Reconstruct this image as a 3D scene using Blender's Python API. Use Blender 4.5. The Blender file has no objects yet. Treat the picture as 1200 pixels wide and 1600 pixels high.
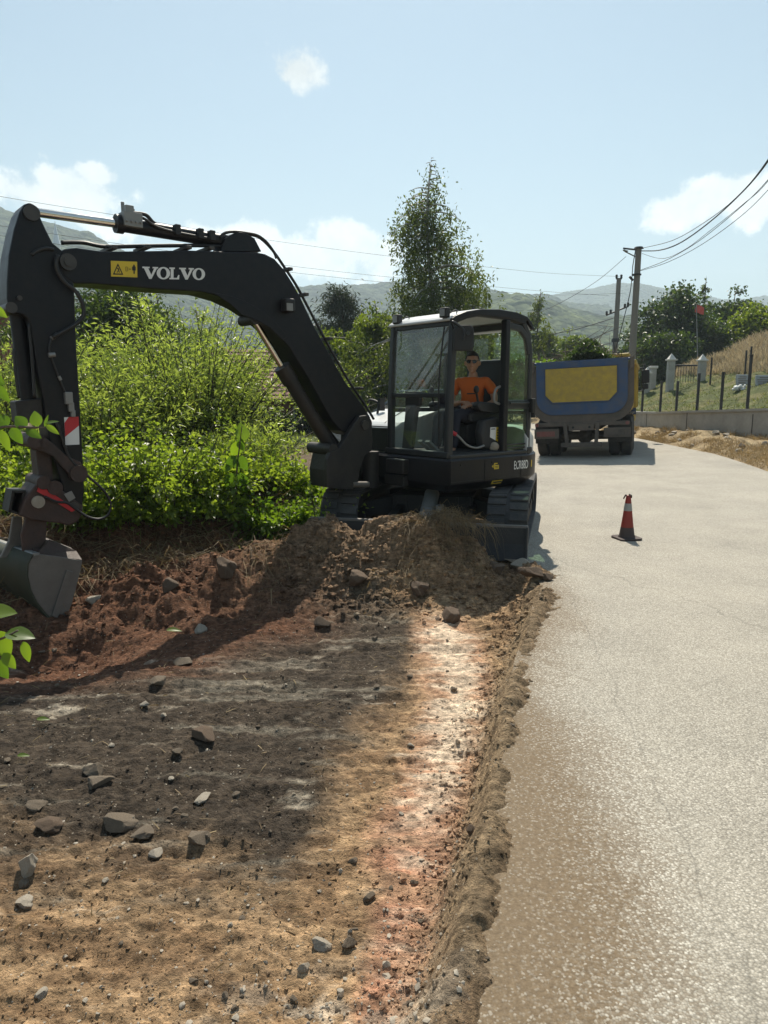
import bpy, bmesh, math, random
import numpy as np
from mathutils import Vector, Matrix
from mathutils.geometry import tessellate_polygon
random.seed(7); RNG = np.random.default_rng(7)
scene = bpy.context.scene
COL = scene.collection
R = math.radians

# ------------------------------------------------------------------ camera
FPX = 1110.0; HORIZON = 620.0; EYE = 1.6
PITCH = math.atan((800 - HORIZON) / FPX)
cam_d = bpy.data.cameras.new('camera'); cam = bpy.data.objects.new('camera', cam_d); COL.objects.link(cam)
cam_d.sensor_fit = 'VERTICAL'; cam_d.sensor_height = 36; cam_d.sensor_width = 27
cam_d.lens = FPX / 1600 * 36; cam_d.clip_start = 0.05; cam_d.clip_end = 9000
cam.location = (0, 0, EYE); cam.rotation_euler = (math.pi / 2 - PITCH, 0, 0)
scene.camera = cam
# ------------------------------------------------------------------ light
SUN_EL = R(54); SUN_AZ = R(1.5)          # azimuth measured from +Y towards +X
sd = bpy.data.lights.new('sun', 'SUN'); so = bpy.data.objects.new('sun', sd); COL.objects.link(so)
sd.energy = 5.0; sd.angle = R(0.53); sd.color = (1.0, 0.92, 0.78)
sdir = Vector((math.sin(SUN_AZ) * math.cos(SUN_EL), math.cos(SUN_AZ) * math.cos(SUN_EL), math.sin(SUN_EL)))
so.rotation_euler = sdir.to_track_quat('Z', 'Y').to_euler(); so.location = sdir * 60
scene.view_settings.view_transform = 'Standard'; scene.view_settings.look = 'None'
scene.view_settings.exposure = 0.62; scene.view_settings.gamma = 1
scene.render.engine = 'CYCLES'
cy = scene.cycles
cy.use_denoising = True; cy.max_bounces = 8; cy.transparent_max_bounces = 16; cy.volume_bounces = 1
cy.diffuse_bounces = 3; cy.glossy_bounces = 3; cy.transmission_bounces = 6
try: cy.denoiser = 'OPENIMAGEDENOISE'
except Exception: pass

def ray(u, v):
    xc = (u - 600) / FPX; yc = -(v - 800) / FPX
    c, s = math.cos(PITCH), math.sin(PITCH)
    return Vector((xc, c + yc * s, -s + yc * c))
def P(u, v, Y):                     # point seen at photo position (u,v), at world distance Y
    d = ray(u, v); t = Y / d.y
    return Vector((d.x * t, Y, EYE + d.z * t))
def G(u, v, z=0.0):                 # point on the level z
    d = ray(u, v); t = (z - EYE) / d.z
    return Vector((d.x * t, d.y * t, z))

# ------------------------------------------------------------------ sky
w = bpy.data.worlds.new('World'); scene.world = w; w.use_nodes = True
nt = w.node_tree; nt.nodes.clear()
def N(t, **k):
    n = nt.nodes.new(t)
    for a, b in k.items(): setattr(n, a, b)
    return n
def mth(op, a, b=None, clamp=False):
    n = N('ShaderNodeMath', operation=op); n.use_clamp = clamp
    for i, x in enumerate((a, b)):
        if x is None: continue
        if isinstance(x, (int, float)): n.inputs[i].default_value = x
        else: nt.links.new(x, n.inputs[i])
    return n.outputs[0]
out = N('ShaderNodeOutputWorld'); bg = N('ShaderNodeBackground'); bg.inputs[1].default_value = 0.065
sky = N('ShaderNodeTexSky'); sky.sky_type = 'NISHITA'; sky.sun_disc = False
sky.sun_elevation = SUN_EL; sky.sun_rotation = SUN_AZ; sky.air_density = 1.15; sky.dust_density = 0.5; sky.ozone_density = 1.3
tc = N('ShaderNodeTexCoord')
nrm = N('ShaderNodeVectorMath', operation='NORMALIZE'); nt.links.new(tc.outputs['Generated'], nrm.inputs[0])
# cumulus: ellipses on the celestial sphere, edges broken up by noise
CLOUDS = [  # photo u, v, half width, half height, strength
 (120,300,75,36,1.0),(50,305,70,30,.9),(150,275,38,20,.9),(20,300,40,30,.8),(170,350,90,22,.7),
 (465,110,44,34,.95),(330,98,22,12,.25),(440,96,20,16,.6),
 (545,385,62,38,1.35),(500,400,74,32,1.2),(400,372,44,28,1.15),(440,400,120,32,1.0),(590,400,50,40,1.0),(320,360,40,14,.7),
 (1075,325,70,32,1.0),(1130,305,62,30,1.0),(1190,315,70,38,.9),(1030,332,32,12,.6),(1250,310,60,40,.9),
 (215,305,16,14,.5),(68,244,18,10,.3),(978,323,8,7,.45),(975,365,18,9,.2)]
mx = None
for (u, v, a, b, st) in CLOUDS:
    d = ray(u, v).normalized(); e1 = (ray(u + a, v).normalized() - d); e2 = (ray(u, v - b).normalized() - d)
    k1 = e1.normalized() / e1.length; k2 = e2.normalized() / e2.length
    sub = N('ShaderNodeVectorMath', operation='SUBTRACT'); nt.links.new(nrm.outputs[0], sub.inputs[0]); sub.inputs[1].default_value = d
    ds = []
    for k in (k1, k2):
        n = N('ShaderNodeVectorMath', operation='DOT_PRODUCT'); nt.links.new(sub.outputs[0], n.inputs[0]); n.inputs[1].default_value = k
        ds.append(mth('MULTIPLY', n.outputs['Value'], n.outputs['Value']))
    r = mth('SQRT', mth('ADD', ds[0], ds[1]))
    m = mth('MULTIPLY', mth('SUBTRACT', 1.45, r), st)
    # only the half of the sphere in front of the ellipse
    n = N('ShaderNodeVectorMath', operation='DOT_PRODUCT'); nt.links.new(nrm.outputs[0], n.inputs[0]); n.inputs[1].default_value = d
    m = mth('MULTIPLY', m, mth('GREATER_THAN', n.outputs['Value'], 0.3))
    mx = m if mx is None else mth('MAXIMUM', mx, m)
def wnoise(scale, det, rough):
    n = N('ShaderNodeTexNoise'); n.inputs['Scale'].default_value = scale; n.inputs['Detail'].default_value = det
    n.inputs['Roughness'].default_value = rough; nt.links.new(nrm.outputs[0], n.inputs['Vector']); return n.outputs['Fac']
nz = wnoise(21, 12, .60)
nz2 = wnoise(5, 3, .5)
s1 = mth('ADD', mx, mth('MULTIPLY', mth('SUBTRACT', nz, .5), 2.9))
mask = N('ShaderNodeMapRange', interpolation_type='SMOOTHSTEP'); nt.links.new(s1, mask.inputs['Value'])
mask.inputs['From Min'].default_value = 0.26; mask.inputs['From Max'].default_value = .80
mix = N('ShaderNodeMix', data_type='RGBA'); nt.links.new(mth('MULTIPLY', mask.outputs[0], .95), mix.inputs['Factor'])
cshade = N('ShaderNodeMapRange'); nt.links.new(nz, cshade.inputs['Value'])
cshade.inputs['From Min'].default_value = .3; cshade.inputs['From Max'].default_value = .7
cshade.inputs['To Min'].default_value = 6.6; cshade.inputs['To Max'].default_value = 10.5
sz_ = N('ShaderNodeSeparateXYZ'); nt.links.new(nrm.outputs[0], sz_.inputs[0])
low = N('ShaderNodeMapRange', interpolation_type='SMOOTHSTEP'); nt.links.new(sz_.outputs[2], low.inputs['Value']); low.inputs['From Min'].default_value = .12; low.inputs['From Max'].default_value = .34
low.inputs['To Min'].default_value = 1.75; low.inputs['To Max'].default_value = 1.0
class _o: pass
cs2 = _o(); cs2.outputs = [mth('MULTIPLY', cshade.outputs[0], low.outputs[0])]; cshade = cs2
ccol = N('ShaderNodeCombineColor')
nt.links.new(mth('MULTIPLY', cshade.outputs[0], .985), ccol.inputs[0]); nt.links.new(cshade.outputs[0], ccol.inputs[1]); nt.links.new(mth('MULTIPLY', cshade.outputs[0], .985), ccol.inputs[2])
skt = N('ShaderNodeMix', data_type='RGBA', blend_type='MULTIPLY'); skt.inputs['Factor'].default_value = 1; skt.inputs['B'].default_value = (.94, 1.03, .96, 1)
nt.links.new(sky.outputs[0], skt.inputs['A']); nt.links.new(skt.outputs['Result'], mix.inputs['A']); nt.links.new(ccol.outputs[0], mix.inputs['B'])
nt.links.new(mix.outputs['Result'], bg.inputs[0]); nt.links.new(bg.outputs[0], out.inputs[0])

# ------------------------------------------------------------------ noise in numpy
def _hash(ix, iy, seed):
    h = (ix.astype(np.int64) * 374761393 + iy.astype(np.int64) * 668265263 + seed * 974711) & 0xffffffff
    h = ((h ^ (h >> 13)) * 1274126177) & 0xffffffff
    h = (h ^ (h >> 16)) & 0xffff
    return h / 65535.0
def vn(x, y, seed=0):
    x = np.asarray(x, float); y = np.asarray(y, float)
    ix = np.floor(x); iy = np.floor(y); fx = x - ix; fy = y - iy
    fx = fx * fx * fx * (fx * (fx * 6 - 15) + 10); fy = fy * fy * fy * (fy * (fy * 6 - 15) + 10)
    a = _hash(ix, iy, seed); b = _hash(ix + 1, iy, seed); c = _hash(ix, iy + 1, seed); d = _hash(ix + 1, iy + 1, seed)
    return (a + (b - a) * fx) * (1 - fy) + (c + (d - c) * fx) * fy
def fbm(x, y, octv=4, seed=0, gain=.5, lac=2.03):
    t = 0; a = 1; s = 0
    for i in range(octv):
        t = t + a * (vn(x, y, seed + i * 17) - .5); s += a * .5
        a *= gain; xr = x * lac * .8 - y * lac * .6; yr = x * lac * .6 + y * lac * .8; x, y = xr, yr
    return t / s
def cells(x, y, seed=0):            # distance to nearest jittered point, for lumps
    x = np.asarray(x, float); y = np.asarray(y, float)
    ix = np.floor(x); iy = np.floor(y); best = np.full(x.shape, 9.0)
    for dx in (-1, 0, 1):
        for dy in (-1, 0, 1):
            cx = ix + dx; cy_ = iy + dy
            px = cx + _hash(cx, cy_, seed); py = cy_ + _hash(cx, cy_, seed + 5)
            best = np.minimum(best, (px - x) ** 2 + (py - y) ** 2)
    return np.sqrt(best)
def sst(a, b, x):
    t = np.clip((x - a) / (b - a), 0, 1); return t * t * (3 - 2 * t)

# ------------------------------------------------------------------ materials
def NT(m): return m.node_tree
def material(name, base, rough=.6, metal=0.0, var=.25, scale=6.0, bump=0.0, bscale=40.0, spec=.5, dust=None, dustamt=0.0, coat=0.0, dscale=1.0):
    m = bpy.data.materials.new(name); m.use_nodes = True; t = m.node_tree; L = t.links.new
    p = t.nodes['Principled BSDF']; p.inputs['Metallic'].default_value = metal; p.inputs['Specular IOR Level'].default_value = spec
    if coat: p.inputs['Coat Weight'].default_value = coat
    tcn = t.nodes.new('ShaderNodeTexCoord')
    n = t.nodes.new('ShaderNodeTexNoise'); n.inputs['Scale'].default_value = scale; n.inputs['Detail'].default_value = 6; n.inputs['Roughness'].default_value = .62
    L(tcn.outputs['Object'], n.inputs['Vector'])
    mx = t.nodes.new('ShaderNodeMix'); mx.data_type = 'RGBA'; L(n.outputs['Fac'], mx.inputs['Factor'])
    mx.inputs['A'].default_value = (*[c * (1 - var) for c in base], 1); mx.inputs['B'].default_value = (*[min(1, c * (1 + var)) for c in base], 1)
    colout = mx.outputs['Result']
    if dust:
        n2 = t.nodes.new('ShaderNodeTexNoise'); n2.inputs['Scale'].default_value = 3.1 * dscale; n2.inputs['Detail'].default_value = 8; n2.inputs['Roughness'].default_value = .7
        L(tcn.outputs['Object'], n2.inputs['Vector'])
        mr = t.nodes.new('ShaderNodeMapRange'); L(n2.outputs['Fac'], mr.inputs['Value']); mr.inputs['From Min'].default_value = .35; mr.inputs['From Max'].default_value = .75
        mr.inputs['To Max'].default_value = dustamt
        m2 = t.nodes.new('ShaderNodeMix'); m2.data_type = 'RGBA'; L(mr.outputs[0], m2.inputs['Factor']); L(colout, m2.inputs['A']); m2.inputs['B'].default_value = (*dust, 1)
        colout = m2.outputs['Result']
    L(colout, p.inputs['Base Color'])
    rr = t.nodes.new('ShaderNodeMapRange'); L(n.outputs['Fac'], rr.inputs['Value']); rr.inputs['To Min'].default_value = max(.03, rough - .15); rr.inputs['To Max'].default_value = min(1, rough + .15)
    L(rr.outputs[0], p.inputs['Roughness'])
    if bump:
        nb = t.nodes.new('ShaderNodeTexNoise'); nb.inputs['Scale'].default_value = bscale; nb.inputs['Detail'].default_value = 5; L(tcn.outputs['Object'], nb.inputs['Vector'])
        bp = t.nodes.new('ShaderNodeBump'); bp.inputs['Strength'].default_value = min(1, bump); bp.inputs['Distance'].default_value = .02
        L(nb.outputs['Fac'], bp.inputs['Height']); L(bp.outputs[0], p.inputs['Normal'])
    return m
def leafmat(name, c0, c1, trans=.45, tcol=None, rough=.45):
    """leaf: attribute 'tint' picks between two greens; part of the light passes through"""
    m = bpy.data.materials.new(name); m.use_nodes = True; t = m.node_tree; L = t.links.new
    p = t.nodes['Principled BSDF']; p.inputs['Roughness'].default_value = rough; p.inputs['Specular IOR Level'].default_value = .5
    a = t.nodes.new('ShaderNodeAttribute'); a.attribute_name = 'tint'
    mx = t.nodes.new('ShaderNodeMix'); mx.data_type = 'RGBA'; L(a.outputs['Fac'], mx.inputs['Factor'])
    mx.inputs['A'].default_value = (*c0, 1); mx.inputs['B'].default_value = (*c1, 1); L(mx.outputs['Result'], p.inputs['Base Color'])
    tr = t.nodes.new('ShaderNodeBsdfTranslucent')
    hm = t.nodes.new('ShaderNodeMix'); hm.data_type = 'RGBA'; hm.blend_type = 'MULTIPLY'; hm.inputs['Factor'].default_value = 1
    L(mx.outputs['Result'], hm.inputs['A']); hm.inputs['B'].default_value = (*(tcol or (2.6, 2.4, .9)), 1); L(hm.outputs['Result'], tr.inputs['Color'])
    ms = t.nodes.new('ShaderNodeMixShader'); ms.inputs[0].default_value = trans
    L(p.outputs[0], ms.inputs[1]); L(tr.outputs[0], ms.inputs[2]); L(ms.outputs[0], t.nodes['Material Output'].inputs['Surface'])
    return m
def glassmat(name, tint, refl=.9):
    m = bpy.data.materials.new(name); m.use_nodes = True; t = m.node_tree; L = t.links.new
    t.nodes.remove(t.nodes['Principled BSDF'])
    tr = t.nodes.new('ShaderNodeBsdfTransparent'); tr.inputs[0].default_value = (*tint, 1)
    gl = t.nodes.new('ShaderNodeBsdfGlossy'); gl.inputs['Roughness'].default_value = .02; gl.inputs['Color'].default_value = (refl, refl, refl, 1)
    df = t.nodes.new('ShaderNodeBsdfDiffuse'); df.inputs[0].default_value = (.42, .45, .42, 1)
    tcn = t.nodes.new('ShaderNodeTexCoord'); n = t.nodes.new('ShaderNodeTexNoise'); n.inputs['Scale'].default_value = 5; n.inputs['Detail'].default_value = 6
    L(tcn.outputs['Object'], n.inputs['Vector'])
    mr = t.nodes.new('ShaderNodeMapRange'); L(n.outputs['Fac'], mr.inputs['Value']); mr.inputs['From Min'].default_value = .4; mr.inputs['From Max'].default_value = .8; mr.inputs['To Min'].default_value = .05; mr.inputs['To Max'].default_value = .22
    md = t.nodes.new('ShaderNodeMixShader'); L(mr.outputs[0], md.inputs[0]); L(tr.outputs[0], md.inputs[1]); L(df.outputs[0], md.inputs[2])
    lw = t.nodes.new('ShaderNodeLayerWeight'); pw = t.nodes.new('ShaderNodeMath'); pw.operation = 'POWER'; L(lw.outputs['Facing'], pw.inputs[0]); pw.inputs[1].default_value = 4.5
    fr = t.nodes.new('ShaderNodeMapRange'); L(pw.outputs[0], fr.inputs['Value']); fr.inputs['To Min'].default_value = .10; fr.inputs['To Max'].default_value = .95
    ms = t.nodes.new('ShaderNodeMixShader'); L(fr.outputs[0], ms.inputs[0]); L(md.outputs[0], ms.inputs[1]); L(gl.outputs[0], ms.inputs[2])
    L(ms.outputs[0], t.nodes['Material Output'].inputs['Surface']); return m

DUST = (.17, .13, .095)
M = dict(
 black=material('machine_black_paint', (.006,.0075,.011), .42, var=.3, dust=DUST, dustamt=.05, spec=.28, dscale=4, bump=.06, bscale=25),
 dirtyblack=material('muddy_black_paint', (.010,.010,.010), .6, var=.4, dust=DUST, dustamt=.16, bump=.2),
 cabframe=material('cab_frame_grey', (.016,.019,.022), .45, var=.2, dust=DUST, dustamt=.06),
 hood=material('pale_grey_paint', (.55,.56,.56), .35, var=.08, dust=(.4,.36,.3), dustamt=.25),
 rust=material('worn_coupler_steel', (.035,.026,.022), .65, var=.5, scale=14, dust=(.11,.05,.036), dustamt=.6, bump=.3),
 steel=material('worn_steel', (.19,.175,.155), .6, metal=.2, var=.35, scale=9, dust=(.10,.08,.065), dustamt=.6),
 bucketpaint=material('dark_green_steel', (.035,.042,.025), .6, var=.4, dust=(.09,.075,.05), dustamt=.5),
 chrome=material('chrome_rod', (.7,.68,.64), .14, metal=1.0, var=.1),
 rubber=material('track_rubber', (.03,.032,.035), .75, var=.4, scale=20, dust=(.15,.13,.11), dustamt=.5, bump=.3),
 hose=material('hydraulic_hose_rubber', (.014,.014,.015), .5, var=.2),
 pin=material('pin_steel', (.05,.05,.05), .5, metal=.4, var=.3, dust=DUST, dustamt=.3),
 greymetal=material('grey_fitting_metal', (.24,.24,.23), .5, metal=.3, var=.2),
 white=material('white_marking', (.72,.72,.70), .5, var=.06),
 yellow=material('yellow_sticker', (.65,.47,.03), .5, var=.08),
 red=material('red_marking', (.50,.02,.03), .45, var=.1),
 darkmark=material('dark_print', (.012,.012,.012), .6, var=.1),
 interior=material('cab_interior_plastic', (.02,.02,.022), .6, var=.2),
 mesh=material('grille_mesh', (.02,.02,.02), .55, var=.2),
 glass=glassmat('cab_glass', (.80,.90,.85)), greenglass=glassmat('green_tinted_glass', (.40,.60,.42)),
 concrete=material('weathered_concrete', (.42,.41,.385), .85, var=.22, scale=2.5, dust=(.16,.15,.13), dustamt=.5, bump=.3),
 polewood=material('concrete_pole', (.19,.175,.155), .85, var=.15, scale=3, bump=.2),
 bark=material('bark', (.11,.085,.065), .9, var=.5, scale=12, bump=.5),
 twig=material('green_brown_twig', (.05,.048,.026), .8, var=.3),
 birchbark=material('pale_birch_bark', (.4,.38,.34), .8, var=.5, scale=6, bump=.3),
 wire=material('cable_sheath', (.03,.032,.036), .6, var=.1),
 stone=material('grey_stone', (.16,.128,.095), .9, var=.5, scale=14, bump=.7, bscale=30, dust=(.25,.185,.12), dustamt=.8, dscale=3),
 stonepale=material('pale_stone', (.36,.32,.26), .85, var=.35, scale=14, bump=.5, bscale=30, dust=(.2,.15,.1), dustamt=.6, dscale=3),
 stonebrown=material('brown_stone', (.105,.07,.046), .9, var=.45, scale=14, bump=.6, bscale=30, dust=(.16,.11,.07), dustamt=.6, dscale=3),
 clod=material('soil_clod', (.125,.088,.056), .95, var=.6, scale=2.5, bump=.5),
 straw=material('dry_straw', (.34,.25,.13), .8, var=.4, scale=2),
 dryroot=material('dry_root', (.19,.135,.075), .85, var=.45, scale=3),
 skin=material('skin', (.38,.20,.125), .5, var=.1),
 hair=material('dark_hair', (.012,.010,.009), .6),
 shirt=material('orange_shirt', (.52,.11,.016), .85, var=.12, scale=9, bump=.15),
 trousers=material('dark_navy_trousers', (.015,.017,.028), .9, var=.2),
 lens=material('dark_lens', (.006,.006,.007), .12),
 truckblue=material('truck_blue_paint', (.020,.065,.17), .55, var=.3, dust=(.10,.09,.075), dustamt=.75, bump=.1),
 truckyellow=material('truck_yellow_paint', (.46,.31,.03), .5, var=.2, scale=9, dust=(.2,.14,.07), dustamt=.55, dscale=2.5),
 truckdirty=material('muddy_truck_steel', (.085,.072,.06), .8, var=.4, dust=(.17,.125,.095), dustamt=.7),
 tyre=material('tyre_rubber', (.025,.024,.023), .85, var=.4, dust=(.12,.1,.08), dustamt=.5, bump=.3),
 truckred=material('faded_red_lamp', (.22,.05,.04), .5, dust=(.16,.12,.1), dustamt=.6, var=.2),
 conered=material('cone_red_plastic', (.27,.022,.012), .6, var=.3, dust=(.12,.05,.035), dustamt=.5),
 conegrey=material('cone_reflective_band', (.27,.28,.27), .45, var=.2),
 conedark=material('cone_dirty_base', (.07,.05,.045), .8, var=.3),
 brick=material('brick_red_wall', (.24,.10,.07), .9, var=.2, scale=1.2),
 whitewash=material('white_render', (.6,.58,.54), .9, var=.1),
 silverroof=material('silver_sheet', (.5,.52,.53), .4, metal=.4, var=.1),
 signgrey=material('sign_back', (.5,.49,.47), .6, var=.1),
 marble=material('grey_marble', (.36,.37,.38), .4, var=.15, scale=5),
 fencepost=material('dark_fence_steel', (.02,.02,.022), .6, var=.2),
 flagred=material('faded_red_cloth', (.55,.1,.08), .8, var=.2),
 carpaint=material('silver_car_paint', (.4,.42,.44), .3, metal=.5, var=.05),
)

# ------------------------------------------------------------------ object helpers
ORG = {}
def tag(o, label=None, cat=None, group=None, kind=None):
    if label: o['label'] = label
    if cat: o['category'] = cat
    if group: o['group'] = group
    if kind: o['kind'] = kind
    return o
def thing(name, loc, label, cat, group=None, rot=None):
    """Empty at the thing's base. Without rot its parts are given in world coordinates, with rot in its own."""
    o = bpy.data.objects.new(name, None); COL.objects.link(o); o.location = loc; o.empty_display_size = .2
    if rot is not None: o.rotation_euler = rot; ORG[o] = Vector((0, 0, 0))
    else: ORG[o] = Vector(loc)
    return tag(o, label, cat, group)
def link(me, name, mat, parent=None, origin=None, smooth=None, bevel=0, solid=0):
    """origin: world position of the new object's own origin when it is top-level"""
    off = ORG[parent] if parent is not None else Vector(origin or (0, 0, 0))
    if off.length: me.transform(Matrix.Translation(-off))
    o = bpy.data.objects.new(name, me); COL.objects.link(o)
    if mat: me.materials.append(M[mat] if isinstance(mat, str) else mat)
    if parent is not None: o.parent = parent
    else: o.location = off
    ORG[o] = off
    if smooth is not None:
        me.polygons.foreach_set('use_smooth', [True] * len(me.polygons))
        if smooth < 180:
            try: me.set_sharp_from_angle(angle=R(smooth))
            except Exception: pass
    if bevel:
        b = o.modifiers.new('bevel', 'BEVEL'); b.width = bevel; b.segments = 2; b.limit_method = 'ANGLE'; b.angle_limit = R(35)
    return o
def npmesh(name, V, F, tint=None, col=None):
    """V (n,3), F (m,k) arrays -> mesh, fast"""
    V = np.asarray(V, np.float32); F = np.asarray(F, np.int32); me = bpy.data.meshes.new(name)
    k = F.shape[1]; me.vertices.add(len(V)); me.vertices.foreach_set('co', V.ravel())
    me.loops.add(F.size); me.loops.foreach_set('vertex_index', F.ravel())
    me.polygons.add(len(F)); me.polygons.foreach_set('loop_start', np.arange(0, F.size, k, dtype=np.int32))
    try: me.polygons.foreach_set('loop_total', np.full(len(F), k, np.int32))
    except Exception: pass
    me.update(calc_edges=True)
    if tint is not None:
        a = me.attributes.new('tint', 'FLOAT', 'POINT'); a.data.foreach_set('value', np.asarray(tint, np.float32))
    if col is not None:
        a = me.attributes.new('soil', 'FLOAT_COLOR', 'POINT'); c = np.ones((len(V), 4), np.float32); c[:, :3] = col; a.data.foreach_set('color', c.ravel())
    return me
class MB:
    def __init__(s): s.v = []; s.f = []
    def add(s, vs, fs):
        b = len(s.v); s.v += [Vector(x) for x in vs]; s.f += [tuple(b + i for i in f) for f in fs]; return s
    def box(s, c, size, M3=None):
        c = Vector(c); hx, hy, hz = [x / 2 for x in size]; vs = []
        for x in (-hx, hx):
            for y in (-hy, hy):
                for z in (-hz, hz):
                    p = Vector((x, y, z)); vs.append(c + (M3 @ p if M3 else p))
        return s.add(vs, [(0,1,3,2),(4,6,7,5),(0,4,5,1),(2,3,7,6),(0,2,6,4),(1,5,7,3)])
    def prism(s, poly, off):
        """closed polygon (3d points) extruded by the vector off"""
        poly = [Vector(p) for p in poly]; off = Vector(off); n = len(poly)
        nrm = sum((poly[i].cross(poly[(i + 1) % n]) for i in range(n)), Vector())
        if nrm.dot(off) > 0: poly = poly[::-1]
        vs = poly + [p + off for p in poly]
        tri = tessellate_polygon([poly]); fs = []
        for a, b, c in tri:
            t = (poly[b] - poly[a]).cross(poly[c] - poly[a])
            if t.dot(off) > 0: a, c = c, a
            fs.append((a, b, c)); fs.append((c + n, b + n, a + n))
        for i in range(n):
            j = (i + 1) % n; fs.append((i, i + n, j + n, j))
        return s.add(vs, fs)
    def flat(s, poly):
        poly = [Vector(p) for p in poly]; return s.add(poly, [tuple(t) for t in tessellate_polygon([poly])])
    def cyl(s, a, b, r, r2=None, n=20, cap=True):
        a = Vector(a); b = Vector(b); r2 = r if r2 is None else r2; d = (b - a).normalized()
        e = d.orthogonal().normalized(); g = d.cross(e); vs = []
        for (c, q) in ((a, r), (b, r2)):
            for i in range(n):
                t = 2 * math.pi * i / n; vs.append(c + (e * math.cos(t) + g * math.sin(t)) * q)
        fs = [(i, (i + 1) % n, n + (i + 1) % n, n + i) for i in range(n)]
        if cap: fs += [tuple(range(n))[::-1], tuple(range(n, 2 * n))]
        return s.add(vs, fs)
    def tube(s, pts, r, n=8, smooth=True):
        pts = [Vector(p) for p in pts]
        if smooth and len(pts) > 2:
            q = []
            for i in range(len(pts) - 1):
                p0 = pts[max(i - 1, 0)]; p1 = pts[i]; p2 = pts[i + 1]; p3 = pts[min(i + 2, len(pts) - 1)]
                for k in range(6):
                    t = k / 6; q.append(.5 * ((2 * p1) + (p2 - p0) * t + (2 * p0 - 5 * p1 + 4 * p2 - p3) * t * t + (3 * p1 - p0 - 3 * p2 + p3) * t ** 3))
            pts = q + [pts[-1]]
        m = len(pts); vs = []; e = None
        for i, p in enumerate(pts):
            d = (pts[min(i + 1, m - 1)] - pts[max(i - 1, 0)])
            d = d.normalized() if d.length > 1e-9 else Vector((0, 0, 1))
            e = d.orthogonal().normalized() if e is None else (e - d * e.dot(d)).normalized()
            g = d.cross(e); rr = r[min(len(r) - 1, int(i / max(1, m - 1) * (len(r) - 1) + .5))] if isinstance(r, (list, tuple)) else r
            for k in range(n):
                t = 2 * math.pi * k / n; vs.append(p + (e * math.cos(t) + g * math.sin(t)) * rr)
        fs = []
        for i in range(m - 1):
            for k in range(n): fs.append((i * n + k, i * n + (k + 1) % n, (i + 1) * n + (k + 1) % n, (i + 1) * n + k))
        fs += [tuple(range(n))[::-1], tuple((m - 1) * n + k for k in range(n))]
        return s.add(vs, fs)
    def lathe(s, prof, c=(0, 0, 0), n=32, ax=None):
        c = Vector(c); vs = []
        for (r, z) in prof:
            for i in range(n):
                t = 2 * math.pi * i / n; q = Vector((r * math.cos(t), r * math.sin(t), z)); vs.append(c + (ax @ q if ax else q))
        fs = []
        for j in range(len(prof) - 1):
            for i in range(n): fs.append((j * n + i, j * n + (i + 1) % n, (j + 1) * n + (i + 1) % n, (j + 1) * n + i))
        fs += [tuple(range(n))[::-1], tuple((len(prof) - 1) * n + i for i in range(n))]
        return s.add(vs, fs)
    def ball(s, c, r, n=12, sc=(1, 1, 1)):
        c = Vector(c); prof = []
        vs = []; fs = []
        for j in range(n + 1):
            a = math.pi * j / n
            for i in range(n * 2):
                t = math.pi * i / n; vs.append(c + Vector((math.sin(a) * math.cos(t) * r * sc[0], math.sin(a) * math.sin(t) * r * sc[1], math.cos(a) * r * sc[2])))
        m = n * 2
        for j in range(n):
            for i in range(m): fs.append((j * m + i, (j + 1) * m + i, (j + 1) * m + (i + 1) % m, j * m + (i + 1) % m))
        return s.add(vs, fs)
    def mesh(s, name):
        me = bpy.data.meshes.new(name); me.from_pydata([tuple(x) for x in s.v], [], s.f); me.update()
        return me
    def build(s, name, mat, parent=None, origin=None, smooth=None, bevel=0):
        me = s.mesh(name)
        if bevel or smooth is not None:
            bm = bmesh.new(); bm.from_mesh(me); bmesh.ops.remove_doubles(bm, verts=bm.verts, dist=1e-5)
            bmesh.ops.recalc_face_normals(bm, faces=bm.faces); bm.to_mesh(me); bm.free()
        return link(me, name, mat, parent, origin, smooth, bevel)
def textmesh(s, x_axis, y_axis, origin, height, width=None, depth=.003):
    """letters as a mesh laid on the plane spanned by the two axes"""
    cu = bpy.data.curves.new('text', 'FONT'); cu.body = s; cu.extrude = 0; cu.offset = .012
    o = bpy.data.objects.new('text', cu); COL.objects.link(o); bpy.context.view_layer.update()
    me = bpy.data.meshes.new_from_object(o.evaluated_get(bpy.context.evaluated_depsgraph_get())); bpy.data.objects.remove(o)
    xs = [v.co.x for v in me.vertices]; ys = [v.co.y for v in me.vertices]
    x0, x1, y0, y1 = min(xs), max(xs), min(ys), max(ys); h = height / (y1 - y0); wd = (width / (x1 - x0)) if width else h
    X = Vector(x_axis).normalized(); Y = Vector(y_axis).normalized(); O = Vector(origin)
    for v in me.vertices: v.co = O + X * ((v.co.x - x0) * wd) + Y * ((v.co.y - y0) * h)
    return me
# ------------------------------------------------------------------ ground
LY = np.array([-5, 1.6, 2.56, 4.15, 5.71, 6.5, 7.0, 8, 10, 14.5, 20, 26, 35, 45, 60, 90.]); LX = np.array([-1.56, .15, .43, .82, 1.29, 1.40, 1.2, 1.05, 1.7, 2.9, 3.95, 4.3, 4.2, 3.2, -.5, -10.])
RY = np.array([-5, 0, 8, 14.5, 18, 24, 30, 38, 45, 60, 90.]); RX = np.array([4.6, 5.3, 6.6, 7.75, 8.3, 8.75, 8.8, 8.2, 7.0, 2.5, -7.])
WP = np.array([(14.2,10),(12.6,15.5),(10.9,20),(9.95,24),(9.65,28),(9.6,34),(9.2,40),(8.0,47),(5.6,54),(0,62),(-10,72)])   # wall line (x,y)
def Lx(y): return np.interp(y, LY, LX)
def Rx(y): return np.interp(y, RY, RX)
def Wx(y): return np.interp(y, WP[:, 1], WP[:, 0])
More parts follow.
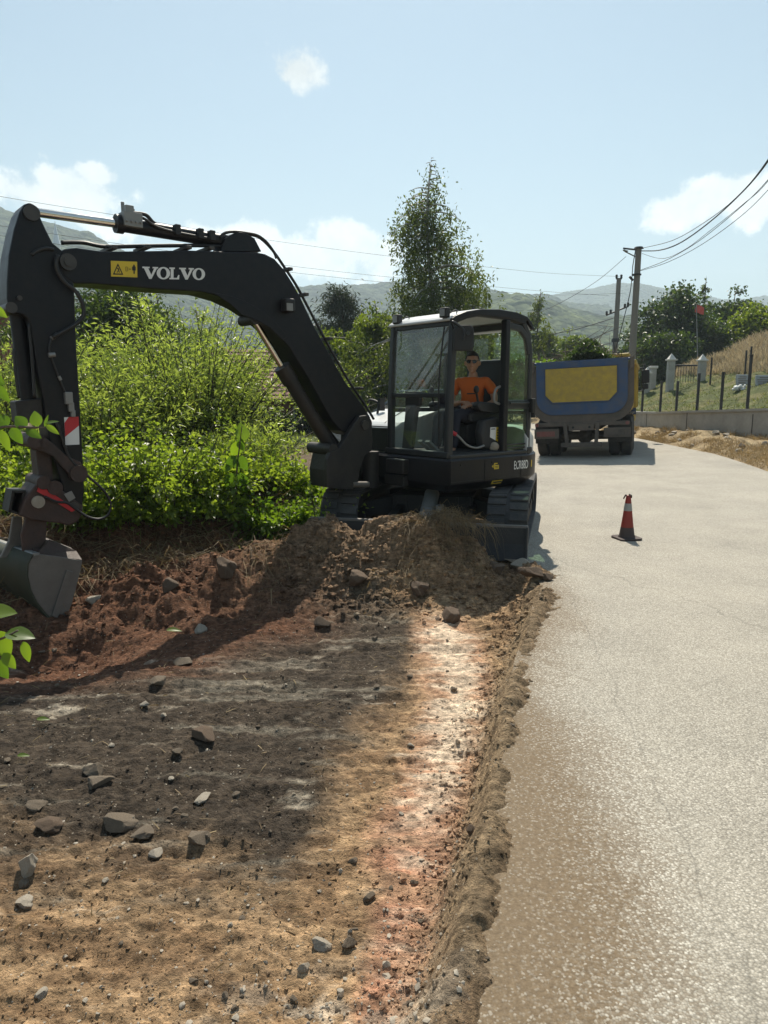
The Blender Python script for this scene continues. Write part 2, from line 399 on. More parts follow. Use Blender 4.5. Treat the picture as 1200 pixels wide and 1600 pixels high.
def bank(x, y):                     # the road tilts up to the right in the bend
    return .04 * sst(9, 18, y) * np.clip(x - Lx(y), 0, 6)
def wall_top(y): return np.interp(y, [10, 18, 26, 40, 60], [1.45, 1.3, .98, .86, .8])
g0 = lambda u, v: G(u, v, -.15)
STRIP = [(690,950,48),(705,1010,58),(722,1090,72),(700,1180,88),(662,1290,105),(645,1400,102),(636,1500,96),(630,1600,92),(640,1750,90)]
SY = np.array([g0(u, v).y for u, v, _ in STRIP])[::-1]; SX = np.array([g0(u, v).x for u, v, _ in STRIP])[::-1]; SW = np.array([g0(u + d, v).x - g0(u, v).x for u, v, d in STRIP])[::-1]
DARKR = [(640,985),(612,1040),(590,1120),(540,1210),(490,1300),(455,1370),(420,1420)]
DY = np.array([g0(u, v).y for u, v in DARKR])[::-1]; DX = np.array([g0(u, v).x for u, v in DARKR])[::-1]
BA = Vector((-4.3, 5.55)); BB = Vector((-.75, 7.75))          # foot of the cut bank
bd = (BB - BA).normalized(); bn = Vector((-bd.y, bd.x))
def dist_seg(x, y, ax, ay, bx, by):
    dx, dy = bx - ax, by - ay; t = np.clip(((x - ax) * dx + (y - ay) * dy) / (dx * dx + dy * dy), 0, 1)
    return np.hypot(x - ax - t * dx, y - ay - t * dy), t
def height(x, y, fine=True):
    lx = Lx(y); d = x - lx                                   # >0 on the road side
    dug = sst(.0, -.17, d + .07 * fbm(x * 2.2, y * 2.2, 3, 3)) * sst(8.9, 7.4, y)
    z = -.035 + bank(x, y)
    z = z - .15 * dug
    # natural ground left of the road behind the digging
    z = z + .05 * sst(-.5, -2.5, d) * sst(9, 12, y)
    # cut bank
    s = (x - BA.x) * bn.x + (y - BA.y) * bn.y
    s = s + .28 * fbm(x * 1.3, y * 1.3, 3, 11)
    along = (x - BA.x) * bd.x + (y - BA.y) * bd.y
    z = z + .52 * sst(-.1, .85, s) * sst(5.4, 3.6, along) + .10 * sst(-1.6, 0, s) * sst(5.2, 3.0, along)
    # heap pushed up in front of the blade, and its tongue of soil to the left
    dd, t = dist_seg(x, y, -.62, 6.86, 1.12, 6.52); hh = np.interp(t, [0, .22, .42, .7, .86, 1], [.33, .42, .62, .66, .48, .16])
    front = ((6.9 - t * .4) - y) > 0
    wid = np.where(front, np.interp(t, [0, .35, .7, 1], [.60, .56, .46, .32]), .16)
    lump = fbm(x * 3.1, y * 3.1, 4, 21)
    z = z + np.clip(hh * np.exp(-(dd / wid) ** 2 * 1.15) * (1 + .30 * lump), 0, 1)
    dd, t = dist_seg(x, y, -2.3, 6.1, -.6, 6.8)
    z = z + .17 * np.exp(-(dd / .5) ** 2) * (1 + .9 * lump)
    z = z - .27 * np.exp(-(np.hypot(x + 2.35, y - 5.1) / .6) ** 2)
    # ridge of fine dirt along the broken asphalt edge
    rid = np.exp(-((d + .0 + .06 * fbm(y * .9, x * .3, 3, 31) + .02 * fbm(x * 9, y * 9, 3, 32)) / .07) ** 2) * sst(6.2, 5.0, y) * (1 + .9 * fbm(y * 1.7, x * .5, 4, 33))
    z = z + .046 * rid
    # dust and soil lying on the edge of the asphalt: a film that sinks below the road further out
    film = sst(.20, -.04, d + .20 * fbm(x * 1.3, y * .7, 4, 41) + .05 * fbm(x * 9, y * 9, 4, 43)) * sst(6.6, 5.6, y) * sst(-.1, .1, d)
    z = z + .045 * film
    # right side: verge, then grassy slope behind the wall
    e = x - Rx(y)
    verge = sst(-.15, .5, e)
    z = z + verge * (.06 + .30 * sst(.2, 1.1, e) * sst(17, 21, y) * (.75 + .6 * fbm(x * .9, y * .9, 3, 51)))
    sw = x - Wx(y) - .30
    up = np.clip(sw, 0, 9.5)
    brow = sst(45, 37, y)
    hill = wall_top(y) - .06 + (.10 + .08 * brow) * up + .0215 * brow * up ** 2 + (.18 + .05 * up) * fbm(x * .5, y * .5, 4, 61) * sst(0, 2, up)
    hill = hill * sst(75, 52, y) + sst(52, 75, y) * np.minimum(hill, 2.2)
    z = np.where(sw > 0, hill, z)
    z = z + .25 * fbm(x * .09, y * .09, 3, 71) * sst(14, 30, np.hypot(x, y)) * sst(-3, -8, d)
    if fine:
        near = sst(11, 7, y) * sst(.5, .0, d) * sst(-7, -5.2, x)
        loose = (.55 + .5 * np.exp(-((d + .14) / .12) ** 2) + .9 * sst(-.9, .4, s) + 1.3 * np.clip(hh * np.exp(-(dd / 1.2) ** 2), 0, 1) + .9 * sst(5.0, 5.9, y))
        smooth = 1 - .7 * np.exp(-((x - np.interp(y, SY, SX)) / np.interp(y, SY, SW)) ** 2)
        loose = loose * smooth
        z = z + near * (.052 * loose * fbm(x * 3.4, y * 6, 4, 81) + .026 * (.5 + .5 * loose) * fbm(x * 14, y * 24, 4, 91) - .02 * np.clip(fbm(x * 1.6, y * 7, 4, 95) - .12, 0, 1) * 3 * sst(2.0, 2.6, y))
        z = z + near * (.4 + .6 * loose) * sst(4.6, 3.2, y) * .011 * fbm(x * 42, y * 55, 3, 97)
        c = cells(x * 13, y * 13, 5); c2 = cells(x * 30, y * 30, 6)
        z = z + near * loose * (.030 * np.clip(.42 - c, 0, 1) * (vn(x * 13, y * 13, 99) > .45) + .014 * np.clip(.45 - c2, 0, 1))
    return z
def H(x, y): return float(height(np.array([float(x)]), np.array([float(y)]))[0])
def axis(dense0, dense1, step0, step1, far, n_far):
    out = [dense0]; 
    while out[-1] < dense1:
        f = (out[-1] - dense0) / (dense1 - dense0); out.append(out[-1] + step0 + (step1 - step0) * f)
    hi = []; x = out[-1]; s = step1
    while x < far: s *= 1.13; x += s; hi.append(x)
    return out + hi
ys = axis(1.25, 8.2, .0065, .024, 2150, 80); ys = list(np.linspace(-300, 0, 12)) + list(np.linspace(.2, 1.2, 18)) + ys
mid = [-3.9]; 
while mid[-1] < 1.95: mid.append(mid[-1] + (.0105 if -2.6 < mid[-1] < 1.6 else .02))
lo = []; x = mid[0]; s = .022
while x > -2100: s *= 1.12; x -= s; lo.append(x)
hi = []; x = mid[-1]; s = .03
while x < 2100: s = min(s * 1.12, .28 if x < 7.4 or x > 15 else .13) if x < 30 else s * 1.2; x += s; hi.append(x)
xs = np.array(lo[::-1] + mid + hi); ys = np.array(ys)
fy = []
for a, b in zip(ys[:-1], ys[1:]):    # the bend and the slope need steps of at most 0.4 m out to 70 m
    k = max(1, int(math.ceil((b - a) / .26))) if 8 < a < 62 else 1
    fy += list(a + (b - a) * np.arange(k) / k)
ys = np.array(fy + [ys[-1]])
GX, GY = np.meshgrid(xs, ys); gx = GX.ravel(); gy = GY.ravel(); gz = height(gx, gy)
nx_, ny_ = len(xs), len(ys)
ii = (np.arange(ny_ - 1)[:, None] * nx_ + np.arange(nx_ - 1)[None, :]).ravel()
F = np.stack([ii, ii + 1, ii + nx_ + 1, ii + nx_], 1)
# colours of the different soils, where each was dug up
def mixc(c, d, f): return c * (1 - f[:, None]) + np.array(d)[None, :] * f[:, None]
d_ = gx - Lx(gy); s_ = (gx - BA.x) * bn.x + (gy - BA.y) * bn.y
n1 = fbm(gx * 1.4, gy * 1.4, 4, 201); n2 = fbm(gx * 4, gy * 9, 4, 211); n3 = fbm(gx * 1.2, gy * 14, 4, 221)
c = np.tile(np.array([.285, .188, .105]), (len(gx), 1))                       # tan subsoil
c = mixc(c, (.175, .11, .06), sst(-.15, .35, n2))
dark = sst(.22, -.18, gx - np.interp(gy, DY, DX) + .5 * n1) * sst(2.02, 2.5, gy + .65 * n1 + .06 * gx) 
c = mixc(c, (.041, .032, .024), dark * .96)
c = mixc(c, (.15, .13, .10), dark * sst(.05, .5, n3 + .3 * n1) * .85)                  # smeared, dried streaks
redl = sst(4.15, 4.9, gy + .5 * n1 - .28 * (gx + 1.5)) * sst(-.1, -.9, gx)
c = mixc(c, (.115, .053, .029), redl * .92)                                     # red brown topsoil
sp = np.abs(gx - np.interp(gy, SY, SX)) / np.interp(gy, SY, SW) + .55 * n1
strip = sst(1.15, .5, sp) * sst(5.95, 5.35, gy)
c = mixc(c, (.34, .20, .125), strip * .85)
c = mixc(c, (.36, .185, .115), strip * sst(3.6, 2.5, gy + .6 * n2) * sst(-.6, .2, n3 + n2) * .85)
pale = sst(5.95, 5.35, gy) * sst(.85, .1, sp + .7 * n3 + .5 * fbm(gx * 11, gy * 26, 4, 231)) * (sst(2.5, 3.2, gy) * .85 + .75 * sst(-.1, .4, n3 + .4 * n2) * sst(3.2, 2.6, gy))
c = mixc(c, (.56, .46, .345), pale * .88)
ddp, tp = dist_seg(gx, gy, -.62, 6.8, 1.15, 6.5)
c = mixc(c, (.175, .115, .068), np.exp(-(ddp / .75) ** 2) * .95)
edge = np.exp(-((d_ + .03) / .13) ** 2) * sst(6.5, 5.5, gy)
c = mixc(c, (.20, .145, .088), np.clip(edge * 1.3, 0, 1) * .9)
c = mixc(c, (.175, .128, .078), sst(.05, .2, d_) * sst(9, 6, gy))
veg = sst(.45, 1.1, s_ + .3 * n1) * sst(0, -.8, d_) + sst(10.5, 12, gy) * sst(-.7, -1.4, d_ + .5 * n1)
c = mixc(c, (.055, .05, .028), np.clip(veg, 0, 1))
far = sst(14, 18, gy) * sst(-1.2, -2.0, d_)
c = mixc(c, (.16, .11, .07), far * sst(60, 40, gy) * .8)                       # open soil behind the machine
c = mixc(c, (.07, .10, .03), far * sst(21, 26, gy + 3 * n1))
e_ = gx - Rx(gy); right = sst(-.05, .15, e_)
c = mixc(c, (.30, .225, .13), right)
c = mixc(c, (.40, .31, .18), right * sst(.0, .4, n2))
sw_ = gx - Wx(gy); hillm = sst(.05, .2, sw_)
n4 = fbm(gx * .6, gy * .6, 4, 301); n5 = fbm(gx * 2.2, gy * 2.2, 4, 311)
c = mixc(c, (.085, .10, .032), hillm)
c = mixc(c, (.16, .145, .06), hillm * sst(.0, .4, n5) * .8)
tan = sst(1.0, 2.0, gz - 1.9 + .8 * n4 - .03 * (gy - 30)) * hillm * sst(5.3, 6.8, sw_)
c = mixc(c, (.22, .185, .13), tan * .85)
c = mixc(c, (.06, .075, .03), sst(60, 90, np.hypot(gx, gy)))
grav = np.exp(-(((gx + .2) / .34) ** 2 + ((gy - 1.62) / .26) ** 2)) * sst(-.2, .25, n2 + fbm(gx * 12, gy * 20, 3, 233))
c = mixc(c, (.50, .45, .37), grav * .8)
whit = sst(.44, .66, fbm(gx * 2.6, gy * 9, 5, 241)) * sst(5.4, 4.6, gy) * sst(.0, -.2, d_)
c = mixc(c, (.46, .40, .31), whit * .5)                                        # scraped, chalky smears
dug_c = sst(8.5, 7.0, gy) * sst(.1, -.1, d_)
c *= (1 + .52 * dug_c * (1 - redl * .4))[:, None]
c *= (1 + .45 * fbm(gx * 9, gy * 13, 4, 401))[:, None]
c = np.clip(c, .01, .9)
def soil_at(x, y):
    return SOILC[np.clip(np.searchsorted(GYS, y), 0, len(GYS) - 1) * len(GXS) + np.clip(np.searchsorted(GXS, x), 0, len(GXS) - 1)]
SOILC = c.copy(); GXS, GYS = xs.copy(), ys.copy()
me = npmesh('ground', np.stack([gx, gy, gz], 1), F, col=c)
gm = bpy.data.materials.new('soil'); gm.use_nodes = True; t = gm.node_tree; L = t.links.new
p = t.nodes['Principled BSDF']; p.inputs['Roughness'].default_value = .95; p.inputs['Specular IOR Level'].default_value = .25
a = t.nodes.new('ShaderNodeAttribute'); a.attribute_name = 'soil'
tcn = t.nodes.new('ShaderNodeTexCoord')
def tn(scale, det=8, rough=.65, vec=None):
    n = t.nodes.new('ShaderNodeTexNoise'); n.inputs['Scale'].default_value = scale; n.inputs['Detail'].default_value = det; n.inputs['Roughness'].default_value = rough
    L(vec or tcn.outputs['Object'], n.inputs['Vector']); return n.outputs['Fac']
def tm(op, x, y):
    n = t.nodes.new('ShaderNodeMath'); n.operation = op
    for i, q in enumerate((x, y)):
        if isinstance(q, (int, float)): n.inputs[i].default_value = q
        else: L(q, n.inputs[i])
    return n.outputs[0]
mr = t.nodes.new('ShaderNodeMapRange'); L(tn(22), mr.inputs['Value']); mr.inputs['From Min'].default_value = .3; mr.inputs['From Max'].default_value = .7; mr.inputs['To Min'].default_value = .38; mr.inputs['To Max'].default_value = 1.6
mp = t.nodes.new('ShaderNodeMapping'); mp.inputs['Scale'].default_value = (14, 60, 60); L(tcn.outputs['Object'], mp.inputs['Vector'])
mr2 = t.nodes.new('ShaderNodeMapRange'); L(tn(1.0, 6, .7, mp.outputs[0]), mr2.inputs['Value']); mr2.inputs['From Min'].default_value = .35; mr2.inputs['From Max'].default_value = .65; mr2.inputs['To Min'].default_value = .7; mr2.inputs['To Max'].default_value = 1.35
vo = t.nodes.new('ShaderNodeTexVoronoi'); vo.inputs['Scale'].default_value = 75; L(tcn.outputs['Object'], vo.inputs['Vector'])
wn = t.nodes.new('ShaderNodeSeparateColor'); L(vo.outputs['Color'], wn.inputs[0])
peb = tm('MULTIPLY', tm('GREATER_THAN', wn.outputs[0], .955), tm('LESS_THAN', vo.outputs['Distance'], .32))   # pale grit
hsv = t.nodes.new('ShaderNodeHueSaturation'); L(a.outputs['Color'], hsv.inputs['Color']); L(tm('MULTIPLY', mr.outputs[0], mr2.outputs[0]), hsv.inputs['Value'])
mg = t.nodes.new('ShaderNodeMix'); mg.data_type = 'RGBA'; L(tm('MULTIPLY', peb, .6), mg.inputs['Factor']); L(hsv.outputs[0], mg.inputs['A']); mg.inputs['B'].default_value = (.42, .36, .28, 1)
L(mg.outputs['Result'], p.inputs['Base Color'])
bp = t.nodes.new('ShaderNodeBump'); bp.inputs['Strength'].default_value = 1.0; bp.inputs['Distance'].default_value = .04
hsum = tm('ADD', tm('MULTIPLY', tn(38, 8, .7), .8), tm('ADD', tm('MULTIPLY', tn(120, 4, .6), .35), tm('MULTIPLY', peb, .15)))
L(hsum, bp.inputs['Height']); L(bp.outputs[0], p.inputs['Normal'])
tag(link(me, 'ground', gm, smooth=180), kind='structure')

# ------------------------------------------------------------------ road
ry = np.concatenate([np.linspace(-6, 12, 90), np.linspace(12.3, 90, 160)])
rt = np.linspace(0, 1, 40)
rx = Lx(ry)[:, None] * (1 - rt) + Rx(ry)[:, None] * rt; ryy = np.repeat(ry[:, None], 40, 1)
jag = .05 * fbm(ry * 2.5, ry * 0 + 3, 4, 501)
rx[:, 0] += jag
rz = bank(rx, ryy)
V = np.stack([rx.ravel(), ryy.ravel(), rz.ravel()], 1); n = len(ry)
ii = (np.arange(n - 1)[:, None] * 40 + np.arange(39)[None, :]).ravel(); F = np.stack([ii, ii + 1, ii + 41, ii + 40], 1)
de = rx.ravel() - Lx(ryy.ravel())
me = npmesh('road', V, F, tint=de)
rm = bpy.data.materials.new('asphalt'); rm.use_nodes = True; t = rm.node_tree; L = t.links.new
p = t.nodes['Principled BSDF']; p.inputs['Specular IOR Level'].default_value = .22
tcn = t.nodes.new('ShaderNodeTexCoord')
def ramp(fac, stops):
    r = t.nodes.new('ShaderNodeValToRGB'); L(fac, r.inputs[0]); e = r.color_ramp.elements
    e[0].position, e[0].color = stops[0][0], (*stops[0][1], 1); e[1].position, e[1].color = stops[-1][0], (*stops[-1][1], 1)
    for pos, col in stops[1:-1]: q = e.new(pos); q.color = (*col, 1)
    return r.outputs[0]
vo = t.nodes.new('ShaderNodeTexVoronoi'); vo.inputs['Scale'].default_value = 125; L(tcn.outputs['Object'], vo.inputs['Vector'])
sc = t.nodes.new('ShaderNodeSeparateColor'); L(vo.outputs['Color'], sc.inputs[0])
agg = ramp(sc.outputs[0], [(0, (.27, .247, .208)), (.6, (.38, .352, .30)), (.85, (.47, .437, .376)), (1, (.62, .585, .515))])
gap = t.nodes.new('ShaderNodeMapRange'); L(vo.outputs['Distance'], gap.inputs['Value']); gap.inputs['From Min'].default_value = .35; gap.inputs['From Max'].default_value = .75; gap.inputs['To Min'].default_value = 1; gap.inputs['To Max'].default_value = .45
hs = t.nodes.new('ShaderNodeHueSaturation'); L(agg, hs.inputs['Color']); aT = t.nodes.new('ShaderNodeAttribute'); aT.attribute_name = 'tint'; sX = t.nodes.new('ShaderNodeSeparateXYZ'); L(tcn.outputs['Object'], sX.inputs[0])
cT = t.nodes.new('ShaderNodeCombineXYZ'); L(tm('MULTIPLY', aT.outputs['Fac'], 2.6), cT.inputs[0]); L(tm('MULTIPLY', sX.outputs[1], .14), cT.inputs[1])
lane = tm('ADD', .84, tm('MULTIPLY', tn(1.0, 4, .55, cT.outputs[0]), .32))     # lengthwise bands left by traffic
L(tm('MULTIPLY', lane, tm('MULTIPLY', gap.outputs[0], tm('ADD', .62, tm('MULTIPLY', tn(1.1, 6, .6), .75)))), hs.inputs['Value'])
a = t.nodes.new('ShaderNodeAttribute'); a.attribute_name = 'tint'
# brown soil dragged over the edge of the asphalt
mpr = t.nodes.new('ShaderNodeMapping'); mpr.inputs['Scale'].default_value = (1.3, .75, 1); L(tcn.outputs['Object'], mpr.inputs['Vector'])
w1 = tm('SUBTRACT', tn(1.15, 7, .6, mpr.outputs[0]), .5)
sxyz = t.nodes.new('ShaderNodeSeparateXYZ'); L(tcn.outputs['Object'], sxyz.inputs[0])
reach = t.nodes.new('ShaderNodeFloatCurve'); cm = reach.mapping.curves[0]
for k, (px, py) in enumerate([(0, .60), (.16, .50), (.23, .53), (.31, .40), (.36, .28), (.42, .24), (.50, .32), (.58, .26), (.68, .08), (1, .03)]):
    if k == 0: cm.points[0].location = (px, py)
    elif k == 9: cm.points[-1].location = (px, py)
    else: cm.points.new(px, py)
reach.mapping.update(); L(tm('DIVIDE', sxyz.outputs[1], 10.0), reach.inputs['Value'])
dm = t.nodes.new('ShaderNodeMapRange'); dm.interpolation_type = 'SMOOTHSTEP'
L(tm('ADD', tm('SUBTRACT', a.outputs['Fac'], reach.outputs[0]), tm('MULTIPLY', w1, .8)), dm.inputs['Value']); dm.inputs['From Min'].default_value = .50; dm.inputs['From Max'].default_value = -.40
grain = t.nodes.new('ShaderNodeMapRange'); L(tm('SUBTRACT', tm('MULTIPLY', dm.outputs[0], 1.75), tm('ADD', tm('MULTIPLY', tm('POWER', sc.outputs[0], 2.0), .75), tm('ADD', tm('MULTIPLY', tn(26, 7, .85), .75), tm('MULTIPLY', tn(3.2, 6, .7), .35)))), grain.inputs['Value']); grain.inputs['From Min'].default_value = -.25; grain.inputs['From Max'].default_value = .85; grain.inputs['To Max'].default_value = .92; grain = grain.outputs[0]
dustc = ramp(tn(55, 8, .75), [(.3, (.085, .055, .028)), (.52, (.15, .103, .056)), (.72, (.25, .185, .115))])

# thin pale dust everywhere, patchy
m3 = t.nodes.new('ShaderNodeMix'); m3.data_type = 'RGBA'; L(tm('MULTIPLY', tn(.55, 5, .6), .55), m3.inputs['Factor']); L(hs.outputs[0], m3.inputs['A']); m3.inputs['B'].default_value = (.43, .39, .315, 1)
mg = t.nodes.new('ShaderNodeMix'); mg.data_type = 'RGBA'; L(grain, mg.inputs['Factor']); L(m3.outputs['Result'], mg.inputs['A']); L(dustc, mg.inputs['B'])
# cracks and old tyre lines
mpc = t.nodes.new('ShaderNodeMapping'); mpc.inputs['Scale'].default_value = (.35, .08, 1); mpc.inputs['Rotation'].default_value = (0, 0, .5); L(tcn.outputs['Object'], mpc.inputs['Vector'])
vc = t.nodes.new('ShaderNodeTexVoronoi'); vc.feature = 'DISTANCE_TO_EDGE'; vc.inputs['Scale'].default_value = .9
mxv = t.nodes.new('ShaderNodeMix'); mxv.data_type = 'RGBA'; mxv.inputs['Factor'].default_value = .06
nn = t.nodes.new('ShaderNodeTexNoise'); nn.inputs['Scale'].default_value = 3; nn.inputs['Detail'].default_value = 6; L(tcn.outputs['Object'], nn.inputs['Vector'])
L(mpc.outputs[0], mxv.inputs['A']); L(nn.outputs['Color'], mxv.inputs['B']); L(mxv.outputs['Result'], vc.inputs['Vector'])
cr = t.nodes.new('ShaderNodeMapRange'); L(vc.outputs['Distance'], cr.inputs['Value']); cr.inputs['From Min'].default_value = .0006; cr.inputs['From Max'].default_value = .002; cr.inputs['To Min'].default_value = .8; cr.inputs['To Max'].default_value = 1
h2 = t.nodes.new('ShaderNodeHueSaturation'); L(mg.outputs['Result'], h2.inputs['Color']); L(cr.outputs[0], h2.inputs['Value'])
L(h2.outputs[0], p.inputs['Base Color'])
p.inputs['Roughness'].default_value = .72
bp = t.nodes.new('ShaderNodeBump'); bp.inputs['Strength'].default_value = .55; bp.inputs['Distance'].default_value = .005
L(tm('ADD', tm('MULTIPLY', tm('MULTIPLY', vo.outputs['Distance'], -1.0), tm('SUBTRACT', 1.0, tm('MULTIPLY', dm.outputs[0], .45))), tm('MULTIPLY', tn(160, 4, .6), .5)), bp.inputs['Height']); L(bp.outputs[0], p.inputs['Normal'])
tag(link(me, 'road', rm, smooth=180), kind='structure')

# ------------------------------------------------------------------ wooded hills in the distance
def hillmat(name, a_, b_):
    m = bpy.data.materials.new(name); m.use_nodes = True; t = m.node_tree; L = t.links.new
    p = t.nodes['Principled BSDF']; p.inputs['Roughness'].default_value = 1; p.inputs['Specular IOR Level'].default_value = .1
    tcn = t.nodes.new('ShaderNodeTexCoord')
    n = t.nodes.new('ShaderNodeTexNoise'); n.inputs['Scale'].default_value = .06; n.inputs['Detail'].default_value = 9; n.inputs['Roughness'].default_value = .7; L(tcn.outputs['Object'], n.inputs['Vector'])
    mx = t.nodes.new('ShaderNodeMix'); mx.data_type = 'RGBA'; mx.inputs['A'].default_value = (*a_, 1); mx.inputs['B'].default_value = (*b_, 1)
    mr = t.nodes.new('ShaderNodeMapRange'); L(n.outputs['Fac'], mr.inputs['Value']); mr.inputs['From Min'].default_value = .42; mr.inputs['From Max'].default_value = .62
    L(mr.outputs[0], mx.inputs['Factor']); L(mx.outputs['Result'], p.inputs['Base Color'])
    vb = t.nodes.new('ShaderNodeTexVoronoi'); vb.inputs['Scale'].default_value = .14; L(tcn.outputs['Object'], vb.inputs['Vector'])
    bp = t.nodes.new('ShaderNodeBump'); bp.invert = True; bp.inputs['Strength'].default_value = 1; bp.inputs['Distance'].default_value = 5; L(vb.outputs['Distance'], bp.inputs['Height']); L(bp.outputs[0], p.inputs['Normal']); return m
hm1 = hillmat('hill_woodland', (.016, .028, .013), (.065, .085, .035))
hm2 = hillmat('hill_meadow_scrub', (.025, .042, .016), (.10, .125, .05))
def ridge(Y, pts, depth, mat, seed, tree, clip=620):
    """ridge whose crest passes through the photo points (u,v) at distance Y; slopes fall towards the viewer and away"""
    us = np.array([q[0] for q in pts], float); X = (us - 600) / FPX * Y
    Z = np.array([P(q[0], q[1], Y).z for q in pts])
    step = tree * .42; nx = min(900, int((X[-1] - X[0]) / step)); ny = 150
    xs = np.linspace(X[0], X[-1], nx); tt = np.linspace(-1, .5, ny)
    from_x = np.interp(xs, X, Z)
    k = np.exp(-np.linspace(-2, 2, 41) ** 2); k /= k.sum(); from_x = np.convolve(np.pad(from_x, 20, 'edge'), k, 'valid')
    XX, TT = np.meshgrid(xs, tt); YY = Y + TT * depth
    prof = np.where(TT < 0, 1 - sst(0, 1, -TT) , 1 - 1.1 * TT)
    ZZ = from_x[None, :] * prof
    gul = fbm(XX / (depth * .35), YY / (depth * .55), 4, seed)
    ZZ = ZZ * (1 + .30 * gul * np.clip(-TT * 3, 0, 1)) 
    c = cells(XX / tree, YY / tree, seed + 3); c2 = cells(XX / (tree * .55), YY / (tree * .55), seed + 5)
    bigtree = fbm(XX / (tree * 5), YY / (tree * 5), 3, seed + 9)
    ZZ = ZZ + tree * (.95 * np.sqrt(np.clip(1 - c ** 2, 0, 1)) + .45 * np.sqrt(np.clip(1 - c2 ** 2, 0, 1)) + 1.2 * np.clip(bigtree, 0, 1)) - tree * 1.1
    ZZ[0, :] = -3
    ii = (np.arange(ny - 1)[:, None] * nx + np.arange(nx - 1)[None, :]).ravel()
    me = npmesh('hills', np.stack([XX.ravel(), YY.ravel(), ZZ.ravel()], 1), np.stack([ii, ii + 1, ii + nx + 1, ii + nx], 1))
    return tag(link(me, 'hills', mat, smooth=180), kind='structure')
ridge(700, [(-320,290),(-120,318),(-40,322),(20,334),(90,352),(150,372),(200,392),(270,428),(340,462),(420,505),(520,560)], 420, hm1, 5, 7)
ridge(950, [(150,520),(260,490),(340,478),(420,474),(470,464),(500,457),(545,450),(590,446),(640,452),(700,458),(750,462),(790,468),(850,476),(920,490)], 430, hm1, 15, 8)
ridge(560, [(640,490),(690,470),(730,458),(760,456),(790,462),(830,474),(880,488),(930,504),(980,524),(1040,545),(1120,570)], 330, hm2, 25, 6)
ridge(1500, [(740,500),(800,474),(850,463),(900,458),(935,450),(955,447),(975,452),(1010,460),(1060,464),(1110,470),(1150,470),(1200,465),(1280,458),(1420,470)], 600, hm1, 35, 10)

# ------------------------------------------------------------------ air: the far hills fade into it
def build_haze():
    mb = MB(); mb.box((0, 1000, 190), (5200, 3000, 400))
    mb.v = [Vector((q.x, q.y, -12 if q.z < 100 else 420)) for q in mb.v]
    hz = bpy.data.materials.new('haze_air'); hz.use_nodes = True; t = hz.node_tree
    t.nodes.remove(t.nodes['Principled BSDF']); pv = t.nodes.new('ShaderNodeVolumePrincipled')
    pv.inputs['Color'].default_value = (.74, .88, 1.0, 1); pv.inputs['Density'].default_value = HAZE; pv.inputs['Anisotropy'].default_value = .25
    t.links.new(pv.outputs[0], t.nodes['Material Output'].inputs['Volume'])
    try: hz.cycles.homogeneous_volume = True
    except Exception: pass
    tag(mb.build('haze', hz), kind='stuff')
HAZE = .00056
# ------------------------------------------------------------------ excavator
TH = R(40); hv = Vector((-math.cos(TH), -math.sin(TH), 0)); lv = Vector((math.sin(TH), -math.cos(TH), 0)); UPV = Vector((0, 0, 1))
CX = Vector((.728, 8.93, 0))
def U(u, v, w): return CX + hv * u + lv * v + Vector((0, 0, w))
RM = Matrix((hv, lv, UPV)).transposed()          # local (u,v,w) axes as a rotation
def onb(pu, pv_, b):                              # photo point carried onto the boom's plane at offset b
    d = ray(pu, pv_); p0 = CX + lv * b; t = (p0 - Vector((0, 0, EYE))).dot(lv) / d.dot(lv)
    return Vector((0, 0, EYE)) + d * t
ex = thing('excavator', (CX.x, CX.y, 0), 'dark tracked excavator working at the roadside with its arm and bucket lowered at left', 'excavator')
def slab(poly, b0, b1): return MB().prism([onb(*q, b0) for q in poly], lv * (b1 - b0))
BOOM = [(92,398),(100,389),(120,387),(162,393),(295,391),(353,393),(400,394),(415,397),(429,404),(444,421),(458,443),(471,467),(490,507),(517,557),(540,597),(567,633),(579,652),(580,664),(571,676),(550,680),(533,673),(520,658),(507,636),(483,592),(452,542),(425,514),(402,494),(377,478),(352,466),(317,456),(250,452),(145,443),(117,443),(100,432),(93,416)]
boom = slab(BOOM, .15, -.15).build('boom', 'black', ex, bevel=.012)
# raised weld edge and cheek plate at the knee
MB().prism([onb(*q, .150) for q in [(330,457),(356,462),(380,470),(405,484),(428,502),(448,526),(440,532),(420,512),(398,500),(376,492),(358,475)]], lv * .02).build('knee_plate', 'black', boom, bevel=.006)
g = MB()
for (q, r_) in (((105,410), .065), ((570,662), .075)): a = onb(*q, .15); MB().cyl(a - lv * .34, a + lv * .035, r_).cyl(a + lv * .03, a + lv * .05, r_ * .55).build('pivot_pin', 'pin', boom, smooth=35)
# hose runs along the top and back of the boom
for off, zz in ((.05, .025), (-.04, .03), (-.1, .02)):
    MB().tube([onb(u, v, off) + Vector((0, 0, zz)) for u, v in [(96,384),(130,384),(165,390),(230,389),(300,388),(352,389)]], .013).build('hose', 'hose', boom, smooth=180)
for off in (.06, -.03, -.11):
    MB().tube([onb(u, v, off) for u, v in [(385,366),(405,371),(425,390),(446,420),(463,446),(476,470),(497,510),(522,556),(546,597),(570,632),(584,655)]], .014).build('hose', 'hose', boom, smooth=180)
g = MB()
for q in ((442,423),(467,462),(505,530),(553,607),(170,390),(222,389),(285,390),(320,391)):
    a = onb(*q, 0); MB().box(a, (.05, .3, .03), RM).build('hose_clamp', 'pin', boom, bevel=.005)
# work lamp on the boom
a = onb(446, 478, .15); g = MB(); g.box(a + lv * .05, (.12, .10, .13), RM); g.build('work_lamp', 'darkmark', boom, bevel=.02)
MB().box(a + lv * .103 + hv * .015 - Vector((0, 0, .02)), (.07, .006, .07), RM).build('lamp_lens', 'greymetal', boom)
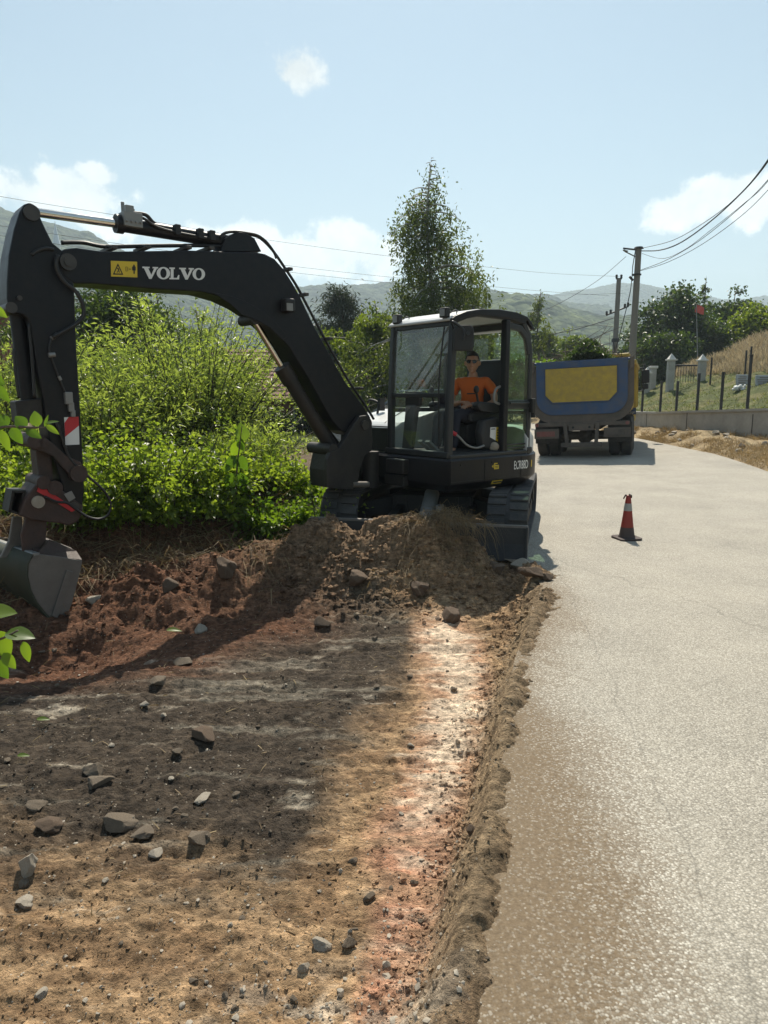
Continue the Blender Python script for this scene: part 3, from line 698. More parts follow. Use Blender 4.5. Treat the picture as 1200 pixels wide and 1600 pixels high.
# yellow warning plate
a = [onb(*q, .153) for q in ((173,407.5),(214,409),(214.5,433.5),(173.5,432))]
st = MB().prism(a, lv * .003).build('warning_plate', 'yellow', boom)
X = (a[1] - a[0]); Yv = (a[0] - a[3]); o = a[3] + lv * .005
def on(sx, sy): return o + X * sx + Yv * sy
g = MB()
tri = [(.06,.12),(.46,.12),(.26,.86)]; tin = [(.125,.20),(.395,.20),(.26,.70)]
for i in range(3):
    j = (i + 1) % 3; g.add([on(*tri[i]), on(*tri[j]), on(*tin[j]), on(*tin[i])], [(0,1,2,3)])
g.flat([on(*q) for q in ((.20,.25),(.27,.42),(.22,.52),(.25,.58),(.31,.48),(.30,.40),(.33,.25),(.30,.25),(.27,.36),(.24,.25))])
for (x0, x1, y0, y1) in ((.55,.57,.35,.65),(.55,.62,.63,.65),(.55,.62,.35,.37),(.62,.64,.38,.62),(.67,.76,.48,.52)): g.flat([on(x0,y0), on(x1,y0), on(x1,y1), on(x0,y1)])
g.flat([on(*q) for q in ((.80,.42),(.80,.66),(.84,.7),(.845,.8),(.90,.8),(.905,.7),(.94,.66),(.94,.42),(.90,.42),(.90,.2),(.85,.2),(.85,.42))])
g.build('pictogram', 'darkmark', st)
# maker's lettering, slab serif capitals
def glyph(ch):
    if ch == 'V': return [[(0,1),(.46,1),(.46,.88),(.37,.88),(.56,.34),(.74,.88),(.64,.88),(.64,1),(1,1),(1,.88),(.92,.88),(.58,0),(.42,0),(.09,.88),(0,.88)]]
    if ch == 'L': return [[(0,1),(.52,1),(.52,.88),(.40,.88),(.40,.13),(.72,.13),(.84,.38),(.95,.38),(.93,0),(0,0),(0,.12),(.13,.12),(.13,.88),(0,.88)]]
    out = []; n = 28
    for i in range(n):
        a0 = 2 * math.pi * i / n; a1 = 2 * math.pi * (i + 1) / n
        f = lambda t, rx, ry: (.5 + rx * math.cos(t), .5 + ry * math.sin(t))
        out.append([f(a0,.5,.52), f(a1,.5,.52), f(a1,.235,.40), f(a0,.235,.40)])
    return out
L0 = onb(222.5, 435.5, .1515); L1 = onb(322.5, 437.5, .1515); LT = onb(222.5, 416.5, .1515)
X = L1 - L0; Yv = LT - L0; g = MB(); x = 0; wd = {'V': .235, 'O': .205, 'L': .165}
seq = 'VOLVO'; tot = sum(wd[c_] for c_ in seq) - .045
for ch in seq:
    for pl in glyph(ch): g.flat([L0 + X * ((x + q[0] * wd[ch]) / tot) + Yv * q[1] for q in pl])
    x += wd[ch] - (.012 if ch != 'V' else .022)
g.build('lettering', 'white', boom)
# arm cylinder on top of the boom
a0, a1, a2 = onb(52,331,.0), onb(180,349,.0), onb(372,381,.0)
cyl_ = MB().cyl(a1, a2, .062, n=24).cyl(a1 - (a1 - a2) * .0, a1 + (a2 - a1) * .055, .078, n=24).cyl(a2 - (a2 - a1) * .02, a2 + (a2 - a1) * .03, .075, n=24).build('arm_cylinder', 'black', ex, smooth=40)
MB().cyl(a0, a1 + (a2 - a1) * .02, .036, n=20).build('rod', 'chrome', cyl_, smooth=60)
g = MB(); q = onb(202, 346, .0); ax = (a2 - a1).normalized(); RC = Matrix((ax, lv, ax.cross(lv))).transposed()
g.box(q + lv * .03, (.16, .14, .12), RC); g.box(q + lv * .05 - ax * .02 + Vector((0,0,.08)), (.07, .07, .07), RC); g.cyl(q + Vector((0,0,.05)) - ax * .05, q + Vector((0,0,.15)) - ax * .05, .016, n=10); g.cyl(q + ax * .04 + Vector((0,0,.05)), q + ax * .04 + Vector((0,0,.11)), .014, n=10)
for k in (-.06, -.02, .02, .06): g.cyl(q + lv * .1 + ax * k + Vector((0,0,-.02)), q + lv * .115 + ax * k + Vector((0,0,-.02)), .011, n=8)
g.build('valve_block', 'greymetal', cyl_, bevel=.006)
g = MB()
g.tube([onb(u, v, .02) for u, v in [(196,331),(212,333),(228,336),(240,348),(256,357),(280,362),(305,366),(325,370),(345,374)]], .017)
g.tube([onb(u, v, .07) for u, v in [(212,336),(226,342),(240,352),(262,360),(300,368),(335,374)]], .013)
g.build('hose', 'hose', cyl_, smooth=180)
g = MB()
for q in ((273,361),(309,367),(327,370)): MB().box(onb(*q, .02), (.05, .16, .09), RC).build('hose_clamp', 'darkmark', cyl_, bevel=.004)
g = MB().prism([onb(*q, .09) for q in [(344,393),(352,372),(372,362),(384,364),(398,372),(409,393)]], -lv * .18)
g.build('cylinder_bracket', 'black', boom, bevel=.008)
for off in (.07, .02, -.05):
    MB().tube([onb(u, v, off) for u, v in [(343,371),(352,364),(366,362),(384,364),(402,368),(416,378),(428,394),(432,404)]], .014).build('hose', 'hose', boom, smooth=180)
# arm
ARM = [(38,319),(47,316),(55,320),(62,336),(71,356),(83,380),(98,392),(110,415),(116,445),(118,490),(120,545),(124,610),(128,680),(131,735),(132,765),(129,795),(118,806),(107,800),(101,780),(95,752),(88,725),(80,700),(74,665),(68,625),(61,590),(55,560),(51,532),(48,512),(43,498),(35,490),(20,488),(13,480),(11,465),(11,440),(14,398),(22,358),(31,330)]
arm = slab(ARM, .145, -.145).build('arm', 'black', ex, bevel=.014)
g = MB()
for q, r_ in (((49,333), .07), ((17,481), .05), ((30,466), .022), ((124,742), .06), ((115,792), .05)):
    a = onb(*q, .145); MB().cyl(a - lv * .30, a + lv * .025, r_ * .85).build('pivot_pin', 'pin', arm, smooth=35)
for pts, off, r_ in (([(84,390),(72,388),(58,392),(50,398)], .16, .014), ([(90,398),(88,418),(100,440),(118,455),(129,475),(130,492),(120,505),(104,515),(82,527)], .19, .017), ([(80,529),(77,545),(79,556)], .16, .011),
                     ([(79,556),(90,585),(102,614)], .16, .009), ([(22,545),(24,580),(30,622)], .17, .012), ([(45,505),(50,560),(54,622)], .13, .012), ([(60,560),(66,600),(72,640)], .0, .012), ([(92,664),(98,690),(104,700)], .16, .010)):
    MB().tube([onb(u, v, off) for u, v in pts], r_).build('hose', 'hose', arm, smooth=180)
for (q0, q1, r_) in (((80,529),(90,522), .018), ((76,555),(86,554), .02), ((92,588),(95,594), .013)): MB().cyl(onb(*q0, .165), onb(*q1, .165), r_, n=10).build('hose_fitting', 'greymetal', arm, smooth=40)
g = MB()
for (q, sz) in (((107,622), (.06,.05,.10)), ((111,636), (.045,.04,.08)), ((114,646), (.035,.04,.06))): g.box(onb(*q, .165), sz, RM)
g.build('valve_block', 'greymetal', arm, bevel=.008)

# red and white board
C4 = [onb(*q, .149) for q in ((100,652),(122.5,651),(124,694.5),(102,695.5))]
bd_ = MB().prism(C4, lv * .004).build('hazard_board', 'white', arm)
def on4(sx, sy): return (C4[3] * (1 - sx) + C4[2] * sx) * (1 - sy) + (C4[0] * (1 - sx) + C4[1] * sx) * sy + lv * .0055
MB().flat([on4(0,.30), on4(1,.68), on4(1,1), on4(.30,1), on4(0,.80)]).build('red_stripe', 'red', bd_)
# bucket cylinder on the far edge of the arm
a0, a1, a2 = onb(26,486,0), onb(45,628,0), onb(49,690,0)
bc = MB().cyl(a0, a1, .060, n=24).build('bucket_cylinder', 'black', ex, smooth=40)
MB().cyl(a1, a2, .034, n=16).build('rod', 'chrome', bc, smooth=60)
MB().prism([onb(*q, .10) for q in [(24,627),(66,622),(69,655),(44,661),(28,660)]], -lv * .2).build('guard_plate', 'dirtyblack', bc, bevel=.01)
# levers and coupler
lk = slab([(42,690),(52,678),(66,680),(82,692),(104,712),(126,722),(132,738),(124,750),(112,746),(98,730),(84,714),(70,706),(50,702)], .185, .155).build('rocker_link', 'rust', ex, bevel=.008)
slab([(42,690),(52,678),(66,680),(82,692),(104,712),(126,722),(132,738),(124,750),(112,746),(98,730),(84,714),(70,706),(50,702)], -.155, -.185).build('rocker_link', 'rust', ex, bevel=.008)
g = MB()
for q, r_ in (((67,692), .035), ((54,689), .06), ((122,740), .07)): a = onb(*q, .185); MB().cyl(a - lv * .38, a + lv * .03, r_).build('pivot_pin', 'rust', lk, smooth=35)
slab([(56,704),(68,700),(80,706),(83,735),(84,762),(74,768),(62,762),(60,735)], .10, -.10).build('bucket_link', 'rust', ex, bevel=.012)
COUP = [(40,778),(60,752),(72,750),(84,754),(100,768),(130,790),(129,803),(122,815),(108,822),(96,818),(70,815),(46,812),(30,805)]
cp = slab(COUP, .16, -.16).build('coupler', 'rust', ex, bevel=.012)
g = MB(); a = onb(59, 784, .16); g.cyl(a - lv * .36, a + lv * .025, .05); g.build('coupler_pin', 'stonepale', cp, smooth=35)
for q, r_ in (((67,754), .055), ((85,762), .06)): a = onb(*q, .16); MB().cyl(a - lv * .34, a + lv * .03, r_).build('pivot_pin', 'rust', cp, smooth=35)
slab([(100,772),(112,767),(118,778),(108,784)], .168, .162).build('plate', 'greymetal', cp)
slab([(62,756),(72,764),(110,790),(118,797),(112,800),(80,780),(58,768)], .175, .162).build('red_edge', 'red', cp)
# box shaped tool carrier on the outer side of the coupler
g = MB(); bo = [(19,766),(40,766),(35,806),(13,800)]
pts = [onb(*q, .11) for q in bo]; pb = [q - lv * .22 for q in pts]
for i in range(4):
    j = (i + 1) % 4; g.add([pts[i], pts[j], pb[j], pb[i]], [(0,1,2,3)])
g.add(pb, [(0,1,2,3)])
o = g.build('tool_carrier', 'dirtyblack', cp); sm = o.modifiers.new('thickness', 'SOLIDIFY'); sm.thickness = .018
MB().tube([onb(u, v, .18) for u, v in [(88,660),(95,680),(102,700),(112,720),(135,742),(158,762),(170,778),(173,792),(168,805),(155,811),(138,808),(122,798),(105,786),(88,784),(70,776)]], .011).build('hose', 'hose', ex, smooth=180)
# bucket: wide ditching bucket, its side plate towards the road
WB = Vector((-.74, .67, 0)).normalized()          # along its width, away from the viewer
B0 = onb(88, 900, .26); nb = WB
def onw(pu, pv_):
    d = ray(pu, pv_); t = (B0 - Vector((0, 0, EYE))).dot(nb) / d.dot(nb); return Vector((0, 0, EYE)) + d * t
SIDE = [(50,870),(62,866),(100,871),(129,876),(126,892),(120,915),(112,945),(104,965),(97,982),(86,972),(72,958),(58,940),(49,922),(44,900),(45,882)]
sp_ = [onw(*q) for q in SIDE]; WID = 1.25
bk = MB().prism(sp_, WB * .025)
bk = bk.build('bucket', 'steel', ex, bevel=.005)
MB().prism([q + WB * WID for q in sp_], WB * .025).build('far_side_plate', 'steel', bk, bevel=.005)
shell = [onw(*q) for q in [(53,867),(45,882),(44,900),(49,922),(58,940),(72,958),(86,972),(97,983)]]
g = MB(); vs = []
for q in shell: vs += [q, q + WB * (WID + .02)]
g.add(vs, [(2 * i, 2 * i + 2, 2 * i + 3, 2 * i + 1) for i in range(len(shell) - 1)])
o = g.build('bucket_shell', 'bucketpaint', bk, smooth=50); sm = o.modifiers.new('thickness', 'SOLIDIFY'); sm.thickness = .02; sm.offset = -1
e0, e1 = onw(53, 866), onw(62, 863.5)
MB().prism([onw(46,872), onw(52,864), onw(63,864), onw(58,872)], WB * (WID + .02)).build('top_rim', 'greymetal', bk, bevel=.004)
cu = (onw(129,876) - onw(97,982))
MB().prism([onw(98,984), onw(80,966), onw(86,962), onw(100,974)], WB * (WID + .02)).build('cutting_edge', 'steel', bk)
MB().prism([q - WB * .004 for q in [onw(103,890), onw(113,893), onw(97,946), onw(88,966), onw(80,961)]], -WB * .012).build('wear_strip', 'steel', bk, bevel=.004)
t0, t1, t2, t3 = onw(60,866), onw(129,875), onw(130,864), onw(88,846)
MB().prism([t0 + WB * .10, t1 + WB * .05, t2 + WB * .22, t3 + WB * .42], UPV * .015).prism([t0 + WB * .03, t1, t2 + WB * .12, t3 + WB * .12], WB * .02).build('side_gusset', 'rust', bk, bevel=.004)
slab([(44,800),(74,808),(72,845),(58,866),(36,866),(33,835)], .12, .08).build('bucket_ear', 'rust', bk, bevel=.01)
slab([(44,800),(74,808),(72,845),(58,866),(36,866),(33,835)], -.08, -.12).build('bucket_ear', 'rust', bk, bevel=.01)
slab([(20,808),(34,808),(38,850),(40,868),(0,872),(14,845)], -.10, -.14).build('bucket_ear', 'steel', bk, bevel=.008)
MB().tube([onb(u, v, .02) for u, v in [(48,818),(54,822),(56,834),(48,842),(40,838)]], .02).build('lifting_hook', 'rust', bk, smooth=180)
# boom cylinder
a0, a1, a2 = onb(395,497,0), onb(441,574,0), onb(520,703,0)
bcy = MB().cyl(a1, a2, .075, n=24).cyl(a1 - (a2 - a1) * .01, a1 + (a2 - a1) * .16, .088, n=24).build('boom_cylinder', 'dirtyblack', ex, smooth=40)
MB().cyl(a0, a1 + (a2 - a1) * .02, .034, n=16).build('rod', 'chrome', bcy, smooth=60)
MB().tube([onb(u, v, -.03) for u, v in [(492,650),(510,672),(524,690),(533,704)]], .034).build('pipe', 'dirtyblack', bcy, smooth=180)
for q, b_, r_ in (((397,499), .12, .05), ((519,702), .2, .06)): a = onb(*q, b_); MB().cyl(a - lv * (2 * b_), a + lv * .03, r_).build('pivot_pin', 'dirtyblack', bcy, smooth=35)
# swing post that carries the boom
POST = [(517,706),(530,700),(545,676),(556,658),(563,650),(574,649),(581,657),(583,690),(581,704),(570,712),(562,738),(560,752),(552,764),(530,764),(512,762),(511,735),(512,718)]
sw = slab(POST, .24, .17).build('swing_post', 'dirtyblack', ex, bevel=.012)
slab(POST, -.17, -.24).build('swing_post', 'dirtyblack', ex, bevel=.012)
slab([(517,706),(552,704),(562,738),(560,752),(552,764),(512,762),(511,735)], .17, -.17).build('swing_post_web', 'dirtyblack', sw, bevel=.01)
g = MB(); a = onb(569, 664, .24); g.cyl(a - lv * .5, a + lv * .03, .05); g.build('pivot_pin', 'pin', sw, smooth=35)
g = MB().cyl(U(1.16, 0, .57), U(1.16, 0, .98), .10); g.build('king_pin', 'dirtyblack', sw, smooth=35)
MB().cyl(onb(550,757,.22), onb(575,757,.22), .035, n=12).build('swing_rod', 'steel', sw, smooth=40)
# platform with rounded tail
def plan(off, tail=0):
    pts = [(.95, 1.10 - off), (-.33, 1.10 - off)]
    a0 = math.atan2(1.10, -.33); rr = math.hypot(1.10, .33) - off
    for i in range(1, 20): a = a0 + (2 * math.pi - 2 * a0) * i / 20; pts.append((rr * math.cos(a), rr * math.sin(a)))
    pts += [(-.33, -1.10 + off), (.80, -1.10 + off), (.92 - off, -.95), (.92 - off, -.25), (1.02 - off, -.2), (1.02 - off, .22), (.98 - off, .30), (.98 - off, 1.02)]
    return pts
g = MB(); levels = [(.585, .10), (.66, .015), (.68, 0), (.925, 0), (.945, .02)]; rings = []; n = len(plan(0)); vs = []
for z_, o_ in levels: vs += [U(a, b, z_) for a, b in plan(o_)]
fs = [(k * n + i, k * n + (i + 1) % n, (k + 1) * n + (i + 1) % n, (k + 1) * n + i) for k in range(len(levels) - 1) for i in range(n)]
fs += [tuple(range(n))[::-1], tuple((len(levels) - 1) * n + i for i in range(n))]
plat = g.add(vs, fs).build('platform', 'black', ex, smooth=30)
# front crossmember next to the boom, steps and seams
MB().box(U(1.03, .33, .83), (.10, .30, .16), RM).box(U(1.0, .28, .66), (.08, .34, .12), RM).build('front_crossmember', 'dirtyblack', plat, bevel=.015)
g = MB()
for u in (.42, -.20): g.box(U(u, 1.098, .80), (.007, .012, .23), RM)
g.box(U(.32, 1.098, .70), (1.26, .012, .006), RM)
g.build('panel_seam', 'darkmark', plat)
g = MB()
for u, z_ in ((.80,.88),(.30,.88),(-.12,.87),(.2,.86)): MB().cyl(U(u, 1.09, z_), U(u, 1.108, z_), .014, n=10).build('bolt', 'darkmark', plat, smooth=40)
MB().flat([U(a, 1.1025, b) for a, b in ((.27,.80),(.19,.80),(.19,.87),(.27,.87))]).flat([U(a, 1.1025, b) for a, b in ((.31,.835),(.28,.815),(.28,.855))]).build('sticker', 'yellow', plat)
g = MB()
for a, b, c_, d_2 in ((.255,.205,.812,.818),(.255,.205,.828,.834),(.255,.205,.846,.858)): g.flat([U(a,1.104,c_), U(b,1.104,c_), U(b,1.104,d_2), U(a,1.104,d_2)])
g.build('sticker_print', 'darkmark', plat)
MB().flat([U(a, b, z_) for a, b, z_ in ((.30,1.082,.632),(.125,1.082,.632),(.115,1.100,.672),(.29,1.100,.672))]).build('sticker', 'yellow', plat)
MB().flat([U(a, 1.1, z_) for a, z_ in ((.28,.645),(.135,.645),(.13,.661),(.275,.661))]).build('sticker_print', 'darkmark', plat)
me = textmesh('ECR88D', -hv, UPV, U(-.075, 1.1025, .775), .10, .25)
link(me, 'lettering', 'white', plat)
a_ = math.atan2(1.10, -.33) + .075; rr = math.hypot(1.10, .33) + .004
MB().flat([U(rr * math.cos(a_ + k), rr * math.sin(a_ + k), z_) for k, z_ in ((0,.785),(.03,.785),(.03,.865),(0,.865))]).build('sticker', 'yellow', plat)
MB().cyl(U(0, 0, .47), U(0, 0, .60), .48, n=40).build('slewing_ring', 'dirtyblack', ex, smooth=40)
# tail counterweight cover
g = MB(); ring = lambda z_, rr: [U(rr * math.cos(a), rr * math.sin(a), z_) for a in np.linspace(math.atan2(1.1, -.34), 2 * math.pi - math.atan2(1.1, -.34), 24)]
vs = ring(.945, 1.12) + ring(1.12, 1.12) + ring(1.22, 1.06) + ring(1.25, .95); n = 24
fs = [(k * n + i, k * n + i + 1, (k + 1) * n + i + 1, (k + 1) * n + i) for k in range(3) for i in range(n - 1)]; fs.append(tuple(3 * n + i for i in range(n)))
for k in range(3): fs.append((k * n, (k + 1) * n, (k + 1) * n + n - 1, k * n + n - 1))
g.add(vs, fs).build('counterweight', 'hood', ex, smooth=35)
# engine hood on the far side, pale top above a mesh front
def hoodring(u0, v0, v1): return [(u0, v0), (u0, v1)]
HB = [(.82, .03, .945), (.82, .03, 1.20), (.80, .03, 1.255), (.72, .03, 1.30), (.1, .03, 1.44), (-.75, .03, 1.46), (-.95, .03, 1.2), (-.95, .03, .945)]
hd = MB().prism([U(*q) for q in HB], -lv * 1.06).build('engine_hood', 'hood', ex, bevel=.03)
MB().prism([U(.823, .0, z_) for z_ in (.96, 1.215)] + [U(.828, -1.0, z_) for z_ in (1.215, .96)], hv * .006).build('grille_backing', 'darkmark', hd)
g = MB()
for k in range(-26, 60):
    for sgn in (1, -1):
        v0 = -1.0 + k * .028; p = []
        for z_ in (.965, 1.21):
            v_ = v0 + sgn * (z_ - .965) * 1.7 + (0 if sgn > 0 else .42); p.append((v_, z_))
        (va, za), (vb, zb) = p
        lo, hi_ = -.99, -.01
        def clip(va, za, vb, zb):
            t0, t1 = 0., 1.; dv = vb - va
            for bound, sg in ((lo, 1), (hi_, -1)):
                fa, fb = (va - bound) * sg, (vb - bound) * sg
                if fa < 0 and fb < 0: return None
                if fa < 0: t0 = max(t0, fa / (fa - fb))
                if fb < 0: t1 = min(t1, fa / (fa - fb))
            return None if t0 >= t1 else (t0, t1)
        cc = clip(va, za, vb, zb)
        if cc: g.cyl(U(.835, va + (vb - va) * cc[0], za + (zb - za) * cc[0]), U(.835, va + (vb - va) * cc[1], za + (zb - za) * cc[1]), .0035, n=4, cap=False)
g.build('grille', 'mesh', hd)
MB().box(U(.835, -.5, 1.225), (.02, 1.02, .02), RM).box(U(.835, -.5, 1.25), (.02, 1.02, .012), RM).build('grille_trim', 'cabframe', hd)
MB().prism([U(.755, -.22, 1.284), U(.74, -.23, 1.293), U(.2, -.52, 1.424), U(.2, -.50, 1.424)], UPV * .006).build('hood_seam', 'darkmark', hd)
MB().tube([U(.35, -.85, 1.38), U(.33, -.86, 1.52), U(.35, -1.0, 1.56), U(.36, -1.04, 1.52)], .016).box(U(.3, -.83, 1.50), (.08, .05, .16), RM).build('handrail', 'darkmark', hd, smooth=60)
# ------------------------------------------------------------------ cab
VL, VR = 1.055, .055
cabf = MB()
def post(pts, sz):                     # a hollow section pillar through (u,v,w) points
    g = MB()
    for a, b in zip(pts[:-1], pts[1:]):
        a3, b3 = U(*a), U(*b); d = (b3 - a3); mid_ = (a3 + b3) / 2; z_ = d.normalized(); x_ = (hv - z_ * hv.dot(z_)).normalized() if abs(z_.dot(hv)) < .95 else (UPV - z_ * UPV.dot(z_)).normalized(); y_ = z_.cross(x_)
        g.box(mid_, (sz[0], sz[1], d.length + min(sz) * .6), Matrix((x_, y_, z_)).transposed())
    return g
cab = post([(.915, VL - .035, .96), (.905, VL - .035, 1.6), (.865, VL - .035, 2.36)], (.075, .075)).build('cab_frame', 'cabframe', ex, bevel=.018)
ORGc = cab
def cabpart(pts, sz, name='pillar', mat='cabframe', bev=.012): return post(pts, sz).build(name, mat, cab, bevel=bev)
cabpart([(.915, VR + .03, .96), (.905, VR + .03, 1.6), (.865, VR + .03, 2.36)], (.075, .065))
cabpart([(.045, VL - .035, .95), (.035, VL - .035, 2.42)], (.075, .08), mat='black')
cabpart([(-.385, VL - .04, .95), (-.385, VL - .04, 2.1), (-.345, VL - .04, 2.30), (-.25, VL - .04, 2.42)], (.06, .07))
cabpart([(-.385, VR + .04, .95), (-.385, VR + .04, 2.1), (-.345, VR + .04, 2.30), (-.25, VR + .04, 2.42)], (.06, .07))
cabpart([(.03, VR + .035, .95), (.03, VR + .035, 2.42)], (.06, .06))
cabpart([(.92, VL - .02, .985), (.92, VR, .985)], (.09, .07), 'sill')                       # below windscreen
cabpart([(.92, VL - .02, .965), (-.40, VL - .02, .965)], (.05, .07), 'sill')
cabpart([(.92, VR, .965), (-.40, VR, .965)], (.05, .07), 'sill')
cabpart([(-.385, VL, .985), (-.385, VR, .985)], (.09, .07), 'sill')
cabpart([(.905, VL - .03, 1.615), (.905, VR, 1.615)], (.045, .05), 'windscreen_bar', 'darkmark', .008)
cabpart([(.865, VL - .02, 2.365), (.865, VR, 2.365)], (.05, .075), 'header')
cabpart([(.86, VL - .035, 2.385), (.70, VL - .035, 2.44), (.5, VL - .035, 2.478), (.03, VL - .035, 2.475), (-.25, VL - .035, 2.44)], (.06, .085), 'header', 'black')
cabpart([(.86, VR + .03, 2.37), (.70, VR + .03, 2.43), (.03, VR + .03, 2.46), (-.25, VR + .03, 2.43)], (.06, .06), 'header')
cabpart([(-.30, VL - .05, 2.41), (-.30, VR + .05, 2.41)], (.07, .07), 'header')
cabpart([(-.385, VL - .03, 1.42), (-.385, VR, 1.42)], (.05, .05), 'window_bar')
cabpart([(.0, VL - .03, 1.515), (-.385, VL - .03, 1.515)], (.10, .05), 'window_bar')
cabpart([(.0, VL - .03, 2.385), (-.20, VL - .03, 2.36), (-.31, VL - .03, 2.27), (-.36, VL - .03, 2.1)], (.07, .05), 'window_bar')
cabpart([(.9, VR + .02, 1.45), (-.38, VR + .02, 1.45)], (.05, .05), 'window_bar')
ROOF = [(.925, 2.375), (.93, 2.40), (.88, 2.43), (.72, 2.485), (.5, 2.525), (.2, 2.545), (-.1, 2.535), (-.28, 2.50), (-.37, 2.44), (-.41, 2.36), (-.38, 2.36), (-.28, 2.455), (.6, 2.46), (.87, 2.38)]
MB().prism([U(a, VR - .01, b) for a, b in ROOF], lv * (VL - VR - .02)).build('roof', 'hood', cab, bevel=.012)
MB().prism([U(a, VL - .028, b - .004) for a, b in ROOF], lv * .04).build('roof_edge', 'black', cab, bevel=.01)
# glass
def pane(q, name, mat): return MB().add([U(*x) for x in q], [(0,1,2,3)]).build(name, mat, cab)
pane([(.912, VL - .08, 1.63), (.912, VR + .06, 1.63), (.875, VR + .06, 2.34), (.875, VL - .08, 2.34)], 'windscreen', 'glass')
pane([(.93, VL - .09, 1.0), (.93, VR + .07, 1.0), (.925, VR + .07, 1.50), (.925, VL - .09, 1.50)], 'lower_windscreen', 'glass')
pane([(.86, VR + .02, 1.48), (.06, VR + .02, 1.48), (.06, VR + .02, 2.38), (.83, VR + .02, 2.34)], 'side_window', 'glass')
pane([(0, VR + .02, 1.48), (-.36, VR + .02, 1.48), (-.36, VR + .02, 2.2), (0, VR + .02, 2.4)], 'side_window', 'glass')
pane([(-.385, VL - .08, 1.45), (-.385, VR + .08, 1.45), (-.37, VR + .08, 2.3), (-.37, VL - .08, 2.3)], 'rear_window', 'glass')
MB().flat([U(a, VL - .02, b) for a, b in ((0,1.55),(-.36,1.55),(-.36,2.1),(-.33,2.24),(-.25,2.33),(-.15,2.365),(0,2.385))]).build('door_glass', 'greenglass', cab)
pane([(0, VL - .02, 1.0), (-.36, VL - .02, 1.0), (-.36, VL - .02, 1.47), (0, VL - .02, 1.47)], 'door_lower_glass', 'greenglass')
g = MB()
for q in (((.0,1.06),(-.36,1.06)), ((.0,1.02),(-.36,1.02))): g.cyl(U(q[0][0], VL - .012, q[0][1]), U(q[1][0], VL - .012, q[1][1]), .008, n=6)
g.tube([U(-.02, VL + .01, 1.53), U(-.2, VL + .015, 1.53), U(-.36, VL + .01, 1.53)], .012)
g.build('grab_bar', 'cabframe', cab, smooth=60)
g = MB(); g.box(U(-.40, VL + .01, 1.50), (.06, .08, .16), RM); g.box(U(-.42, VL + .02, 1.40), (.03, .05, .08), RM); g.build('door_latch', 'darkmark', cab, bevel=.008)
cabpart([(-.41, VL - .03, 1.0), (-.41, VL - .03, 1.45)], (.02, .03), 'hinge', 'darkmark', .004)
# mirror, lamps, wiper, aerials
mc = Vector(P(724, 528, 7.48)); mi = MB()
mp_ = [(-.10,-.13),(.085,-.13),(.115,-.10),(.115,.10),(.085,.13),(-.04,.13),(-.10,.09)]
mx_ = Vector((.99, .14, 0)); 
mi.prism([mc + mx_ * a + UPV * b for a, b in mp_], Vector((-.14, .99, 0)) * .05)
mi = mi.build('mirror', 'darkmark', cab, bevel=.018)
MB().tube([U(.90, VL, 2.30), U(.95, VL + .03, 2.36), mc + UPV * .08, mc - UPV * .02], .014).cyl(mc + mx_ * .05 + UPV * .05 - Vector((0, .02, 0)), mc + mx_ * .05 + UPV * .05, .022, n=12).build('mirror_bracket', 'cabframe', mi, smooth=60)
for q, dv in (((.90, VL - .10, 2.43), 1), ((.88, VR + .13, 2.425), 1)):
    la = MB().box(U(q[0] + .03, q[1], q[2] + .03), (.07, .10, .10), RM).build('work_lamp', 'darkmark', cab, bevel=.012)
    MB().box(U(q[0] + .068, q[1], q[2] + .03), (.006, .07, .07), RM).build('lamp_lens', 'greymetal', la)
    MB().tube([U(q[0] - .02, q[1] + .03, q[2] + .03), U(q[0] - .07, q[1] + .05, q[2] + .06), U(q[0] - .12, q[1] + .03, q[2] + .05), U(q[0] - .12, q[1], q[2])], .006).build('lamp_cable', 'hose', la, smooth=180)
g = MB()
for q in ((.28, .75, 2.535), (-.30, .95, 2.47)): MB().cyl(U(*q), U(q[0], q[1], q[2] + .05), .018, n=10).build('beacon_socket', 'darkmark', cab, smooth=40)
MB().tube([U(.93, VL - .10, 2.33), U(.945, VL - .14, 1.95), U(.945, VL - .16, 1.62), U(.935, VL - .16, 1.05)], .008).build('wiper', 'darkmark', cab, smooth=60)
MB().tube([U(.90, VR + .12, 2.35), U(.93, VR + .11, 2.2), U(.93, VR + .07, 2.08)], .008).build('wiper', 'darkmark', cab, smooth=60)
MB().box(U(.82, .35, 2.33), (.03, .35, .06), RM).build('sun_visor', 'darkmark', cab, bevel=.01)
# inside the cab: floor, console, seat, pedals, levers
itr = MB().box(U(.27, .55, .985), (1.25, .94, .03), RM).build('cab_floor', 'interior', cab)
MB().prism([U(a, .72, b) for a, b in ((-.32,1.0),(.12,1.0),(.30,1.08),(.32,1.28),(.05,1.34),(-.32,1.34))], -lv * .36).build('seat_base', 'interior', cab, bevel=.03)
MB().prism([U(a, .80, b) for a, b in ((-.30,1.30),(.34,1.32),(.36,1.40),(.28,1.43),(-.20,1.42),(-.30,1.38))], -lv * .5).build('seat_cushion', 'interior', cab, bevel=.04)
MB().prism([U(a, .79, b) for a, b in ((-.16,1.38),(-.05,1.40),(-.14,1.8),(-.2,2.02),(-.28,2.04),(-.30,1.8),(-.26,1.4))], -lv * .48).build('seat_back', 'interior', cab, bevel=.04)
for v_ in (.92, .20):
    MB().prism([U(a, v_, b) for a, b in ((-.15,1.40),(.30,1.44),(.36,1.50),(.33,1.55),(-.15,1.52))], -lv * .10).build('armrest_console', 'interior', cab, bevel=.025)
    MB().cyl(U(.30, v_ - .05, 1.53), U(.33, v_ - .05, 1.64), .014, n=10).ball(U(.335, v_ - .05, 1.68), .032, 8, (1, 1, 1.4)).build('control_lever', 'darkmark', cab, smooth=60)
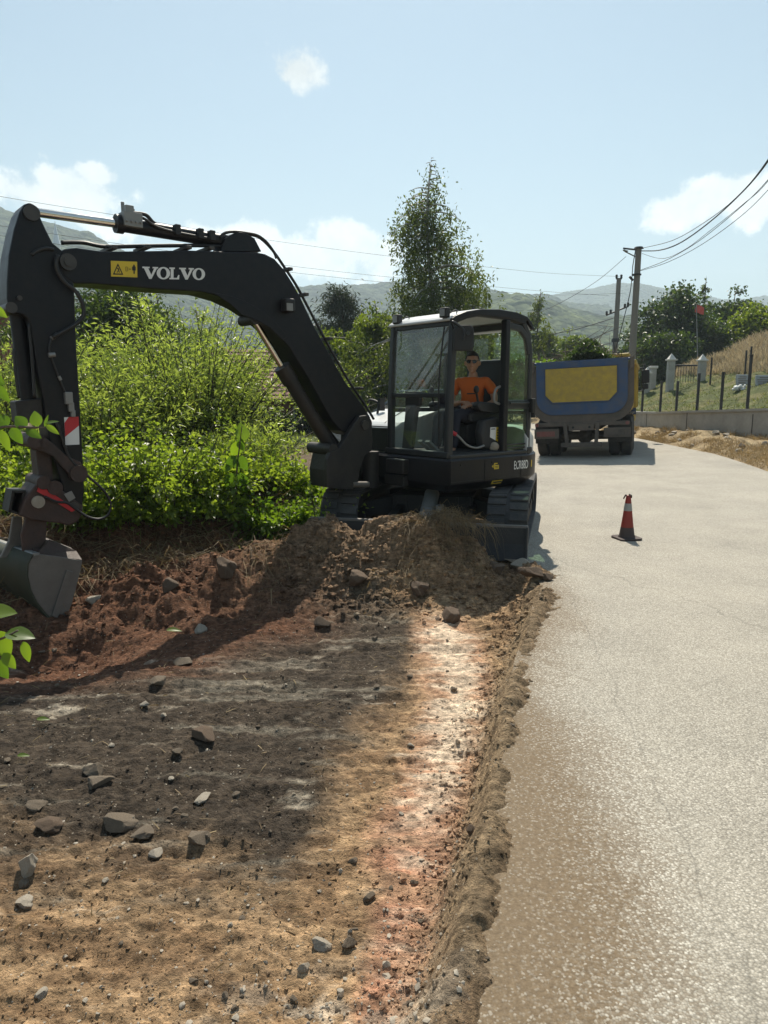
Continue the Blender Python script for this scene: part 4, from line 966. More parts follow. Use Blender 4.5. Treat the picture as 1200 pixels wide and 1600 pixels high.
MB().prism([U(a, .96, b) for a, b in ((.02,1.02),(.30,1.02),(.34,1.20),(.30,1.34),(.05,1.38),(-.02,1.3))], -lv * .12).build('side_box', 'interior', cab, bevel=.04)
MB().flat([U(a, .968, b) for a, b in ((.20,1.15),(.105,1.11),(.095,1.26),(.195,1.26))]).build('white_notice', 'white', cab)
MB().flat([U(a, .968, b) for a, b in ((.103,1.11),(.05,1.09),(.045,1.26),(.095,1.26))]).build('yellow_notice', 'yellow', cab)
g = MB()
for z_ in (1.13,1.16,1.19,1.22): g.flat([U(.085,.970,z_), U(.065,.970,z_-.004), U(.063,.970,z_+.012), U(.083,.970,z_+.014)])
g.flat([U(.185,.970,1.235), U(.115,.970,1.235), U(.115,.970,1.245), U(.185,.970,1.245)]); g.build('notice_print', 'darkmark', cab)
MB().tube([U(.80, .9, 1.24), U(.70, .95, 1.18), U(.58, .97, 1.08), U(.44, .98, 1.04), U(.30, .97, 1.06)], .012).build('coiled_cable', 'greymetal', cab, smooth=180)
MB().tube([U(.80, .9, 1.25), U(.76, .92, 1.22), U(.72, .945, 1.195)], .022).build('cable_plug', 'red', cab, smooth=180)
MB().tube([U(.02, .98, 1.52), U(.0, 1.0, 1.42), U(.02, .99, 1.34), U(.06, .98, 1.36)], .012).tube([U(.05,.99,1.72), U(.16,1.0,1.68), U(.18,1.0,1.56), U(.08,.99,1.52)], .014).build('grab_handle', 'greymetal', cab, smooth=180)
# rag by the door sill, dash, pedals
MB().ball(U(.13, .97, 1.04), .05, 8, (1.2, .7, 1.1)).build('rag', 'stonepale', cab, smooth=180)
MB().prism([U(a, .36, b) for a, b in ((.80,1.0),(.86,1.0),(.80,1.50),(.70,1.54),(.72,1.46))], -lv * .16).build('monitor_column', 'interior', cab, bevel=.02)
MB().box(U(.74, .28, 1.58), (.06, .24, .17), RM).build('monitor', 'interior', cab, bevel=.015)
MB().ball(U(.78, .80, 1.57), .065, 8, (.8, .9, 1.1)).box(U(.80, .80, 1.50), (.05, .16, .05), RM).build('lunch_bag', 'trousers', cab, smooth=60)
for v_ in (.48, .60): MB().prism([U(a, v_, b) for a, b in ((.62,1.0),(.78,1.12),(.80,1.10),(.66,1.0))], -lv * .07).build('pedal', 'greymetal', cab)
# ------------------------------------------------------------------ undercarriage
tv = Vector((.24, .97, 0)).normalized(); nv = Vector((tv.y, -tv.x, 0))
def W2(a, b, z): return CX + tv * a + nv * b + Vector((0, 0, z))
TM = Matrix((tv, nv, UPV)).transposed()
def track(side):
    b0 = side * .925; r_ = .27; half = 1.13; path = []
    for i in range(13): t = -math.pi / 2 + math.pi * i / 12; path.append((half + r_ * math.cos(t), r_ + r_ * math.sin(t)))
    for i in range(1, 24): path.append((half - 2 * half * i / 24, 2 * r_ - .012 * math.sin(i / 24 * math.pi * 2) ** 2))
    for i in range(13): t = math.pi / 2 + math.pi * i / 12; path.append((-half + r_ * math.cos(t), r_ + r_ * math.sin(t)))
    for i in range(1, 24): path.append((-half + 2 * half * i / 24, 0))
    n = len(path); vs = []; wd = .215
    cz = r_
    for (a, z_) in path:
        for (bb, k) in ((-wd, 1), (wd, 1), (wd, .90), (-wd, .90)):
            aa = a if abs(a) < half else math.copysign(half + (abs(a) - half) * k, a)
            vs.append(W2(aa, b0 + bb, cz + (z_ - cz) * k + .004))
    fs = []
    for i in range(n):
        j = (i + 1) % n
        for k in range(4): m = (k + 1) % 4; fs.append((i * 4 + k, j * 4 + k, j * 4 + m, i * 4 + m))
    g = MB().add(vs, fs)
    # lugs: chunky blocks in two offset rows
    per = 0; seg = [math.hypot(path[(i + 1) % n][0] - path[i][0], path[(i + 1) % n][1] - path[i][1]) for i in range(n)]; tot = sum(seg); k = 0
    nl = 54
    for q in range(nl):
        for row in (0, 1):
            s = (q + .5 * row) / nl * tot; i = 0
            while s > seg[i]: s -= seg[i]; i = (i + 1) % n
            p0 = path[i]; p1 = path[(i + 1) % n]; f = s / seg[i]; a = p0[0] + (p1[0] - p0[0]) * f; z_ = p0[1] + (p1[1] - p0[1]) * f
            dx, dz = (p1[0] - p0[0]) / seg[i], (p1[1] - p0[1]) / seg[i]; tx = tv * dx + UPV * dz; no = (tv * dz - UPV * dx)
            g.box(W2(a, b0 + (-.115 if row else .115), z_ + .004) + no * .012, (.078, .19, .026), Matrix((tx, nv, tx.cross(nv))).transposed())
    tr = g.build('track', 'rubber', ex, bevel=.006)
    f = MB().box(W2(0, b0, .27), (2.1, .30, .26), TM)
    for a in (-.8, -.4, 0, .4, .8): f.cyl(W2(a, b0 - .17, .16), W2(a, b0 + .17, .16), .09, n=16)
    f.build('track_frame', 'dirtyblack', tr, bevel=.01)
    MB().cyl(W2(half, b0 - .15, r_), W2(half, b0 + .15, r_), .21, n=24).cyl(W2(half, b0 - .18, r_), W2(half, b0 + .18, r_), .10, n=16).build('sprocket', 'dirtyblack', tr, smooth=40)
    MB().cyl(W2(-half, b0 - .15, r_), W2(-half, b0 + .15, r_), .22, n=24).build('idler', 'dirtyblack', tr, smooth=40)
track(1); track(-1)
uc = MB().box(W2(-.1, 0, .34), (1.2, .95, .24), TM)
for s in (-1, 1):
    for e in (-1, 1):
        uc.prism([W2(e * .55, s * .40, .45), W2(e * .75, s * .80, .36), W2(e * .75, s * .80, .18), W2(e * .55, s * .40, .20)], tv * (-e * .3))
uc = uc.build('undercarriage', 'dirtyblack', ex, bevel=.015)
g = MB()
for b in (-.44, -.30, .30, .44): MB().box(W2(-.71, b, .33), (.03, .03, .24), TM).build('rib', 'dirtyblack', uc, bevel=.004)
g = MB(); g.cyl(W2(-1.35, .03, .20), W2(-.85, .03, .50), .085, n=20).cyl(W2(-1.05, .03, .38), W2(-.80, .03, .53), .06, n=20).box(W2(-1.1, .16, .36), (.12, .07, .10), TM)
g.build('blade_cylinder', 'greymetal', uc, smooth=40)
for b in (-.42, .42): MB().prism([W2(-.6, b, .36), W2(-1.66, b, .22), W2(-1.66, b, .08), W2(-.6, b, .18)], nv * .09).build('blade_arm', 'dirtyblack', uc, bevel=.01)
prof = [(-1.66, .30), (-1.64, .29), (-1.67, .20), (-1.69, .10), (-1.80, -.02), (-1.83, -.02), (-1.78, .06), (-1.74, .14), (-1.72, .22), (-1.70, .30)]
bl = MB().prism([W2(a, -1.15, z_) for a, z_ in prof], nv * 2.30).build('dozer_blade', 'dirtyblack', ex, bevel=.004)
MB().box(W2(-1.67, 0, .305), (.06, 2.31, .03), TM).build('blade_lip', 'steel', bl, bevel=.006)
for s in (-1, 1): MB().prism([W2(a, s * 1.15 - .01, z_) for a, z_ in ((-1.62,.31),(-1.74,.31),(-1.86,-.02),(-1.66,-.02))], nv * .02).build('end_plate', 'dirtyblack', bl, bevel=.004)
# ------------------------------------------------------------------ operator, seated in the cab and looking out of the open door
def skinned(name, verts, edges, radii, sub=2):
    me = bpy.data.meshes.new(name); me.from_pydata([tuple(v) for v in verts], edges, []); me.update()
    o = bpy.data.objects.new(name, me); COL.objects.link(o)
    m = o.modifiers.new('skin', 'SKIN'); m.use_smooth_shade = True; m.branch_smoothing = .4
    for i, r_ in enumerate(radii):
        rr = r_ if isinstance(r_, tuple) else (r_, r_); me.skin_vertices[0].data[i].radius = rr
        me.skin_vertices[0].data[i].use_root = (i == 0)
    s = o.modifiers.new('sub', 'SUBSURF'); s.levels = sub; s.render_levels = sub
    bpy.context.view_layer.update()
    dg = bpy.context.evaluated_depsgraph_get(); res = bpy.data.meshes.new_from_object(o.evaluated_get(dg)); bpy.data.objects.remove(o)
    return res
def fuse(name, meshes, voxel):
    """one continuous surface out of overlapping pieces"""
    bm = bmesh.new()
    for m_ in meshes: bm.from_mesh(m_)
    me = bpy.data.meshes.new(name); bm.to_mesh(me); bm.free()
    o = bpy.data.objects.new(name, me); COL.objects.link(o)
    r_ = o.modifiers.new('remesh', 'REMESH'); r_.mode = 'VOXEL'; r_.voxel_size = voxel; r_.use_smooth_shade = True
    s = o.modifiers.new('smooth', 'SMOOTH'); s.factor = .5; s.iterations = 2
    bpy.context.view_layer.update()
    res = bpy.data.meshes.new_from_object(o.evaluated_get(bpy.context.evaluated_depsgraph_get())); bpy.data.objects.remove(o); return res
hip = U(.06, .56, 1.375)
ta = R(28); Fv = (hv * math.cos(ta) + lv * math.sin(ta)).normalized(); Sv = UPV.cross(Fv)       # Sv: towards his left
def B(f, s, z): return hip + Fv * f + Sv * s + UPV * z
def Lg(f, s, z): return hip + hv * f + lv * s + UPV * z
per = thing('person', (hip.x, hip.y, .99), 'person in orange t-shirt and sunglasses sitting at the controls of the excavator cab', 'person')
# limbs
wrR, wrL = B(.245, -.075, .165), B(.25, .07, .13)
V = [hip, B(.005, 0, .14), B(.015, 0, .28), B(.005, 0, .40), B(.005, 0, .455), B(.02, 0, .53),            # 0-5 spine, neck
     B(.0, .155, .405), B(.015, .245, .30), B(.03, .275, .17), B(.15, .19, .12), wrL,                        # 6-10 left arm
     B(.0, -.155, .405), B(.02, -.23, .30), B(.06, -.245, .17), B(.17, -.16, .14), wrR,                      # 11-15 right arm
     Lg(.05, .10, -.0), Lg(.42, .13, .03), Lg(.44, .13, -.2), Lg(.46, .13, -.40), Lg(.58, .14, -.43),
     Lg(.05, -.10, -.0), Lg(.42, -.13, .03), Lg(.44, -.13, -.2), Lg(.46, -.13, -.40), Lg(.58, -.14, -.43)]
E = [(0,1),(1,2),(2,3),(3,4),(4,5),(3,6),(6,7),(7,8),(8,9),(9,10),(3,11),(11,12),(12,13),(13,14),(14,15),(0,16),(16,17),(17,18),(18,19),(19,20),(0,21),(21,22),(22,23),(23,24),(24,25)]
RAD = [(.13,.11),(.125,.10),(.14,.105),(.10,.08),.058,.055, .062,.048,.042,.036,.026, .062,.048,.042,.036,.026, .085,.062,.05,.038,.035, .085,.062,.05,.038,.035]
body = skinned('limbs', V, E, RAD)
# head
hc = B(.035, .0, .615); Fh = Vector((-.22, -.97, -.03)).normalized(); Sh = UPV.cross(Fh).normalized(); Uh = Fh.cross(Sh)
def Hd(f, s, z): return hc + Fh * f + Sh * s + Uh * z
g = MB(); n = 20; vs = []; fs = []
for j in range(n + 1):
    a = math.pi * j / n; z = math.cos(a)
    for i in range(2 * n):
        t = math.pi * i / n; f = math.sin(a) * math.cos(t); s = math.sin(a) * math.sin(t)
        jaw = max(0, -z); wd = .076 * (1 - .30 * jaw ** 1.5); dp = .094 * (1 - .12 * jaw) if f > 0 else .098 * (1 - .35 * jaw)
        ff = f * dp + (.012 * jaw if f > 0 else 0)
        if f > 0: ff += .008 * math.exp(-((z - .22) / .10) ** 2) * math.exp(-(s / .7) ** 2) - .007 * math.exp(-((z - .05) / .1) ** 2) * math.exp(-((abs(s) - .38) / .2) ** 2)
        vs.append(Hd(ff, s * wd, z * .122))
m = 2 * n
for j in range(n):
    for i in range(m): fs.append((j * m + i, (j + 1) * m + i, (j + 1) * m + (i + 1) % m, j * m + (i + 1) % m))
g.add(vs, fs); head = g.mesh('head')
x = MB()
x.cyl(Hd(.088, 0, .018), Hd(.112, 0, -.028), .009, .016, n=10); x.ball(Hd(.108, 0, -.027), .014, 6); x.ball(Hd(.098, .012, -.03), .010, 6); x.ball(Hd(.098, -.012, -.03), .010, 6)
x.ball(Hd(.090, 0, -.062), .012, 6, (1.6, 1.2, .55)); x.ball(Hd(.088, 0, -.074), .012, 6, (1.4, 1.1, .6)); x.ball(Hd(.082, 0, -.102), .020, 6)
for s in (-1, 1): x.ball(Hd(-.005, s * .078, -.005), .026, 8, (.8, .45, 1.2))
feat = x.mesh('features')
# hands: palm, four fingers of different lengths, thumb
def hand(wr, fwd, across, up, side):
    """fwd along the fingers, across towards the little finger, up = back of the hand"""
    fwd = fwd.normalized(); across = (across - fwd * across.dot(fwd)).normalized(); up_ = fwd.cross(across) * side
    if up_.dot(up) < 0: up_ = -up_
    q = lambda a, b, c_: wr + fwd * a + across * b + up_ * c_
    ms = []
    pv_ = [q(0, 0, 0), q(.035, 0, .002), q(.075, 0, .004)]
    ms.append(skinned('palm', pv_, [(0,1),(1,2)], [(.022,.020),(.036,.017),(.038,.014)], 1))
    for k, (b, ln) in enumerate(((-.030,.072),(-.010,.080),(.011,.074),(.030,.058))):
        p0 = q(.060, b, .004); p1 = q(.085, b * 1.05, .006); p2 = q(.085 + ln * .42, b * 1.1, -.010 - .004 * k); p3 = q(.085 + ln * .60, b * 1.1, -.040 - .003 * k)
        ms.append(skinned('finger', [p0, p1, p2, p3], [(0,1),(1,2),(2,3)], [.0098,.0095,.0088,.0075], 1))
    ms.append(skinned('thumb', [q(.018, -.022, -.002), q(.040, -.048, -.010), q(.070, -.056, -.022), q(.094, -.046, -.032)], [(0,1),(1,2),(2,3)], [.013,.012,.0105,.0085], 1))
    return ms
hR = hand(wrR, -hv * .0 + Fv * .35 + Sv * .9 - UPV * .12, Fv * .9 - UPV * .4, UPV + Fv * .4, 1)
hL = hand(wrL, Fv * .55 - Sv * .75 - UPV * .1, Fv * .9 - UPV * .3, UPV + Fv * .3, 1)
me = fuse('body', [body, head, feat] + hR + hL, .0062)
bodyo = link(me, 'body', 'skin', per, smooth=180)
# clothes
Vs = [hip + UPV * .02, B(.005, 0, .14), B(.018, 0, .28), B(.005, 0, .395), B(.0, 0, .435), B(.0, .158, .402), B(.015, .24, .31), B(.022, .262, .245), B(.0, -.158, .402), B(.02, -.225, .31), B(.04, -.240, .245)]
Es = [(0,1),(1,2),(2,3),(3,4),(3,5),(5,6),(6,7),(3,8),(8,9),(9,10)]
sh = skinned('shirt', Vs, Es, [(.155,.125),(.146,.12),(.16,.125),(.118,.098),(.075,.072),.080,.066,.066,.080,.066,.066])
nzs = [(math.sin(v.co.x * 60 + v.co.z * 35) + math.sin(v.co.z * 80 - v.co.x * 25)) * .003 for v in sh.vertices]
for v, k in zip(sh.vertices, nzs): v.co += v.normal * k
link(sh, 'shirt', 'shirt', bodyo, smooth=180)
q = [B(.146, .07 + a, .255 + b) for a, b in ((0,0),(-.10,-.002),(-.10,.012),(0,.014))]
MB().flat(q).build('chest_print', 'darkmark', bodyo)
Vt = [hip, Lg(.05, .10, .0), Lg(.42, .13, .03), Lg(.44, .13, -.2), Lg(.46, .13, -.36), Lg(.05, -.10, .0), Lg(.42, -.13, .03), Lg(.44, -.13, -.2), Lg(.46, -.13, -.36)]
link(skinned('trousers', Vt, [(0,1),(1,2),(2,3),(3,4),(0,5),(5,6),(6,7),(7,8)], [(.15,.12),.10,.078,.066,.06,.10,.078,.066,.06]), 'trousers', 'trousers', bodyo, smooth=180)
g = MB()
for s in (-1, 1): g.prism([Lg(.42, s * .13 + .045, -.46), Lg(.62, s * .14 + .045, -.46), Lg(.66, s * .14, -.455), Lg(.62, s * .14 - .045, -.46), Lg(.42, s * .13 - .045, -.46)], UPV * .07)
g.build('shoes', 'darkmark', bodyo, bevel=.02)
# short dark hair
g = MB(); vs = []; fs = []; n = 16; m = 32
for j in range(n + 1):
    a = math.pi * .56 * j / n
    for i in range(m):
        t = 2 * math.pi * i / m; f = math.cos(t); aa = a * (.56 if f > .35 else (.56 + .44 * min(1, (.35 - f) / .5)))
        z = math.cos(aa); wdt = math.sin(aa); k = 1.07 + .025 * math.sin(i * 5.1 + j * 3.3)
        vs.append(Hd(wdt * f * (.096 if f > 0 else .101) * k, wdt * math.sin(t) * .079 * k, z * .122 * k + .004))
for j in range(n):
    for i in range(m): fs.append((j * m + i, (j + 1) * m + i, (j + 1) * m + (i + 1) % m, j * m + (i + 1) % m))
g.add(vs, fs).build('hair', 'hair', bodyo, smooth=180)
# sunglasses
gl = MB()
for s in (-1, 1):
    pts = [Hd(.101 - .018 * (abs(b) / .06) ** 2, s * b, z) for b, z in ((.008,.030),(.030,.034),(.056,.030),(.062,.016),(.050,-.004),(.030,-.010),(.014,-.002))]
    gl.prism(pts, Fh * .008)
gl.tube([Hd(.106, -.012, .024), Hd(.110, 0, .026), Hd(.106, .012, .024)], .003)
for s in (-1, 1): gl.tube([Hd(.092, s * .060, .026), Hd(.05, s * .078, .026), Hd(-.01, s * .082, .018)], .003)
gl.build('sunglasses', 'lens', bodyo, bevel=.002)
for s, wr in ((1, wrL),): MB().lathe([(.030,-.012),(.034,-.008),(.034,.008),(.030,.012)], wr, 16, (wr - B(.15, .19, .12)).to_track_quat('Z', 'Y').to_matrix()).build('wristwatch', 'greymetal', bodyo, smooth=40)
# ------------------------------------------------------------------ dump truck (own coordinates: x right, y forward, z up, origin on the road under the rear axle)
TL = Vector((5.36, 18.95, 0)); TRZ = -R(20.5)
TL.z = float(bank(np.array([TL.x]), np.array([TL.y]))[0])
tk = thing('dump_truck', TL, 'blue and yellow tipper truck seen from behind, loaded with cut brushwood', 'truck', rot=(0, -R(2.6), TRZ))
def tyre(g, x, y, r_=.50, w_=.27):
    AX = Matrix(((0, 0, 1), (0, 1, 0), (-1, 0, 0)))
    g.lathe([(r_ * .55, -w_ / 2), (r_ * .9, -w_ / 2), (r_, -w_ * .38), (r_, w_ * .38), (r_ * .9, w_ / 2), (r_ * .55, w_ / 2)], (x, y, r_), 36, AX)
def wheel(x, y):
    g = MB(); tyre(g, x, y); o = g.build('wheel', 'tyre', tk, smooth=40)
    AX = Matrix(((0, 0, 1), (0, 1, 0), (-1, 0, 0)))
    MB().lathe([(.10, -.11), (.26, -.09), (.27, .0), (.26, .10), (.1, .06)], (x, y, .5), 24, AX).build('rim', 'truckdirty', o, smooth=40)
for y in (0.05, 1.38):
    for x in (-1.06, -.76, .76, 1.06): wheel(x, y)
for x in (-.98, .98): wheel(x, 4.6)
g = MB()
for x in (-.40, .40): g.box((x, 2.6, .82), (.09, 6.6, .24))
for y in (-.55, .7, 2.2): g.box((0, y, .80), (.8, .10, .18))
for y in (.05, 1.38): g.cyl((-1.15, y, .5), (1.15, y, .5), .09, n=14); g.ball((0, y, .5), .2, 8)
g.build('chassis', 'truckdirty', tk, bevel=.01)
# tipper body: half round section
def usec(w_, zt, zb, r_, n=9):
    pts = [(-w_, zt), (-w_, zb + r_)]
    for i in range(1, n): t = math.pi + math.pi / 2 * i / n; pts.append((-w_ + r_ + r_ * math.cos(t), zb + r_ + r_ * math.sin(t)))
    pts += [(-w_ + r_, zb), (w_ - r_, zb)]
    for i in range(1, n): t = 1.5 * math.pi + math.pi / 2 * i / n; pts.append((w_ - r_ + r_ * math.cos(t), zb + r_ + r_ * math.sin(t)))
    pts += [(w_, zb + r_), (w_, zt)]
    return pts
outer = usec(1.22, 2.36, .93, .52); inner = usec(1.15, 2.36, 1.0, .46)
g = MB(); n = len(outer); vs = []
for y in (-.95, 3.6):
    vs += [(x, y, z) for x, z in outer]; vs += [(x, y, z) for x, z in inner]
fs = []
for i in range(n - 1):
    a, b, c_, d = i, n + i, 2 * n + i, 3 * n + i
    fs += [(a, a + 1, c_ + 1, c_), (b, d, d + 1, b + 1), (a, b, b + 1, a + 1), (c_, c_ + 1, d + 1, d)]
fs += [(0, 2 * n, 3 * n, n), (n - 1, 2 * n - 1, 4 * n - 1, 3 * n - 1)]
bedo = g.add(vs, fs).build('tipper_body', 'truckyellow', tk, smooth=40)
# muddy rear frame of the body around the tailgate
ro = usec(1.245, 2.34, .90, .54); ri = usec(1.10, 2.34, 1.10, .44)
g = MB(); vs = []
for y in (-.99, -.86): vs += [(x, y, z) for x, z in ro] + [(x, y, z) for x, z in ri]
g.add(vs, [f for f in fs]).build('rear_frame', 'truckdirty', bedo, smooth=40)
MB().box((0, 3.62, 1.7), (2.4, .06, 1.5)).build('front_bulkhead', 'truckblue', bedo, bevel=.01)
for x in (-1.25, 1.25):
    g = MB()
    for y in (.2, 1.3, 2.4): g.box((x, y, 1.75), (.06, .10, 1.1))
    g.box((x, 1.3, 2.33), (.09, 4.5, .09)); g.build('side_rib', 'truckyellow', bedo, bevel=.01)
tg = MB().prism([(x, -1.03, z) for x, z in usec(1.105, 2.44, 1.10, .42)], (0, .07, 0)).build('tailgate', 'truckblue', tk, bevel=.015)
MB().prism([(x, -1.045, z) for x, z in ((-.88,2.26),(.85,2.26),(.85,1.62),(.66,1.42),(-.70,1.42),(-.88,1.60))], (0, .03, 0)).build('panel', 'truckyellow', tg, bevel=.01)
g = MB()
for pts in ([(-.90,2.28),(.87,2.28)], [(.87,2.28),(.87,1.61),(.67,1.40),(-.71,1.40),(-.90,1.59),(-.90,2.28)]):
    for a, b in zip(pts[:-1], pts[1:]): g.cyl((a[0], -1.04, a[1]), (b[0], -1.04, b[1]), .018, n=6)
g.build('panel_rim', 'truckblue', tg)
MB().cyl((-1.24, -1.0, 2.40), (1.22, -1.0, 2.40), .035, n=10).build('hinge_bar', 'truckblue', tg, smooth=60)
for x in (-1.2, 1.2): MB().prism([(x - .05, -1.06, 2.46), (x + .05, -1.06, 2.46), (x + .05, -1.06, 2.2), (x - .05, -1.06, 2.15)], (0, .12, 0)).build('hinge_ear', 'truckdirty', tg, bevel=.01)
# rear beam, lamps, underrun bar
MB().box((0, -.95, .86), (2.3, .12, .10)).build('rear_crossmember', 'truckdirty', tk, bevel=.01)
for x in (-.86, .86):
    o = MB().box((x, -1.0, .63), (.64 if x > 0 else .62, .05, .24)).build('lamp_board', 'truckdirty', tk, bevel=.01)
    MB().box((x - .02, -1.032, .63), (.46 if x < 0 else .40, .02, .13)).build('tail_lamp', 'truckred' if x < 0 else 'truckdirty', o, bevel=.006)
g = MB(); g.box((0, -1.0, .34), (1.0, .09, .11))
for x in (-.40, .40): g.prism([(x - .045, -1.05, .90), (x + .045, -1.05, .90), (x + .045 + (.05 if x < 0 else -.05), -1.05, .32), (x - .045 + (.05 if x < 0 else -.05), -1.05, .32)], (0, .09, 0))
g.build('underrun_guard', 'truckdirty', tk, bevel=.012)
o = MB().box((0, -1.03, .78), (.62, .05, .17)).build('rear_beam', 'truckdirty', tk, bevel=.01)
MB().cyl((-.2, -1.06, .78), (-.2, -1.02, .78), .03, n=12).cyl((.2, -1.06, .78), (.2, -1.02, .78), .03, n=12).build('bolt', 'darkmark', o)
for x in (-.91, .91): MB().box((x, -.62, .62), (.58, .02, .5)).build('mudflap', 'tyre', tk)
for x in (-1.1, 1.1): MB().cyl((x, -1.07, .86), (x, -1.0, .86), .045, n=14).build('reflector', 'truckred', tk)
for x in (-.91, .91): MB().box((x, .75, 1.06), (.58, 2.6, .03)).build('mudguard', 'truckdirty', tk)
# cab
cb = MB().prism([(x, 3.85, z) for x, z in ((-1.15,.7),(1.15,.7),(1.17,1.6),(1.08,2.55),(.95,2.70),(-.95,2.70),(-1.08,2.55),(-1.17,1.6))], (0, 1.75, 0)).build('cab', 'truckyellow', tk, bevel=.06)
MB().prism([(x, 3.84, z) for x, z in ((-.8,1.75),(.8,1.75),(.75,2.4),(-.75,2.4))], (0, -.01, 0)).build('rear_window', 'lens', cb)
MB().box((0, 4.5, 2.78), (2.0, .9, .12)).build('roof_visor', 'truckyellow', cb, bevel=.04)
for s in (-1, 1):
    o = MB().tube([(s * 1.15, 4.9, 2.35), (s * 1.42, 5.0, 2.35), (s * 1.44, 5.0, 1.75), (s * 1.16, 4.95, 1.65)], .018).build('mirror_arm', 'darkmark', cb, smooth=60)
    MB().box((s * 1.45, 4.98, 2.12), (.24, .09, .42)).box((s * 1.44, 4.98, 1.80), (.2, .09, .16)).build('mirror', 'darkmark', o, bevel=.03)
tkM = Matrix.Translation(TL) @ Matrix.Rotation(TRZ, 4, 'Z') @ Matrix.Rotation(-R(2.6), 4, 'Y')

# ------------------------------------------------------------------ traffic cone
q = G(979, 842, .0); zc = float(bank(np.array([q.x]), np.array([q.y]))[0])
cn = thing('traffic_cone', (q.x, q.y, zc), 'faded red traffic cone with a worn grey band standing on the road', 'traffic cone', rot=(R(1.5), R(-1.5), R(12))); cn.scale = (.70, .70, 1.05)
AXc = Matrix.Identity(3)
def cone_r(z): return .118 - (.118 - .034) * (z - .03) / .46
co = MB().lathe([(.135, .022), (.128, .035), (.118, .045), (cone_r(.20), .20), (cone_r(.33), .33), (cone_r(.40), .40), (.036, .47), (.030, .478), (.018, .478)], (0, 0, 0), 40).build('cone_body', 'conered', cn, smooth=50)
MB().lathe([(cone_r(.315) + .002, .315), (cone_r(.315) + .003, .318), (cone_r(.395) + .003, .392), (cone_r(.395) + .002, .395)], (0, 0, 0), 40).build('reflective_band', 'conegrey', co, smooth=50)
MB().lathe([(.137, .022), (.131, .036), (.121, .046), (cone_r(.13) + .002, .13), (cone_r(.13) + .001, .135)], (0, 0, 0), 40).build('dirt_skirt', 'conedark', co, smooth=50)
MB().prism([(x, y, 0) for x, y in ((-.19,-.15),(-.15,-.19),(.15,-.19),(.19,-.15),(.19,.15),(.15,.19),(-.15,.19),(-.19,.15))], (0, 0, .024)).build('base', 'conedark', cn, bevel=.006)
g = MB()
for a, l_, d in ((.3, .05, -.02), (2.6, .055, -.03), (4.4, .035, .03), (5.5, .03, -.015)): g.tube([(.028 * math.cos(a), .028 * math.sin(a), .470), (.045 * math.cos(a), .045 * math.sin(a), .480), (.02 * math.cos(a) + l_ * math.cos(a), .02 * math.sin(a) + l_ * math.sin(a), .47 + d)], .010, n=6)
g.build('torn_tip', 'conedark', co, smooth=60)

# ------------------------------------------------------------------ retaining wall with fence posts
yy = np.arange(14.0, 66, .5); g = MB(); vs = []; 
for y in yy:
    x = float(Wx(y)); t = float(wall_top(y)); vs += [(x, y, -.3), (x, y, t), (x + .45, y, t), (x + .45, y, -.3)]
fs = []
for i in range(len(yy) - 1):
    for k in range(3): fs.append((i * 4 + k, i * 4 + k + 1, (i + 1) * 4 + k + 1, (i + 1) * 4 + k))
fs += [(0, 1, 2, 3), tuple((len(yy) - 1) * 4 + k for k in (3, 2, 1, 0))]
wl = g.add(vs, fs).build('retaining_wall', 'concrete', None, origin=(9.7, 26, 0)); tag(wl, 'low weathered concrete retaining wall along the right side of the road', 'wall')
g = MB(); vs = []
for y in yy:
    x = float(Wx(y)); t = float(wall_top(y)) + .004; vs += [(x - .05, y, t), (x - .05, y, t + .07), (x + .48, y, t + .07), (x + .48, y, t)]
g.add(vs, [(i * 4 + k, i * 4 + (k + 1) % 4, (i + 1) * 4 + (k + 1) % 4, (i + 1) * 4 + k) for i in range(len(yy) - 1) for k in range(4)]).build('coping', 'concrete', wl)
g = MB()
for y in np.arange(15, 60, 2.9): x = float(Wx(y)); g.box((x - .003, y, .5), (.012, .025, 1.2))
g.build('joint', 'darkmark', wl)
fe = thing('fence', (9.8, 26, 1), 'row of thin dark steel fence posts on the concrete wall', 'fence')
POSTS = [(998,572,33),(1020,580,29.5),(1043,572,27.3),(1064,598,25.8),(1087,598,24.6),(1113,586,23.4),(1137,584,22.3),(1172,557,21.2),(1215,585,20.0)]
for u, vt, Y in POSTS:
    x = (u - 600) / FPX * Y
    x = float(Wx(Y)) + .11; t = float(wall_top(Y)); top = P(u, vt, Y).z; top = min(max(top, t + .7), t + 2.0)
    g = MB().box((x, Y, (t + top) / 2 + .03), (.07, .07, top - t + .02)).box((x, Y, top + .045), (.085, .085, .02)); g.build('post', 'fencepost', fe, bevel=.006)
g = MB()
for (a, b) in zip(POSTS[:-1], POSTS[1:]):
    for dz in (.35, .72): g.cyl((float(Wx(a[2])) + .11, a[2], float(wall_top(a[2])) + dz), (float(Wx(b[2])) + .11, b[2], float(wall_top(b[2])) + dz), .004, n=4, cap=False)
g.build('wire_strand', 'fencepost', fe)
back = thing('fence', (14, 32, 2.5), 'dark posts of the upper fence on the grassy slope behind the marble slabs', 'fence')
for u, vt, vb, Y in ((1110,562,592,33),(1164,551,582,31.5),(1171,545,585,30.5)):
    a = P(u, vb, Y); z0 = H(a.x, Y); MB().box((a.x, Y, (z0 + P(u, vt, Y).z) / 2), (.06, .06, P(u, vt, Y).z - z0 + .2)).build('post', 'fencepost', back, bevel=.005)
